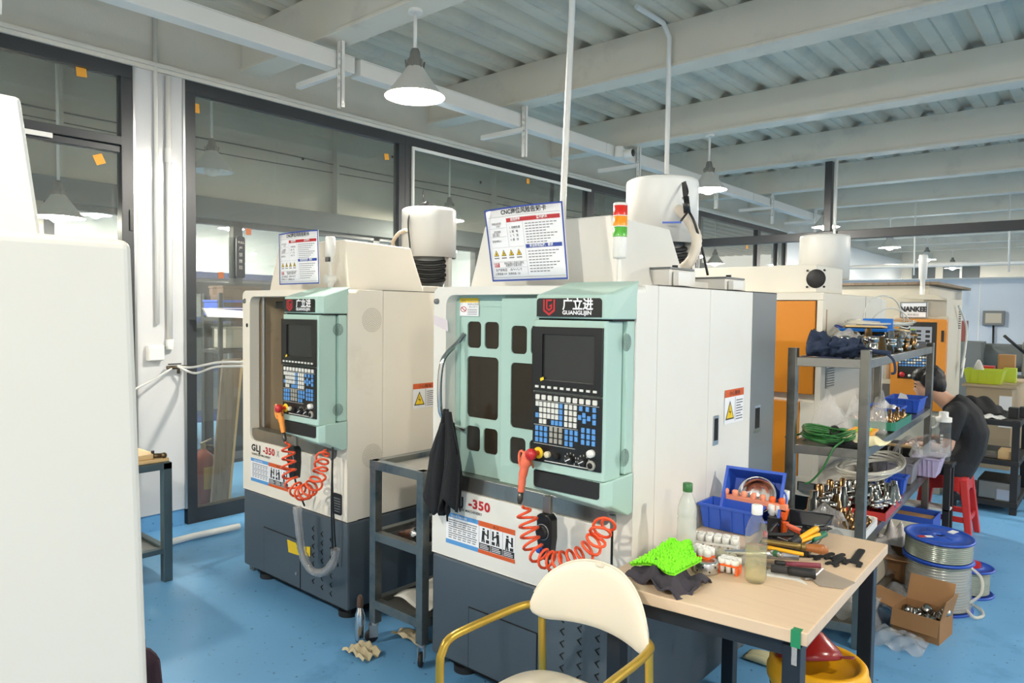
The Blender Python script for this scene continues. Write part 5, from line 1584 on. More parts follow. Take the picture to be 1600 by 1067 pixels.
tool('pliers', at(1247, 848, .06), at(1280, 835, .075), (('yellow_grip', .0, 1, .005, .008, m_yellow), ('jaw', -.3, .02, .008, .011, m_matte)), 'pliers with a thinner yellow grip below the fat yellow one', 'pliers')
tool('cutters', at(1230, 820, .075), at(1262, 834, .07), (('orange_grip', 0, .75, .008, .007, m_salmon), ('cutter_jaw', .75, 1.2, .011, .008, m_matte)), 'orange-gripped cutters at the back of the tool tray', 'cutters')
tool('cutters', at(1234, 825, .065), at(1262, 838, .06), (('orange_grip', 0, .75, .006, .006, m_orange), ('cutter_jaw', .75, 1.1, .009, .006, m_matte)), 'second pair of orange-gripped cutters just in front of the first', 'cutters')
tool('screwdriver', at(1262, 848, .06), at(1289, 834, .07), (('green_handle', .3, 1, .008, .011, M('green_handle', (24, 104, 76), .4)), ('shank', -.6, .3, .0035, .0035, m_chrome)), 'green-handled screwdriver at the right of the tool tray', 'screwdriver')
tool('screwdriver', at(1210, 837, .065), at(1238, 848, .05), (('shank', 0, 1.2, .003, .003, m_chrome), ('dark_handle', -.4, 0, .008, .008, m_matte)), 'slim bright screwdriver shank crossing the tool tray', 'screwdriver')
tool('hex_driver', at(1275, 846, .055), at(1292, 828, .06), (('shank', 0, 1, .005, .005, m_chrome),), 'short bright driver bit at the right end of the tool tray', 'tool')
tool('black_marker', at(1268, 826, .08), at(1300, 826, .075), (('marker_body', 0, .7, .008, .007, m_matte), ('marker_tip', .7, 1, .007, .003, m_matte)), 'black pointed tool sticking out over the back right corner of the tool tray', 'tool')
tool('tube_fitting', at(1205, 862, .055), at(1222, 868, .055), (('fitting_body', 0, 1, .008, .008, m_chrome), ('collar', .3, .6, .011, .011, M('green_collar', (40, 96, 60), .5))), 'small bright fitting in the front left of the tool tray', 'fitting')
for i in range(14):
    u, v = RND.random(), RND.random()
    a_ = pa[0].lerp(pa[1], .12 + .76 * u).lerp(pa[3].lerp(pa[2], .12 + .76 * u), .15 + .7 * v)
    a_ = Vector((a_.x, a_.y, TZ0 + .02 + .025 * RND.random())); d_ = Vector((RND.uniform(-.05, .05), RND.uniform(-.02, .05), .006))
    mm_ = (m_chrome, m_matte, m_steel, m_chrome, m_brass)[i % 5]
    tool('loose_bit', a_, a_ + d_, (('bit_shank', 0, 1, .0045, .0035, mm_), ('bit_head', -.12, .1, .007, .007, mm_)), 'small loose bit among the tools heaped in the black tray', 'tool')
    bpy.data.objects['loose_bit' + ('' if i == 0 else '.%03d' % i)]['group'] = 'loose bits in the tool tray'
# loose tools in front
tool('rubber_mallet', at(1208, 888, .018), at(1275, 897, .02), (('mallet_grip', .36, 1, .0145, .0165, m_matte), ('mallet_shaft', -.05, .36, .013, .012, M('ribbed_grip', (48, 46, 48), .7))), 'thick black rubber grip bar lying in front of the silver tube', 'tool')
sp = thing('open_spanner', 'open spanner with a forked steel end at the left of the black grip bar', 'spanner', at(1196, 882, .012))
part('spanner_shaft', MB().bar((0, 0, 0), (-.05, .0, 0), .014, .008), m_steel, sp)
part('spanner_jaw', MB().prism([(0, -.012), (.03, -.02), (.04, -.012), (.022, -.006), (.022, .006), (.04, .012), (.03, .02), (0, .012)], -.004, .004), m_steel, sp)
tool('cord_handle', at(1218, 880, .02), at(1285, 884, .015), (('red_core', .1, .95, .008, .009, M('dull_red_grip', (124, 52, 66), .6)), ('dark_end', -.1, .12, .01, .009, m_matte)), 'dull red gripped tool lying behind the black grip bar', 'tool')


def spanner(p0, p1, label, w=.016):
    P0_, P1_ = Vector(p0), Vector(p1)
    d = P1_ - P0_
    t = thing('flat_spanner', label, 'spanner', P0_, math.atan2(d.y, d.x))
    L_ = d.length
    part('spanner_shaft', MB().prism(rrect(0, L_ * .8, -w / 2, w / 2, w * .45, 4), 0, .006), m_matte, t)
    hw = w * 1.25
    part('spanner_head', MB().prism([(L_ * .72, -w * .5), (L_ * .80, -hw), (L_, -hw), (L_ * 1.02, -hw * .5), (L_ * .86, -hw * .35), (L_ * .86, hw * .35), (L_ * 1.02, hw * .5), (L_, hw), (L_ * .80, hw), (L_ * .72, w * .5)], .0002, .0062), m_matte, t)


spanner(at(1347, 860), at(1330, 884), 'largest flat black spanner, rightmost on the table', .024)
spanner(at(1303, 866), at(1268, 873), 'flat black spanner nearest the tool tray')
spanner(at(1319, 867), at(1296, 873, .006), 'flat black spanner second from the tool tray')
spanner(at(1320, 873), at(1298, 884), 'flat black spanner third from the tool tray, nearest the front')
# grey plate, paper, hex key
t = tag(link('sanding_sheet', MB().prism([(p_.x, p_.y) for p_ in [at(x_, y_) - at(1290, 905) for x_, y_ in ((1250, 897), (1268, 906), (1280, 916), (1317, 921), (1336, 911), (1300, 897), (1281, 889))]], 0, .003), M('grey_felt', (150, 138, 124), .8, var=.1, scale=20, bump=.2), None, 0, 2, at(1290, 905)), 'torn grey abrasive sheet at the right edge of the table', 'sheet')
t = tag(link('white_paper', MB().prism([(p_.x, p_.y) for p_ in [at(x_, y_) - at(1210, 900) for x_, y_ in ((1194, 900), (1194, 889), (1246, 893), (1252, 905), (1262, 914), (1240, 906), (1215, 902))]], 0, .0015), m_wplas, None, 0, 2, at(1210, 900) - Vector((0, 0, .0006))), 'thin pale paper strip under the tools in front', 'paper')
hx = at(1268, 904, .006)
hx1, hx2 = at(1258, 904, .006), at(1285, 889, .006)
tag(link('hex_key', MB().tube([hx1 - hx, Vector((0, 0, 0)), hx2 - hx], .0032, 6, smooth=False), m_alu, None, 0, 2, hx), 'bent bright hex key lying on the grey abrasive sheet', 'hex key')

# ================================================================== ORANGE-PANELLED MACHINE
OY = 4.40
oc = on_y(1287, 457, OY); ol = on_y(1196, 457, OY)
OX = oc.x
m_opan = M('orange_panel', (206, 130, 34), .4, var=.04)
m_ivory = M('ivory_machine', (216, 212, 200), .45, var=.03, alt=(196, 190, 172), alo=.6, ahi=.85, ascale=2)
t = thing('orange_machine', 'ivory machine with orange front panels standing behind the steel rack', 'machine', (OX, OY, 0))
zt = oc.z
zb = on_y(1278, 779, OY).z
w_ = 1.30
part('housing', MB().box(-w_, 0, .03, 1.32, zb, zt), m_ivory, t, .008)
part('plinth', MB().box(-w_ + .03, -.04, .1, 1.3, .0, zb), m_matte, t)
part('front_frame', MB().box(-w_, -.0, 0, .03, zt - .045, zt).box(-.035, 0, 0, .03, zb, zt - .045).box(-w_, -.035, 0, .03, zb, on_y(1240, 742, OY).z), m_ivory, t, .003)
z1, z2 = on_y(1270, 617, OY).z, on_y(1240, 627, OY).z
part('orange_panel', MB().box(-w_, -.045, -.002, .028, z1, zt - .05), m_opan, t, .004)
part('orange_panel', MB().box(-w_, -.12, -.002, .028, on_y(1240, 744, OY).z + .004, z2), m_opan, t, .004)
part('side_filler', MB().box(-.12, -.035, .002, .028, zb, z2), m_ivory, t)
part('wear_mark', stuff_mb(MB().box(.0, .0012, .06, .075, zt - .25, zt - .1)), M('rust_wear', (150, 120, 92), .8), t)
# side grille and sloping nose
q1, q2 = on_x(1290, 572, OX), on_x(1302, 604, OX)
gr = part('side_grille', MB().box(0, .004, q1.y - OY, q2.y - OY, q2.z, q1.z), m_grey, t)
for i in range(9):
    z = q2.z + (q1.z - q2.z) * (i + .5) / 9
    part('grille_louver', MB().box(.004, .012, q1.y - OY + .01, q2.y - OY - .01, z - .004, z + .003), m_ivory, gr)
q1, q2 = on_y(1250, 753, OY - .02), on_y(1274, 771, OY - .02)
gr = part('data_plate', MB().box(q1.x - OX - .02, q2.x - OX, -.012, .03, q2.z, q1.z), m_matte, t, .003)
for i in range(4):
    z = q2.z + (q1.z - q2.z) * (i + .6) / 4.4
    part('plate_slot', MB().box(q1.x - OX - .01, q2.x - OX - .012, -.016, -.012, z - .006, z + .006), m_grey, gr)
part('side_seam', MB().box(0, .0015, .9, .905, zb, zt).box(0, .0015, .25, 1.1, 1.40, 1.404), m_grey, t)
part('side_bolt', MB().cyl((.55, 1.36), .01, 0, .006, 10, SIDE), m_grey, t)
part('nose', MB().hexa([(-.4, 1.32, zb), (0, 1.32, zb), (-.0, 1.40, zb), (-.4, 1.40, zb), (-.4, 1.32, zt - .01), (0, 1.32, zt - .01), (-.0, 1.45, zt - .012), (-.4, 1.45, zt - .012)]), m_ivory, t, .006)
# long roof box with round fan and drum on top
a, c = on_y(1268, 416, OY + .12), on_y(1272, 447, OY + .12)
rb = part('roof_box', MB().box(-w_ - .1, a.x - OX + .04, .1, .62, zt + .002, a.z + .01), m_ivory, t, .008)
fc = on_y(1275, 433, OY + .1)
part('fan_guard', MB().lathe([(0, -.006), (.012, -.006), (.055, -.004), (.058, 0)], 26, T(fc.x - OX - .0, .099, (zt + a.z) / 2 + .005) @ RX(-PI / 2) @ T(0, 0, 0)), m_matte, t)
for i in range(5):
    part('fan_blade', MB().prism([(.01, -.006), (.045, -.02), (.05, .004), (.01, .008)], -.006, -.004, T(fc.x - OX, .092, (zt + a.z) / 2 + .005) @ RX(PI / 2) @ RZ(i * 1.257)), m_grey, t)
for sx in (-1, 1):
    for sz in (-1, 1):
        part('fan_screw', MB().cyl((fc.x - OX + .05 * sx, (zt + a.z) / 2 + .005 + .05 * sz), .007, .092, .1, 8, FRONT), m_matte, t)
dk = on_y(1288, 400, OY + .85)
rD = .17 * 1.0
dw = on_y(1327, 400, OY + .85).x - dk.x
dz0, dz1 = on_y(1288, 437, OY + .85).z, on_y(1288, 369, OY + .85).z
part('motor_drum', MB().lathe([(0, dz1), (dw * .97, dz1), (dw, dz1 - .015), (dw, dz0), (dw * .95, dz0), (0, dz1 - .1)], 40, T(dk.x - OX, .85, 0)), m_wplas, t)
for s in (-.11, .13):
    part('drum_post', MB().box(dk.x - OX + s - .02, dk.x - OX + s + .02, .7, .76, zt, dz0 + .02), M('post_brown', (142, 132, 104), .6), t)
part('drum_motor', MB().lathe([(0, zt), (.08, zt), (.085, zt + .05), (.07, dz0 + .05), (0, dz0 + .05)], 18, T(dk.x - OX - .06, .85, 0)), m_matte, t)
part('drum_lead', hose_mb([(dk.x - OX + .0, .78, dz0 + .02), (dk.x - OX + .04, .76, zt + .08), (dk.x - OX + .10, .75, zt + .02)], .008), m_orange, t)

# ================================================================== FAR CONTROL MACHINE WITH THE NAMEPLATE
NY = 7.30
nx0, nx1 = on_y(1330, 500, NY).x, on_y(1478, 500, NY).x
t = thing('nameplate_machine', 'grey-beige machine with an orange-framed control screen and a white nameplate', 'machine', (nx1, NY, 0))
m_gbeige = M('grey_beige', (186, 180, 164), .5, var=.04)
N_ = lambda x_, y_, Y=NY: (on_y(x_, y_, Y).x - nx1, on_y(x_, y_, Y).z)
ztop = on_y(1450, 466, NY).z
yb_ = on_x(1504, 470, nx1).y - NY
part('tower_cabinet', MB().box(N_(1441, 500)[0], 0, .02, yb_, .0, ztop), m_gbeige, t, .006)
part('main_housing', MB().box(nx0 - nx1 - .5, N_(1441, 500)[0], .25, 2.0, .0, on_y(1400, 441, NY + .25).z - .03), m_gbeige, t, .006)
part('roof_board', MB().box(nx0 - nx1 - .55, N_(1456, 500)[0], .22, 2.05, on_y(1400, 441, NY + .25).z - .028, on_y(1400, 441, NY + .25).z), m_oldwood, t, .003)
a, c = N_(1408, 472), N_(1449, 497)
npl = part('nameplate', MB().box(a[0], c[0], -.03, .02, c[1], a[1]), m_paper, t, .003)
part('plate_border', MB().plate(rectpts(a[0], c[0], c[1], a[1]), [rectpts(a[0] + .008, c[0] - .008, c[1] + .008, a[1] - .008)], -.033, -.03, FRONT), m_grey, npl)
b = MB(); lettering(b, 'NANKEE', (a[0] + c[0]) / 2, a[1] - .085, .062, lambda u, v: (u, -.0335, v), bold=.0035, align='CENTER', sx=.88)
part('plate_lettering', b, m_ink, npl)
b = MB(); lettering(b, '南机数控', (a[0] + c[0]) / 2, c[1] + .02, .024, lambda u, v: (u, -.0335, v), align='CENTER'); part('plate_lettering', b, m_inkgrey, npl)
a, c = N_(1398, 497), N_(1477, 642)
part('plate_backing', MB().box(a[0], c[0], -.01, .25, .1, a[1] + .02), m_gbeige, t, .006)
of = part('orange_frame', MB().plate(rrect(a[0], c[0], c[1], a[1] - .004, .03, 5), [rectpts(N_(1407, 548)[0], N_(1466, 548)[0], N_(1437, 592)[1], N_(1437, 503)[1])], -.09, -.012, FRONT), m_opan, t, .006)
a, c = N_(1407, 503), N_(1466, 592)
cp = part('control_panel', MB().box(a[0], c[0], -.075, -.012, c[1], a[1]), m_black, t)
a, c = N_(1425, 510), N_(1458, 542)
part('lit_screen', flat(MB(), rectpts(a[0], c[0], c[1], a[1]), lambda u, v: (u, -.0755, v)), emitter('screen_glow', (.62, .66, .70), .55), cp)
b = MB()
for i in range(4):
    flat(b, rectpts(a[0] + .05, a[0] + .09, a[1] - .05 - .035 * i, a[1] - .03 - .035 * i), lambda u, v: (u, -.076, v))
    flat(b, rectpts(c[0] - .05, c[0] - .015, a[1] - .055 - .042 * i, a[1] - .03 - .042 * i), lambda u, v: (u, -.076, v))
part('screen_block', b, m_black, cp)
b = MB(); flat(b, rectpts(a[0] + .005, a[0] + .045, a[1] - .06, a[1] - .02), lambda u, v: (u, -.0762, v)); part('screen_block', b, emitter('screen_green', (.5, .8, .1), .6), cp)
for i in range(10):
    for j in range(4):
        x_, y_ = 1409 + 4.6 * i, 557 + 4.2 * j + .12 * i
        k = KEYB if ((i + 2 * j) % 5 < 2 or j == 3) else KEYW
        o = link('key', k, None, cp, loc=(N_(x_, y_)[0], -.075, N_(x_, y_)[1])); o.scale = (.95, 1, .95)
q = N_(1413, 584)
part('emergency_stop', MB().lathe([(0, .03), (.022, .028), (.024, .015), (.018, 0)], 16, T(q[0], -.075, q[1]) @ RX(PI / 2)), m_red, cp)
for x_ in (1424, 1437):
    q = N_(x_, 586); part('panel_knob', MB().lathe([(0, .02), (.012, .018), (.012, 0)], 14, T(q[0], -.075, q[1]) @ RX(PI / 2)), m_wplas if x_ < 1430 else m_grey, cp)
q = N_(1476, 525)
part('side_latch', MB().box(q[0] - .012, q[0] + .01, -.095, -.04, q[1] - .05, q[1] + .05), m_matte, t, .003)
for (ya, yb2, za, zb2) in ((.12, .35, on_x(1488, 640, nx1).z, 0), (.15, .3, on_x(1490, 600, nx1).z, 0)):
    part('side_slot', MB().box(0, .003, ya, yb2, za, za + .012), m_holes, t)
for i in range(9):
    part('side_louver', MB().box(0, .003, yb_ * .78, yb_ * .92, ztop - .1 - .022 * i, ztop - .09 - .022 * i), m_holes, t)
q = N_(1436, 470)
part('lamp_post', MB().lathe([(.0, ztop + .40), (.035, ztop + .40), (.038, ztop + .38), (.034, ztop + .18), (.02, ztop + .17), (.02, ztop + .02), (.04, ztop + .01), (.04, ztop)], 18, T(q[0] - .0, .12, 0)), m_wplas, t)
part('beak', MB().hexa([(N_(1400, 560)[0], -.03, ztop - .0), (0, -.03, ztop - .02), (0, .05, ztop - .02), (N_(1400, 560)[0], .05, ztop), (N_(1412, 560)[0], -.0, ztop + .04), (-.08, 0, ztop + .03), (-.08, .05, ztop + .03), (N_(1412, 560)[0], .05, ztop + .04)]), m_gbeige, t, .004)
# spindle area left of the panel
a = N_(1380, 600)
part('work_column', MB().box(N_(1362, 560)[0], N_(1374, 560)[0], -.05, .05, .3, on_y(1365, 548, NY).z), m_wplas, t, .004)
part('instruction_strip', MB().box(N_(1367, 560)[0], N_(1373, 560)[0], -.054, -.05, on_y(1365, 615, NY).z, on_y(1365, 590, NY).z), m_matte, t)
part('work_guard', MB().box(N_(1376, 560)[0], N_(1398, 560)[0], .0, .06, .3, on_y(1385, 600, NY).z), m_grey, t, .01)
q = N_(1383, 575); part('work_spindle', MB().cyl((q[0], .02), .05, q[1] - .1, q[1] + .12, 18), m_gbeige, t)
hose([on_x(1498, 478, nx1 + .03), on_x(1510, 510, nx1 + .06), on_x(1508, 545, nx1 + .06), on_x(1503, 575, nx1 + .05), on_x(1507, 560, nx1 + .05), on_x(1502, 590, nx1 + .05)], .010, m_whose, 'white hose looping down the right side of the nameplate machine')

# ================================================================== STEEL RACK
FL, FR, RR, RL = (-1.235, 3.56), (-.925, 3.64), (-1.02, 5.63), (-1.33, 5.55)
t = thing('steel_rack', 'long stainless steel rack with three loaded shelves beside the orange-panelled machine', 'rack', (FR[0], FR[1], 0))
o0 = Vector((FR[0], FR[1], 0))
m_stain = M('stainless', (138, 136, 128), .3, .85, var=.15, scale=8, alt=(96, 98, 96), alo=.5, ahi=.72, ascale=5)
for p_ in (FL, FR, RR, RL):
    v = Vector((p_[0], p_[1], 0)) - o0
    part('post', MB().box(v.x - .021, v.x + .021, v.y - .021, v.y + .021, 0, 1.44 if p_ != RR else 1.42), m_stain, t, .003)
SZ = (1.395, .965, .525, .12)
def rk(u, v, z):       # u across (0 left, 1 right), v along (0 front, 1 rear)
    a = Vector(FL + (0,)).lerp(Vector(FR + (0,)), u); b_ = Vector(RL + (0,)).lerp(Vector(RR + (0,)), u)
    p_ = a.lerp(b_, v); p_.z = z; return p_
for z in SZ:
    c = [rk(0, 0, z) - o0, rk(1, 0, z) - o0, rk(1, 1, z) - o0, rk(0, 1, z) - o0]
    for i in range(4):
        a, b_ = c[i].copy(), c[(i + 1) % 4].copy()
        a.z = b_.z = z - .022
        part('rail', MB().bar(a, b_, .03, .044), m_stain, t, .002)
    part('shelf_sheet', MB().prism([(q.x, q.y) for q in c], z - .012, z - .006), m_sheet, t)


def on_rack(x_, y_, k, dz=0.0):
    return on_z(x_, y_, SZ[k] + dz)


def clamp(p_, m_=.03):       # keep inside the rack footprint
    return p_


# ---------- top shelf
p0 = on_rack(1250, 552, 0); p1 = on_rack(1322, 552, 0)
t = thing('navy_umbrella', 'folded navy umbrella lying across the front of the top rack shelf', 'umbrella', rk(.08, .035, SZ[0]))
L_ = .27
def ufn(u, v):
    a = 2 * PI * v
    r = .012 + .050 * (1 - u) ** .6 * (.55 + .45 * math.cos(PI * (u - .15) * 1.2)) + .013 * math.sin(4 * a + 5 * u) * (1 - .6 * u) + .008 * math.sin(9 * a + 11 * u) + .006 * math.sin(23 * u)
    r *= (1.25 if u < .32 else 1.0) * min(1, .25 + u * 7)
    return (L_ * u, .05 + r * math.cos(a), max(.002, .048 + r * math.sin(a) * 1.05))
part('canopy_folds', MB().grid(ufn, 26, 28), m_navy, t)
part('canopy_folds', MB().grid(lambda u, v: (.12 + .13 * u, .05 + (.042 + .010 * math.sin(5 * 2 * PI * v + 6 * u) + .006 * math.sin(19 * u)) * math.cos(2 * PI * v), .05 + (.042 + .010 * math.sin(5 * 2 * PI * v + 6 * u) + .006 * math.sin(19 * u)) * math.sin(2 * PI * v)), 10, 28), m_navy, t)
part('handle', MB().tube([(.24, .05, .045), (.38, .065, .03)], .012, 10), m_navy, t)
part('wrist_strap', MB().tube(spline([(.36, .065, .03), (.40, .03, .0), (.415, .0, -.05), (.40, .0, -.06)], 6), .006, 6), m_navy, t)

m_holder = M('chromed_holder', (176, 172, 166), .18, 1.0, var=.12, scale=30)
m_bronze = M('bronze_holder', (150, 116, 78), .25, .95, var=.2, scale=30)
HOLD = [MB().lathe([(0, 0), (.022, 0), (.022, .014), (.026, .016), (.026, .03), (.02, .032), (.017, .07), (.012, .072), (.012, .095), (0, .095)], 14).mesh('holder'),
        MB().lathe([(0, 0), (.014, 0), (.018, .04), (.024, .042), (.024, .054), (.019, .056), (.019, .064), (.024, .066), (.024, .076), (.013, .078), (.012, .105), (.006, .11), (0, .11)], 14).mesh('holder'),
        MB().lathe([(0, 0), (.017, 0), (.017, .05), (.014, .052), (.014, .06), (.02, .062), (.02, .08), (.008, .082), (0, .082)], 14).mesh('holder')]
HOLDB = [m_.copy() for m_ in HOLD]
for m_ in HOLD: m_.materials.append(m_holder)
for m_ in HOLDB: m_.materials.append(m_bronze)
PINM = [MB().lathe([(0, 0), (.009, 0), (.009, .03), (.006, .032), (.006, .05), (0, .05)], 10).mesh('collet'), MB().lathe([(0, 0), (.011, 0), (.011, .022), (.007, .024), (.007, .03), (0, .03)], 10).mesh('collet')]
PINB = [m_.copy() for m_ in PINM]
for m_ in PINM: m_.materials.append(m_holder)
for m_ in PINB: m_.materials.append(m_bronze)


def standing(name, me, p_, label, group, tilt=0.0, s=1.0, cat='tool holder'):
    o = bpy.data.objects.new(name, me); COL.objects.link(o)
    o.location = p_; o.rotation_euler = (RND.uniform(-tilt, tilt), RND.uniform(-tilt, tilt), RND.uniform(0, 6)); o.scale = (s, s, s)
    return tag(o, label, cat, group)


for i in range(11):
    for j in range(4):
        v = .16 + .058 * i
        if v > .80: continue
        p_ = rk(.30 + .2 * j + .05 * (i % 2), v, SZ[0] - .006)
        standing('tool_holder', RND.choice(HOLD if RND.random() < .78 else HOLDB), p_, 'chromed tool holder standing in the crowd on the top rack shelf', 'tool holders on the top rack shelf', .05, RND.uniform(.9, 1.35))
pb = rk(.30, .13, SZ[0] - .005)
bin_box('parts_bin', 'violet-blue small bin behind the navy umbrella on the top rack shelf', (pb.x, pb.y + .02, pb.z), .13, .12, .085, M('violet_bin', (70, 92, 214), .42), rz=.2)
pb = rk(.42, .40, SZ[0] + .10)
bt = thing('blue_dustpan', 'bright blue plastic scoop propped over the tool holders on the top rack shelf', 'scoop', (pb.x, pb.y, pb.z + .016))
m_sky = M('sky_blue_plastic', (20, 104, 190), .4)
part('scoop_pan', MB().hexa([(-.10, -.06, 0), (.14, -.06, 0), (.14, .1, 0), (-.10, .1, 0), (-.11, -.07, .018), (.15, -.07, .018), (.15, .11, .018), (-.11, .11, .018)]).box(-.02, .14, .085, .1, .01, .075), m_sky, bt, .004)
part('scoop_handle', MB().tube([(-.10 - .05 * math.sin(a), .02 + .04 * math.cos(a), .012 + .02 * math.sin(a)) for a in np.linspace(0, PI, 11)], .006, 8), M('navy_plastic', (24, 40, 110), .4), bt)
pb = rk(.5, .52, SZ[0] + .135)
cb = thing('tube_bundle', 'flat coil of clear hose laid on a pale board over the tool holders', 'hose', pb)
part('board', MB().box(-.10, .10, -.26, .40, -.008, .004, RX(-.05)), M('yellowed_board', (206, 176, 122), .6), cb, .003)
b = MB()
for k in range(7):
    b.tube([((.075 + .012 * k) * 1.2 * math.cos(a), .10 + (.16 + .03 * k) * math.sin(a), .014 + .004 * k + .012 * math.sin(a + k)) for a in np.linspace(0, 2 * PI, 40)[:-1]], .006, 6, closed=True)
stuff(part('coil_turns', b, clear('clear_hose', (.94, .93, .88), .4, (.86, .84, .76), .15, 1.45), cb))
part('loose_loop', MB().tube(spline([(-.05, -.1, .02), (-.04, -.05, .13), (.0, .05, .19), (.05, .22, .17), (.07, .36, .06), (.06, .4, .02)], 8), .0045, 7), m_whose, cb)
part('loose_loop', MB().tube(spline([(-.03, -.05, .02), (.0, .05, .09), (.04, .2, .12), (.08, .36, .08), (.09, .42, .0), (.05, .3, .01)], 8), .0045, 7), m_whose, cb)
part('cap_strip', MB().box(-.11, -.10, -.26, .40, -.03, .0, RX(-.05)), m_brass, cb)
pb = rk(.62, .88, SZ[0] - .005)
tt = thing('black_tray', 'black tray at the rear end of the top rack shelf', 'tray', pb)
part('tray_shell', MB().plate(rectpts(-.10, .10, -.16, .16), [rectpts(-.094, .094, -.154, .154)], 0, .04).box(-.096, .096, -.156, .156, 0, .004), m_matte, tt)
tool('orange_wrench', rk(.7, .80, SZ[0] + .045), rk(.5, .93, SZ[0] + .06), (('orange_grip', 0, .6, .010, .009, M('orange_grip', (236, 140, 30), .4)), ('steel_end', .6, 1, .008, .006, m_chrome)), 'orange-gripped tool sticking out of the black rear tray', 'tool')
for i, lb in enumerate(('rumpled clear film among the tool holders at the front of the top rack shelf', 'clear film heap among the tool holders at the rear of the top rack shelf')):
    pb = rk(.45 + .3 * i, .22 + .40 * i, SZ[0] + .08)
    solo('film_heap', MB().grid(lambda u, v: ((u - .5) * .16, (v - .5) * .18, .05 * math.sin(PI * u) * math.sin(PI * v) + .012 * math.sin(15 * u + 5 * i) * math.cos(13 * v)), 14, 14, False), m_bag, lb, 'film', loc=tuple(pb))

# ---------- middle shelf
pc_ = on_rack(1292, 690, 1)
m_ghose = M('green_hose', (44, 108, 50), .4)
gc = thing('green_hose', 'coil of green hose with its end dangling over the front of the middle rack shelf', 'hose', (pc_.x, pc_.y + .03, SZ[1]))
b = MB()
P_ = []
for i in range(150):
    a = 2 * PI * i / 22
    rr = .105 + .010 * math.sin(i * .9) + .008 * math.sin(i * .23)
    P_.append((rr * math.cos(a) * 1.12, rr * math.sin(a) * 1.25, .008 + .05 * (i / 150) + .010 * math.sin(a * 1.0 + i * .3)))
part('hose_coil', MB().tube(P_, .0055, 7), m_ghose, gc)
part('hose_end', MB().tube(spline([P_[-1], (.10, -.12, .035), (.08, -.19, .0), (.04, -.215, -.10), (-.01, -.22, -.17), (-.04, -.225, -.185)], 8), .005, 7), m_ghose, gc)
part('hose_end', MB().tube(spline([P_[0], (.05, .15, .045), (-.09, .12, .03), (-.16, -.02, .012), (-.19, -.08, .006)], 8), .005, 7), m_ghose, gc)
part('hose_tie', MB().tube([(-.01 + .022 * math.cos(a), .125, .035 + .022 * math.sin(a)) for a in np.linspace(0, 2 * PI, 13)[:-1]], .008, 6, closed=True), m_matte, gc)
pb = on_rack(1342, 694, 1)
solo('cream_rag', MB().grid(lambda u, v: ((u - .5) * .22, (v - .5) * .22, .012 + .032 * (math.sin(PI * u) * math.sin(PI * v)) + .008 * math.sin(15 * u + 4 * v)), 18, 16, True, .003), M('pale_yellow_cloth', (226, 218, 176), .9), 'pale yellow rag at the front right of the middle rack shelf', 'rag', loc=(pb.x, pb.y + .04, SZ[1]))
def bagfn(w, d, h, k):
    return lambda u, v: ((u - .5) * w * (1 - .35 * v * v), .5 * d * math.sin(2 * PI * u * 1.0) * .0 + (math.cos(PI * u) * .0) + d * (.12 * math.sin(9 * u + k) + .3 * (v - .5)), h * v * (.75 + .25 * math.sin(5 * u + k)) + .01 * math.sin(21 * u) * v)
for i, (u_, v_, lb) in enumerate(((.25, .22, 'standing rumpled clear bag left behind the green hose on the middle rack shelf'), (.65, .30, 'taller rumpled clear bag right behind the green hose on the middle rack shelf'))):
    pb = rk(u_, v_, SZ[1])
    t = thing('clear_bag', lb, 'bag', pb)
    part('bag_front', MB().grid(bagfn(.22, .10, .20, i * 2), 24, 14, False), m_bag, t)
    part('bag_back', MB().grid(lambda u, v: Vector(bagfn(.20, .10, .22, 1 + i * 2)(u, v)) + Vector((0, .07, 0)), 24, 14, False), m_bag, t)
pb = rk(.62, .66, SZ[1])
bin_box('parts_bin', 'blue bin holding clear bags at the rear of the middle rack shelf, left one', (pb.x - .02, pb.y - .02, pb.z), .19, .24, .07, m_blue, rz=.05)
solo('clear_bag', MB().grid(lambda u, v: ((u - .5) * .16, (v - .5) * .18, .055 * math.sin(PI * u) * math.sin(PI * v) + .01 * math.sin(17 * u)), 14, 12, False), M('pale_film', (206, 204, 208), .25), 'pale bag heaped in the left blue bin of the middle rack shelf', 'bag', loc=(pb.x - .02, pb.y - .02, pb.z + .045))
pb = rk(.68, .89, SZ[1])
bin_box('parts_bin', 'blue bin at the rear right corner of the middle rack shelf, with a white slip', (pb.x, pb.y, pb.z), .20, .30, .09, m_blue, rz=.05)
solo('white_slip', MB().prism([(0, 0), (.07, 0), (.05, .04), (.01, .055)], 0, .002, RX(1.0)), m_paper, 'white slip sticking out of the rear right blue bin', 'paper', loc=(pb.x - .05, pb.y - .02, pb.z + .07))
pb = rk(.72, .44, SZ[1])
m_gtray = M('green_tray_plastic', (40, 120, 92), .4)
tt = thing('green_tray', 'shallow green tray of bronze collets on the middle rack shelf', 'tray', (pb.x, pb.y, pb.z + .012), .03)
part('tray_shell', MB().plate(rrect(-.12, .12, -.24, .24, .02, 3), [rrect(-.114, .114, -.234, .234, .016, 3)], 0, .045).box(-.116, .116, -.236, .236, 0, .004), m_gtray, tt)
for i in range(13):
    for j in range(5):
        p_ = Vector((pb.x + (-.09 + .042 * j + .012 * (i % 2)), pb.y - .21 + .034 * i, pb.z + .017))
        standing('collet', RND.choice(PINB if RND.random() < .6 else PINM), p_, 'bronze and steel collet standing in the green tray', 'collets in the green tray', .1, RND.uniform(1.0, 1.7), 'collet')
pb = on_rack(1386, 692, 1)
pb = rk(.80, .15, SZ[1])
bin_box('parts_bin', 'small yellow bin of green-tipped inserts in front of the green tray', (pb.x, pb.y, pb.z), .10, .16, .05, M('amber_bin', (236, 164, 32), .42), rz=.03)
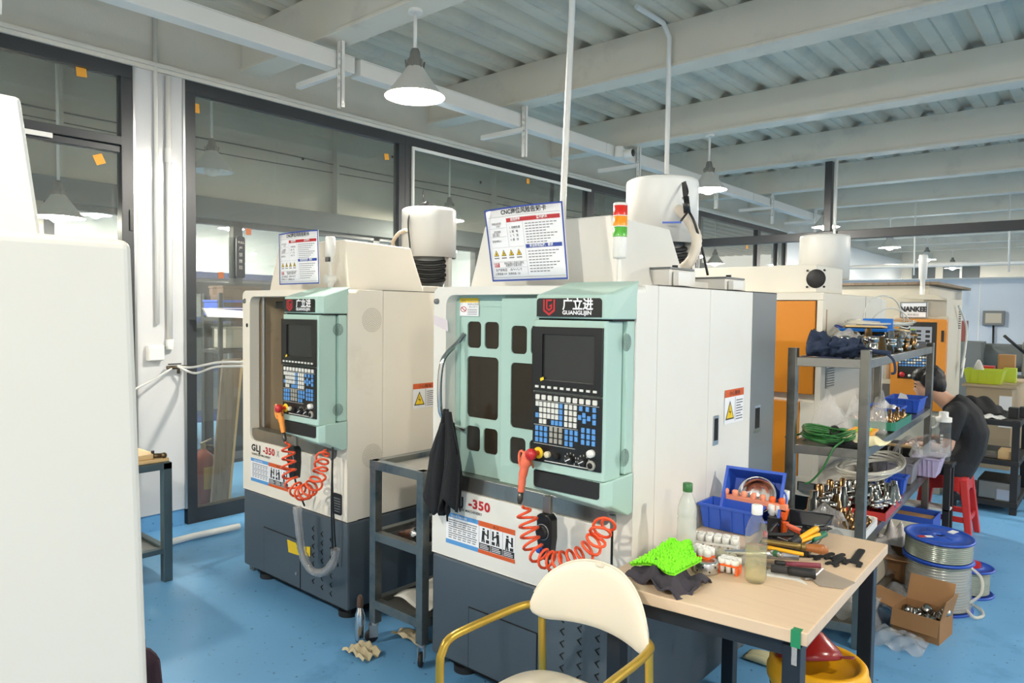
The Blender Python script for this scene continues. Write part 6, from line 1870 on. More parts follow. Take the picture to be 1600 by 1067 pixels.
for i in range(5):
    part('insert', MB().rod((pb.x - .03, pb.y - .06 + .026 * i, pb.z + .045), (pb.x + .03, pb.y - .05 + .026 * i, pb.z + .05), .009), M('lime_insert', (176, 200, 60), .5) if i == 0 else bpy.data.materials['lime_insert'], None)
    tag(bpy.data.objects[['insert', 'insert.001', 'insert.002', 'insert.003', 'insert.004'][i]], 'lime green insert tube lying in the small yellow bin', 'insert', 'insert tubes in the yellow bin')
t = thing('dark_cloth_fold', 'dark folded cloth under the green hose', 'cloth', rk(.7, .06, SZ[1]))
part('cloth', MB().grid(lambda u, v: ((u - .5) * .16, (v - .5) * .2, .006 + .02 * math.sin(PI * u) * math.sin(PI * v)), 12, 10, True, .004), m_bcloth, t)

# ---------- low shelf
pb = rk(.76, .10, SZ[2])
tt = thing('white_tray', 'white rounded tray of brass fittings at the front right of the low rack shelf', 'tray', (pb.x, pb.y, pb.z), .06)
part('tray_shell', MB().plate(rrect(-.15, .09, -.17, .17, .035, 4), [rrect(-.14, .08, -.16, .16, .03, 4)], 0, .038).plate(rrect(-.14, .08, -.16, .16, .03, 4), [], 0, .004), m_wplas, tt, .003)
for i in range(9):
    for j in range(6):
        p_ = Vector((pb.x - .115 + .032 * j + .01 * (i % 2), pb.y - .13 + .032 * i, pb.z + .005))
        standing('collet', RND.choice(PINB), p_, 'brass fitting in the white tray on the low rack shelf', 'fittings in the white tray', .25, RND.uniform(1.0, 1.6), 'fitting')
pb = rk(.78, .34, SZ[2])
tt = thing('red_tray', 'dark red tray of holders at the right edge of the low rack shelf', 'tray', (pb.x, pb.y, pb.z + .004), .05)
part('tray_shell', MB().plate(rectpts(-.12, .10, -.24, .24), [rectpts(-.113, .093, -.233, .233)], 0, .04).box(-.115, .095, -.235, .235, 0, .004), M('brick_red_plastic', (176, 50, 44), .4), tt, .002)
for i in range(8):
    for j in range(3):
        p_ = Vector((pb.x - .085 + .075 * j, pb.y - .2 + .055 * i, pb.z + .009))
        standing('tool_holder', RND.choice(HOLD), p_, 'chromed tool holder standing in the dark red tray', 'tool holders in the red tray', .12, RND.uniform(.9, 1.4))
for i in range(6):
    for j in range(3):
        p_ = rk(.12 + .14 * j, .14 + .055 * i, SZ[2] - .005)
        standing('tool_holder', RND.choice(HOLD if RND.random() < .8 else HOLDB), p_, 'tall tool holder standing left on the low rack shelf', 'tool holders left on the low rack shelf', .05, RND.uniform(1.25, 1.75))
pb = rk(.66, .57, SZ[2])
bin_box('parts_bin', 'blue bin under the clear hose coil on the low rack shelf', (pb.x - .06, pb.y - .02, pb.z), .16, .2, .09, m_blue, rz=.05)
pb = rk(.86, .60, SZ[2])
bin_box('parts_bin', 'small blue bin at the right edge of the low rack shelf', (pb.x, pb.y, pb.z), .10, .13, .10, m_blue, rz=.05)
pb = rk(.5, .52, SZ[2] + .16)
hc = thing('clear_hose_coil', 'large loose coil of clear hose lying over the bins of the low rack shelf', 'hose', pb)
b = MB()
for k in range(6):
    b.tube([((.13 + .006 * k) * math.cos(a), (.34 + .014 * k) * math.sin(a), .006 * k + .014 * math.sin(a * 2 + k)) for a in np.linspace(0, 2 * PI, 48)[:-1]], .0075, 7, closed=True)
stuff(part('coil_turns', b, bpy.data.materials['clear_hose'], hc))
pb = rk(.62, .80, SZ[2])
bin_box('parts_bin', 'grey translucent bin behind the clear hose coil', (pb.x, pb.y, pb.z), .24, .24, .13, M('smoke_bin', (132, 130, 136), .35), rz=.05)
pb = rk(.98, .93, SZ[2])
bin_box('parts_basket', 'pale lilac basket with a clear bag overhanging the rear right of the low rack shelf', (pb.x + .04, pb.y, pb.z + .005), .17, .26, .13, M('lilac_plastic', (190, 176, 206), .45), rz=.03, taper=.03)
t = thing('clear_bag', 'big shiny clear bag bulging out of the lilac basket', 'bag', (pb.x + .02, pb.y - .02, pb.z + .12))
def bag2(u, v):
    a = 2 * PI * u
    r = (.12 + .03 * math.sin(3 * a + 1)) * (1 - .2 * v) * min(1, .5 + 2 * v)
    return (r * math.cos(a) + .03 * v, 1.35 * r * math.sin(a), .115 * v + .03 * math.sin(4 * a) * v - (.03 if v < .05 else 0))
part('bag_film', MB().grid(bag2, 26, 8, False), m_bag, t)
part('bag_film', MB().grid(lambda u, v: (-.18 + .16 * u, -.1 + .16 * v, .02 + .10 * math.sin(PI * u) + .02 * math.sin(13 * v + 6 * u)), 12, 12, False), m_bag, t)
for i, (x_, y_, lb) in enumerate(((1262, 815, 'long rumpled clear bag at the front left of the low rack shelf'), (1292, 806, 'peaked clear bag next to the tall holders on the low rack shelf'))):
    pb = rk(.15 + .3 * i, .03 + .03 * i, SZ[2])
    t = thing('clear_bag', lb, 'bag', pb)
    part('bag_film', MB().grid(lambda u, v: ((u - .5) * .22, (v - .5) * .16, .004 + (.07 + .05 * i) * (math.sin(PI * u) ** .6) * math.sin(PI * v) + .014 * math.sin(16 * u + i) * math.cos(12 * v)), 22, 16, False), m_bag, t)
    for j in range(8):
        standing('collet', RND.choice(PINM), pb + Vector((RND.uniform(-.07, .07), RND.uniform(-.04, .04), .002)), 'small fitting inside the clear bags of the low rack shelf', 'fittings in the clear bags', 1.2, 1.0, 'fitting')

# ---------- bottom shelf and the floor round the rack
pb = rk(.5, .3, SZ[3])
t = thing('carton', 'flattened pale carton on the bottom rack shelf', 'box', pb)
part('carton_body', MB().box(-.12, .12, -.3, .3, 0, .11), M('pale_carton', (178, 168, 150), .8), t, .004)
part('carton_flap', MB().hexa([(-.12, -.3, .11), (.12, -.3, .11), (.12, -.28, .112), (-.12, -.28, .112), (-.12, -.36, .16), (.12, -.36, .16), (.12, -.355, .162), (-.12, -.355, .162)]), bpy.data.materials['pale_carton'], t)
for i, (v_, lb) in enumerate(((.12, 'heap of crinkled clear film at the front of the bottom rack shelf'), (.52, 'heap of crinkled clear film in the middle of the bottom rack shelf'))):
    pb = rk(.66, v_, SZ[3])
    solo('film_heap', MB().grid(lambda u, v: ((u - .5) * .28, (v - .5) * .4, .01 + .15 * math.sin(PI * u) * math.sin(PI * v) + .02 * math.sin(17 * u + 3 * i) * math.cos(11 * v)), 18, 20, False), m_bag, lb, 'film', loc=tuple(pb))
t = thing('keyboard_box', 'pale box with printed squares on the bottom rack shelf behind the spools', 'box', rk(.75, .72, SZ[3]))
part('box_body', MB().box(-.1, .12, -.14, .14, 0, .14), M('ivory_card', (204, 200, 184), .7), t, .004)
for i in range(4):
    part('printed_square', MB().box(-.08 + .045 * i, -.045 + .045 * i, -.142, -.14, .04, .10), m_inkgrey, t)
t = thing('blue_tray', 'low blue tray with brown sheets at the rear of the bottom rack shelf', 'tray', rk(.62, .92, SZ[3]))
part('tray_shell', MB().plate(rectpts(-.14, .22, -.13, .13), [rectpts(-.134, .214, -.124, .124)], 0, .15).box(-.136, .216, -.126, .126, 0, .005), m_blue, t)
part('brown_sheets', MB().box(-.12, .2, -.11, .11, .005, .12), m_card, t, .006)

m_kraft = M('brown_cardboard', (150, 112, 74), .85, var=.1, scale=9)
def open_box(loc, rz, w, d, h, label, flaps, mat=m_kraft):
    t = thing('cardboard_box', label, 'box', loc, rz)
    th = .004
    part('box_body', MB().plate(rectpts(-w / 2, w / 2, -d / 2, d / 2), [rectpts(-w / 2 + th, w / 2 - th, -d / 2 + th, d / 2 - th)], 0, h).box(-w / 2 + th, w / 2 - th, -d / 2 + th, d / 2 - th, 0, th), mat, t)
    for side, ang, ln in flaps:
        s = {'f': RZ(0), 'r': RZ(PI / 2), 'b': RZ(PI), 'l': RZ(-PI / 2)}[side]
        e, q_ = (d / 2, w / 2) if side in 'fb' else (w / 2, d / 2)
        part('flap', MB().box(-q_ + .004, q_ - .004, -ln, 0, -.002, .002, s @ T(0, -e, h) @ RX(ang)), mat, t)
    return t


q = on_z(1440, 1000, 0)
open_box((q.x - .02, q.y + .10, 0), -.12, .22, .20, .12, 'open cardboard box of metal fittings on the floor in front of the spools', (('f', 1.25, .08), ('l', -.2, .14), ('b', -1.2, .13), ('r', -1.35, .10)))
for i in range(24):
    standing('fitting', RND.choice(PINM + HOLD[2:]), Vector((q.x - .02 + RND.uniform(-.06, .06), q.y + .10 + RND.uniform(-.05, .05), .045 + RND.uniform(0, .04))), 'shiny metal fitting in the open cardboard box on the floor', 'fittings in the open box', 1.3, 1.2, 'fitting')
q = on_z(1405, 925, .02)
open_box((q.x - .015, q.y + .1, 0), .12, .20, .22, .23, 'closed brown cardboard box on the floor left of the spools', (('r', 1.2, .12), ('f', -.06, .11), ('b', -.1, .11)))
q = on_z(1402, 850, .23)
solo('paper_wad', MB().grid(lambda u, v: ((u - .5) * .16, (v - .5) * .2, .004 + .11 * (math.sin(PI * u) * math.sin(PI * v)) ** .7 + .03 * math.sin(15 * u + 6 * v) * math.sin(PI * v)), 16, 16, False, .002), M('tissue_white', (214, 208, 204), .9), 'crumpled white paper on top of the closed cardboard box', 'paper', loc=(q.x - .02, q.y + .02, .236))
for i, (x_, y_, w1, d1, h1, lb) in enumerate(((1400, 1000, .26, .22, .06, 'clear bag lying flat on the floor left of the open box'), (1385, 935, .3, .3, .10, 'crinkled clear film on the floor beside the rack leg'), (1345, 960, .25, .3, .16, 'crinkled clear film under the rack by the table leg'))):
    q = on_z(x_, y_, .01)
    solo('film_heap', MB().grid(lambda u, v: ((u - .5) * w1, (v - .5) * d1, .004 + h1 * math.sin(PI * u) * math.sin(PI * v) * (1 + .3 * math.sin(9 * u + i)) + .012 * math.sin(19 * u + 3 * i) * math.cos(13 * v)), 20, 20, False), m_bag, lb, 'film', loc=(q.x, q.y, .003))

# ---------- spools of clear tube
m_bspool = M('spool_blue', (34, 78, 176), .38, var=.05)
m_coil = M('wound_clear_tube', (150, 156, 142), .2, .35, var=.25, scale=10, spec=.8, stretch=(1, 1, 6))


def spool(loc, r, h, label, tilt=(0, 0, 0), hub=.02, rc=None):
    t = thing('tube_spool', label, 'spool', loc, rot=tilt)
    rc = rc or r * .86
    for z in (0, h - .012):
        part('flange', MB().lathe([(hub, z), (r - .004, z), (r, z + .004), (r, z + .008), (r - .004, z + .012), (r * .9, z + .012), (r * .89, z + .009), (r * .55, z + .009), (r * .53, z + .012), (hub + .012, z + .012), (hub, z + .008), (hub, z)], 48), m_bspool, t)
    n_ = int((h - .03) / (.015 if h > .2 else .010))
    b = MB()
    pr = []
    for i in range(n_):
        z = .014 + (h - .03) * i / n_
        s = (h - .03) / n_
        for k in range(4):
            pr.append((rc + .006 * math.sin(PI * (k + .5) / 4), z + s * (k + .5) / 4))
    part('wound_tube', b.lathe(pr, 48), m_coil, t)
    for k in range(6):
        a = k * PI / 3
        part('flange_rib', MB().box(r * .3, r * .52, -.004, .004, h - .001, h + .002, RZ(a)), m_bspool, t)
    part('hub_core', MB().lathe([(hub, .01), (hub, h - .01)], 16), m_dark, t)
    return t


sc = on_z(1472, 900, .2); sc = Vector((-.74, 4.50, 0))
s1 = spool((sc.x, sc.y, 0), .175, .275, 'lower blue spool wound with clear tube, standing on the floor')
s2 = spool((sc.x - .0, sc.y - .02, .280), .172, .125, 'upper blue spool wound with clear tube, stacked slightly askew on the other', (math.radians(3.0), math.radians(1.5), .4), rc=.158)
part('spool_label', MB().box(.07, .135, -.04, -.005, .126, .1265, RZ(.9)), m_paper, s2)
part('spool_label', MB().box(-.14, -.06, -.05, -.02, .126, .1265, RZ(.35)), m_paper, s2)
part('label_red', MB().box(-.14, -.10, -.05, -.02, .1266, .1268, RZ(.35)), m_inkred, s2)
part('loose_tube', MB().tube(spline([(.15, -.05, .03), (.19, -.09, .015), (.22, -.03, .012), (.2, .06, .012), (.13, .13, .012)], 8), .009, 8), bpy.data.materials['clear_hose'], s1)
part('tube_end', MB().tube(spline([(.14, .02, .25), (.20, .02, .2), (.205, .0, .12), (.155, -.02, .06)], 8), .008, 8), bpy.data.materials['clear_hose'], s1)
part('shrink_film', MB().lathe([(.165, .02), (.162, .15), (.158, .24)], 30, None, False), m_bag, s1)
s3 = spool((sc.x + .10, sc.y + .34, 0), .13, .16, 'smaller blue spool mostly hidden behind the stacked spools', rc=.10)
part('red_cap', MB().cyl((0, 0), .06, .161, .18, 18), m_red, s3)

# ---------- bucket and funnel under the table
bc = Vector((-.725, 2.40, 0))
t = thing('yellow_bucket', 'yellow lidded plastic bucket under the table corner', 'bucket', bc)
part('bucket_body', MB().lathe([(0, .0), (.125, .0), (.13, .01), (.146, .36), (.150, .362), (.150, .38), (.146, .382)], 40), m_yellow, t)
part('bucket_lid', MB().lathe([(.150, .372), (.157, .375), (.158, .40), (.152, .408), (.150, .43), (.143, .437), (.130, .437), (.124, .432), (.120, .418), (.0, .418)], 48), m_yellow, t)
part('black_band', MB().lathe([(.1445, .31), (.1475, .35)], 40), m_matte, t)
part('bail_wire', MB().tube([(.15, 0, .35), (.165, -.03, .25), (.17, -.05, .1), (.165, -.05, .03)], .002, 6), m_alu, t)
fm = M('red_funnel_plastic', (132, 24, 20), .25, var=.08)
t.scale = (1, 1, 1.08)
fn = thing('red_funnel', 'dark red plastic funnel lying on the bucket lid against the table leg', 'funnel', (bc.x - .035, bc.y - .01, .455), rot=(0, 0, .75))
fmx = T(0, 0, .078) @ RX(math.radians(-20)) @ Matrix.Scale(.95, 4)
part('funnel_cone', MB().lathe([(.105, -.06), (.108, -.058), (.108, -.045), (.10, -.03), (.03, .05), (.016, .06), (.012, .13), (.010, .13), (.013, .06), (.026, .048), (.097, -.032), (.102, -.06), (.105, -.06)], 36, fmx), fm, fn)
part('funnel_tab', MB().plate(rrect(.10, .145, -.02, .02, .008, 3), [circ(.128, 0, .008, 10)], -.056, -.05, fmx @ RZ(-.6)), fm, fn)
q = on_z(1200, 1015, .02)
t = thing('carton', 'brown cardboard piece leaning under the table between its legs', 'box', (q.x - .05, q.y + .12, 0))
part('carton_body', MB().box(-.11, .11, -.005, .14, 0, .40), M('dark_cardboard', (112, 92, 70), .85), t, .004)
part('carton_flap', MB().box(-.11, .11, -.012, -.006, .0, .3), bpy.data.materials['dark_cardboard'], t)
q = on_z(1190, 1030, .01)
solo('cotton_glove', MB().grid(lambda u, v: ((u - .5) * .18, (v - .5) * .09, .006 + .03 * (math.sin(PI * u) * math.sin(PI * v)) ** .7 + .012 * abs(math.sin(11 * v))), 16, 14, True, .003), M('cotton', (206, 200, 160), .9), 'pale cotton glove on the floor under the table', 'glove', loc=(q.x + .02, q.y, .004))
hose([(-1.05, 2.5, .01), (-1.0, 2.45, .02), (-.97, 2.35, .08), (-1.0, 2.3, .02), (-1.15, 2.28, .012), (-1.2, 2.5, .012)], .006, m_matte, 'black cable looping on the floor under the table', 'cable', 'cable')

# ================================================================== RIGHT BACKGROUND
# black stand with clips and the water bottle
bs = thing('black_stand', 'narrow black steel stand with black clip blocks in front of the seated person', 'stand', (-.90, 5.69, 0))
for (x_, y_) in ((0, 0), (0, .12), (-.42, 0), (-.42, .12)):
    part('stand_post', MB().box(x_ - .02, x_ + .02, y_ - .02, y_ + .02, 0, .56), m_matte, bs)
part('stand_top', MB().box(-.45, .03, -.022, .142, .56, .585), m_matte, bs, .003)
part('stand_shelf', MB().box(-.44, .02, -.02, .14, .25, .265), m_wplas, bs, .003)
for i in range(5):
    part('clip_block', MB().box(-.43 + .075 * i, -.375 + .075 * i, -.03, .03, .586, .66), m_matte, bs, .003)
    part('clip_strip', MB().box(-.373 + .075 * i, -.367 + .075 * i, -.031, .029, .586, .655), m_wplas, bs)
part('clip_bar', MB().box(-.40, -.12, .0, .05, .66, .675), m_plank, bs, .003)
wb_ = thing('water_bottle', 'tall clear water bottle with a white loop lid beside the seated person', 'bottle', (-.945, 5.75, .586))
part('bottle_body', MB().lathe([(0, .0), (.045, .0), (.05, .008), (.05, .20), (.048, .205), (.05, .21), (.05, .27), (.042, .285)], 28), m_pet, wb_)
part('bottle_lid', MB().lathe([(.052, .28), (.052, .31), (.03, .315), (.03, .345), (.027, .35), (0, .35)], 24), m_wplas, wb_)
part('carry_loop', MB().tube([(-.07 + .035 * math.cos(a), -.01, .27 + .04 * math.sin(a)) for a in np.linspace(0, 2 * PI, 19)[:-1]], .007, 8, closed=True), m_wplas, wb_)
b = MB()
for i in range(6):
    b.lathe([(.0503, .07 + .022 * i), (.0503, .085 + .022 * i)], 5, RZ(-1.75), False, 0, .35)
stuff(part('printed_marks', b, m_keyw, wb_))

# red stool
st = thing('plastic_stool', 'red plastic stool under the seated person', 'stool', (-.96, 6.08, 0))
m_stool = M('red_stool_plastic', (196, 48, 46), .35, var=.05)
part('stool_seat', MB().prism(rrect(-.135, .135, -.135, .135, .05, 5), .435, .455).plate(rrect(-.145, .145, -.145, .145, .05, 5), [rrect(-.135, .135, -.135, .135, .045, 5)], .40, .452), m_stool, st, .006)
for sx in (-1, 1):
    for sy in (-1, 1):
        part('stool_leg', MB().hexa([(sx * .175 - .02, sy * .175 - .02, 0), (sx * .175 + .02, sy * .175 - .02, 0), (sx * .175 + .02, sy * .175 + .02, 0), (sx * .175 - .02, sy * .175 + .02, 0), (sx * .12 - .026, sy * .12 - .026, .43), (sx * .12 + .026, sy * .12 - .026, .43), (sx * .12 + .026, sy * .12 + .026, .43), (sx * .12 - .026, sy * .12 + .026, .43)]), m_stool, st, .006)
for a in range(4):
    part('stool_rail', MB().box(-.15, .15, -.165, -.148, .13, .17, RZ(a * PI / 2)), m_stool, st, .004)
    part('stool_apron', MB().plate([(-.14, .40), (.14, .40), (.125, .30), (.09, .345), (.0, .36), (-.09, .345), (-.125, .30)], [], -.147, -.137, RZ(a * PI / 2) @ FRONT), m_stool, st)

# black workbench rack
br = thing('black_rack', 'black steel three-tier rack at the right behind the stool', 'rack', (-.64, 7.0, 0))
for (x_, y_) in ((0, 0), (-.42, .0), (0, .72), (-.42, .72)):
    part('rack_post', MB().box(x_ - .025, x_ + .025, y_ - .025, y_ + .025, 0, .77), m_matte, br, .003)
for z in (.765, .44, .10):
    part('rack_shelf', MB().box(-.45, .03, -.03, .75, z - .045, z), m_matte, br, .004)
def small_box(p_, w, d, h, mat, label, name='metal_box', lidm=None, rz=0.0, cat='box'):
    t = thing(name, label, cat, p_, rz)
    part('box_body', MB().box(-w / 2, w / 2, -d / 2, d / 2, 0, h), mat, t, .004)
    part('box_face', MB().box(-w / 2 + .012, w / 2 - .012, -d / 2 - .004, -d / 2, .012, h - .012), lidm or mat, t, .002)
    return t
small_box((-.76, 7.2, .10), .26, .4, .16, m_matte, 'black metal housing with a pale end plate on the bottom of the black rack', lidm=m_sheet)
small_box((-.70, 7.02, .10), .13, .06, .11, m_sheet, 'pale perforated metal bracket at the front of the black rack bottom', lidm=m_alu)
small_box((-.98, 7.06, .10), .14, .12, .04, m_alu, 'flat bright block at the left of the black rack bottom')
small_box((-.82, 7.1, .44), .12, .12, .04, m_sheet, 'low grey block on the middle tier of the black rack')
small_box((-.70, 7.12, .44), .12, .2, .07, m_plank, 'pale tan block on the middle tier of the black rack')
small_box((-.98, 7.15, .44), .1, .16, .09, m_alu, 'bright bracket at the left of the black rack middle tier')
small_box((-.68, 7.2, .765), .07, .08, .09, m_matte, 'left black clamp block on the top of the black rack')
small_box((-.62, 7.32, .765), .06, .08, .09, m_matte, 'right black clamp block on the top of the black rack')
solo('film_scrap', MB().grid(lambda u, v: ((u - .5) * .2, (v - .5) * .2, .003 + .02 * math.sin(PI * u) * math.sin(PI * v) + .008 * math.sin(14 * u + 4 * v)), 12, 12, False), M('pale_film2', (200, 200, 200), .25), 'pale film scraps on the top of the black rack', 'film', loc=(-.82, 7.12, .766))
solo('black_jacket', MB().grid(lambda u, v: ((u - .5) * .36, (v - .5) * .4, .01 + .13 * (math.sin(PI * min(1, u + .05)) * math.sin(PI * v)) ** .6 + .015 * math.sin(14 * u + 9 * v)), 20, 18, True, .006), m_bcloth, 'black jacket heaped on the black rack behind the person', 'jacket', loc=(-.95, 7.42, .768))
rp = on_z(1600, 795, 0)
t = thing('bench_end', 'black steel bench end at the right edge of the picture', 'bench', (-.47, rp.y, 0))
part('upright', MB().box(-.02, .03, -.025, .025, 0, .75), m_matte, t, .003)
part('cross_rail', MB().box(-.02, .5, -.02, .02, .70, .75), m_matte, t, .003)

# table with baskets, further back
gt = thing('carton_table', 'plywood side table with a white top behind the black rack', 'table', (-.92, 9.0, 0))
m_ply = M('plywood', (176, 156, 128), .7, var=.06)
part('table_panel', MB().box(-.36, .05, -.0, .03, 0, .86), m_ply, gt, .003)
part('table_panel', MB().box(.02, .05, .03, 1.2, 0, .86), m_ply, gt, .003)
part('table_panel', MB().box(-.36, -.33, .03, 1.2, 0, .86), m_ply, gt, .003)
part('table_top', MB().box(-.4, .09, -.03, 1.24, .86, .885), m_ply, gt, .004)
part('white_notice', MB().box(-.06, .05, -.006, .0, .45, .78), m_paper, gt)
q = on_z(1517, 606, .89)
bin_box('parts_basket', 'lime yellow basket on the plywood table', (-1.14, 9.2, .888), .36, .3, .15, M('lime_plastic', (196, 212, 60), .45), taper=.03)
small_box((-1.0, 9.7, .886), .16, .12, .3, m_card, 'brown carton standing behind the lime basket', 'carton', m_card)
small_box((-.95, 9.55, .886), .12, .1, .16, M('lime_box', (186, 206, 64), .5), 'lime box leaning at the brown carton behind the lime basket', 'carton')
small_box((-1.2, 9.75, .886), .16, .2, .16, m_red, 'red can box behind the lime basket', 'carton')
solo('white_bag', MB().grid(lambda u, v: ((u - .5) * .16, (v - .5) * .16, .003 + .18 * (math.sin(PI * u) * math.sin(PI * v)) ** 1.5), 12, 12, False, .002), M('white_film', (222, 220, 218), .4), 'white peaked bag in the lime basket', 'bag', loc=(-1.2, 9.2, .96))
solo('clear_sack', MB().lathe([(0, 0), (.16, .0), (.2, .12), (.18, .4), (.13, .58), (.06, .66), (.09, .72)], 20), M('milky_sack', (196, 198, 200), .35), 'milky plastic sack on the floor beside the plywood table', 'sack', loc=(-.60, 9.3, 0))
for k, (x_, y_, lb) in enumerate(((-.63, 10.6, 'green plastic crate at the right, left of the two'), (-.30, 10.4, 'green plastic tub at the right edge, right of the two'))):
    bin_box('green_crate', lb, (x_, y_, 0), .34, .4, .42, M('leaf_green', (46, 112, 62), .45) if k == 0 else bpy.data.materials['leaf_green'], cat='crate', taper=.04)
solo('grey_sack', MB().lathe([(0, 0), (.16, .0), (.19, .1), (.18, .5), (.14, .62), (.1, .66), (0, .64)], 18), M('grey_sack', (150, 152, 150), .6), 'grey sack standing at the right edge behind the black rack', 'sack', loc=(-.36, 8.6, 0))
mt = thing('old_machine', 'dusty grey old machine at the far right before the bluish partition', 'machine', (-1.35, 12.2, 0))
m_dust = M('dusty_grey', (112, 112, 102), .7, var=.12)
part('machine_base', MB().box(-.1, .9, 0, .8, 0, .75), m_dust, mt, .03)
part('machine_head', MB().box(.25, .85, .1, .7, .75, 1.3), m_dust, mt, .06)
part('motor_barrel', MB().cyl((0, 0), .2, -.1, .55, 22, T(.25, .35, 1.02) @ RY(-PI / 2)), m_greyband, mt)
part('machine_lever', MB().rod((.3, .05, 1.1), (.05, -.05, 1.35), .02), m_matte, mt)
part('dial_disc', MB().cyl((.55, 1.0), .1, .06, .1, 20, FRONT), m_greyband, mt)
small_box((-1.75, 12.3, 0), .4, .4, 1.25, m_greyband, 'dark cabinet left of the dusty old machine', 'floor_cabinet')
small_box((-1.85, 12.25, 1.25), .18, .2, .3, M('dull_maroon', (120, 62, 60), .6), 'dull maroon box on the dark cabinet at the far right', 'box')
q = on_y(1553, 497, 13.96)
t = thing('switch_box', 'grey switch box on the bluish partition with a cable below', 'switch box', q)
part('box_body', MB().box(-.15, .15, -.06, .03, -.12, .12), m_grey, t, .01)
part('box_face', MB().box(-.11, .11, -.066, -.06, -.08, .08), m_gbeige, t)
part('box_cable', MB().tube([(0, -.02, -.12), (.01, -.02, -.6), (.06, -.02, -1.0), (.1, -.02, -1.35)], .015, 8), m_matte, t)

# ================================================================== THE SEATED PERSON
def solidify(name, mb, mat, parent, voxel=.009, smooth=4, subsurf=0):
    """fuse overlapping limbs into one continuous skin"""
    o = bpy.data.objects.new('fuse', mb.mesh('fuse')); COL.objects.link(o)
    r = o.modifiers.new('r', 'REMESH'); r.mode = 'VOXEL'; r.voxel_size = voxel; r.use_smooth_shade = True
    s = o.modifiers.new('s', 'SMOOTH'); s.iterations = smooth; s.factor = .5
    dg = bpy.context.evaluated_depsgraph_get()
    me = bpy.data.meshes.new_from_object(o.evaluated_get(dg))
    old = o.data
    bpy.data.objects.remove(o); bpy.data.meshes.remove(old)
    for p_ in me.polygons: p_.use_smooth = True
    me.materials.clear()
    return part(name, me, mat, parent)


PE = thing('person', 'seated person in a black T-shirt and dark trousers leaning forward on a red stool', 'person', (-.955, 6.09, 0), math.radians(190))
# local frame: +x is where the person faces, y to the left, z up
m_skin = M('skin', (206, 160, 134), .5, var=.05)
m_shirt = M('black_tshirt', (30, 31, 34), .85, var=.15, scale=14, bump=.15, bscale=60)
m_trou = M('dark_trousers', (34, 35, 40), .85, var=.15, scale=12)
m_hair = M('black_hair', (22, 20, 19), .5, var=.3, scale=40, bump=.5, bscale=60, stretch=(1, 1, .2))
def loft(b, pts, radii, n=14):
    """pts with (side, front-back) radii, rings kept level across y"""
    P = [Vector(p_) for p_ in pts]; vs = []
    for i, p_ in enumerate(P):
        t_ = (P[min(i + 1, len(P) - 1)] - P[max(i - 1, 0)]).normalized()
        w = Vector((0, 1, 0)); u = w.cross(t_).normalized(); w = t_.cross(u)
        for k in range(n):
            a = 2 * PI * k / n
            vs.append(p_ + w * radii[i][0] * math.cos(a) + u * radii[i][1] * math.sin(a))
    fs = [(i * n + k, i * n + (k + 1) % n, (i + 1) * n + (k + 1) % n, (i + 1) * n + k) for i in range(len(P) - 1) for k in range(n)]
    fs += [tuple(range(n - 1, -1, -1)), tuple((len(P) - 1) * n + k for k in range(n))]
    return b.add(vs, fs, True)


def limb(b, pts, rr): return b.tube(spline(pts, 5), [r for i in range(len(rr) - 1) for r in [rr[i] + (rr[i + 1] - rr[i]) * k / 5 for k in range(5)]] + [rr[-1]], 12)


torso = [(-.02, 0, .47), (-.06, 0, .55), (-.115, 0, .66), (-.125, 0, .76), (-.085, 0, .87), (-.03, 0, .945), (.01, 0, .985)]
trad = [(.165, .12), (.165, .115), (.155, .105), (.165, .11), (.185, .11), (.16, .09), (.075, .065)]
HC = Vector((.155, 0, 1.095))          # head centre
nod = RY(math.radians(14))
arms = {}
for s in (1, -1):
    sh = (-.02, s * .185, .90); el = (.03, s * .24, .66); wr = (.205, s * .115 + .02, .655)
    arms[s] = (sh, el, wr)
body = MB()
loft(body, torso, [(a * .93, b_ * .93) for a, b_ in trad])
limb(body, [(.0, 0, .95), (.06, 0, 1.0), (.115, 0, 1.05)], [.068, .058, .06])
# head: skull, face, jaw, nose, ears
def headball(c, r, rot=0): body.ball((0, 0, 0), r, 20, 14, T(*HC) @ nod @ T(*c) @ RY(rot))
headball((-.012, 0, .028), (.094, .076, .090)); headball((.035, 0, -.03), (.058, .062, .082)); headball((.05, 0, -.075), (.042, .045, .036))
headball((.082, 0, -.02), (.024, .013, .017), .5); headball((.076, 0, .0), (.017, .009, .03), -.2)
headball((.077, 0, -.054), (.012, .024, .009)); headball((.074, 0, -.068), (.013, .021, .009)); headball((.068, 0, -.095), (.02, .022, .014))
headball((.066, 0, .022), (.018, .055, .012))
for s in (1, -1): headball((-.005, s * .076, -.012), (.018, .010, .030))
def hand(b, w, s):
    W = Vector(w)
    d = Vector((.8, -s * .45, -.35)).normalized(); side = Vector((.3, s * .6, -.6)).normalized()
    side = (side - d * side.dot(d)).normalized(); nrm = d.cross(side)
    limb(b, [W - d * .02, W + d * .035, W + d * .085], [.024, .030, .031])
    for k, ln in enumerate((.066, .076, .070, .055)):
        q0 = W + d * .075 + side * (-.030 + .020 * k)
        q1 = q0 + d * ln * .45 + nrm * -.004
        q2 = q1 + (d * .7 + Vector((0, 0, -.7))) * ln * .35
        q3 = q2 + (d * .2 + Vector((0, 0, -.95))) * ln * .3
        limb(b, [q0, q1, q2, q3], [.0105, .0095, .009, .0075])
    q0 = W + d * .02 - side * .024
    limb(b, [q0, q0 - side * .022 + d * .022, q0 - side * .028 + d * .05], [.012, .0105, .009])
for s in (1, -1):
    sh, el, wr = arms[s]
    limb(body, [sh, tuple((Vector(sh) + Vector(el)) / 2), el, tuple((Vector(el) * .45 + Vector(wr) * .55)), wr], [.052, .046, .041, .036, .025])
    hand(body, wr, s)
legs = {}
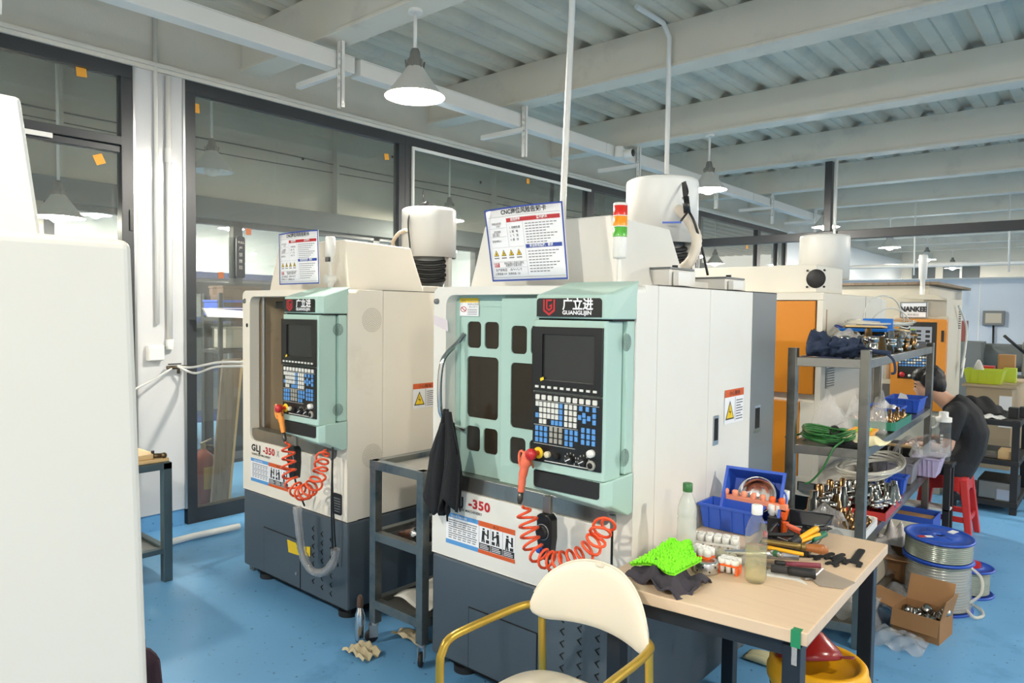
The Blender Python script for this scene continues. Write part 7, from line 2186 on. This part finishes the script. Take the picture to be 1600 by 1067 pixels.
for s in (1, -1):
    hp = (-.0, s * .09, .525); kn = (.42, s * .15, .535); an = (.40, s * .14, .09)
    legs[s] = (hp, kn, an)
    limb(body, [hp, (.21, s * .125, .54), kn, (.415, s * .146, .33), an], [.082, .075, .055, .05, .034])
    limb(body, [(.38, s * .14, .06), (.45, s * .15, .04), (.56, s * .16, .032)], [.036, .036, .03])
solidify('body', body, m_skin, PE, .0075, 3)
# T-shirt with short sleeves
shirt = MB()
loft(shirt, torso, [(a + .012, b_ + .012) for a, b_ in trad[:-1]] + [(.088, .076)])
for s in (1, -1):
    sh, el, wr = arms[s]
    m_ = tuple(Vector(sh).lerp(Vector(el), .72))
    limb(shirt, [(-.03, s * .12, .92), sh, m_], [.075, .072, .062])
solidify('tshirt', shirt, m_shirt, PE, .011, 5)
tr = MB()
loft(tr, [(-.01, 0, .462), (-.05, 0, .53), (-.085, 0, .585)], [(.178, .13), (.18, .13), (.172, .12)])
for s in (1, -1):
    hp, kn, an = legs[s]
    limb(tr, [hp, (.21, s * .125, .545), kn, (.418, s * .146, .33), (an[0], an[1], .12)], [.098, .092, .074, .068, .056])
solidify('trousers', tr, m_trou, PE, .012, 4)
for s in (1, -1):
    hp, kn, an = legs[s]
    sb = MB(); limb(sb, [(.36, s * .14, .05), (.44, s * .15, .05), (.57, s * .16, .038)], [.045, .046, .038]); sb.box(.33, .60, s * .155 - .042, s * .155 + .042, .0, .02)
    solidify('shoe', sb, m_matte, PE, .009, 3)
hair = MB()
def hb(c, r, rot=0): hair.ball((0, 0, 0), r, 20, 14, T(*HC) @ nod @ T(*c) @ RY(rot))
hb((-.026, 0, .044), (.100, .088, .094)); hb((-.06, 0, .0), (.062, .082, .085)); hb((.03, 0, .085), (.066, .07, .045), .35); hb((-.075, 0, -.04), (.035, .06, .05)); hb((.062, .02, .068), (.03, .05, .028), .6)
for s in (1, -1): hb((-.005, s * .07, .03), (.045, .018, .055))
for k in range(46):
    a, e = RND.uniform(0, 2 * PI), RND.uniform(.1, 1.4)
    c = Vector((-.03 + .10 * math.cos(a) * math.cos(e), .085 * math.sin(a) * math.cos(e), .045 + .092 * math.sin(e)))
    hair.tube([(T(*HC) @ nod) @ c, (T(*HC) @ nod) @ (c * 1.10 + Vector((.012, 0, -.012)))], [.012, .004], 6)
solidify('hair', hair, m_hair, PE, .006, 1)
for s in (1, -1):
    e = MB().ball((0, 0, 0), (.006, .011, .0065), 10, 7, T(*HC) @ nod @ T(.0835, s * .031, .0))
    part('eye', e, m_dark, PE)
    part('eyebrow', MB().tube([(T(*HC) @ nod) @ Vector(q_) for q_ in ((.084, s * .016, .022), (.083, s * .034, .026), (.07, s * .052, .018))], [.0035, .004, .002], 6), m_hair, PE)

# flat prints and minute ribs are one part each
for o in bpy.data.objects:
    if o.type == 'MESH' and o.name.split('.')[0] in ('print', 'vent_rib', 'lettering', 'plate_lettering', 'model_lettering', 'maker_lettering', 'screen_block', 'key_field_lines', 'emblem', 'strap', 'seam', 'scratch', 'side_seam'):
        o['kind'] = 'stuff'
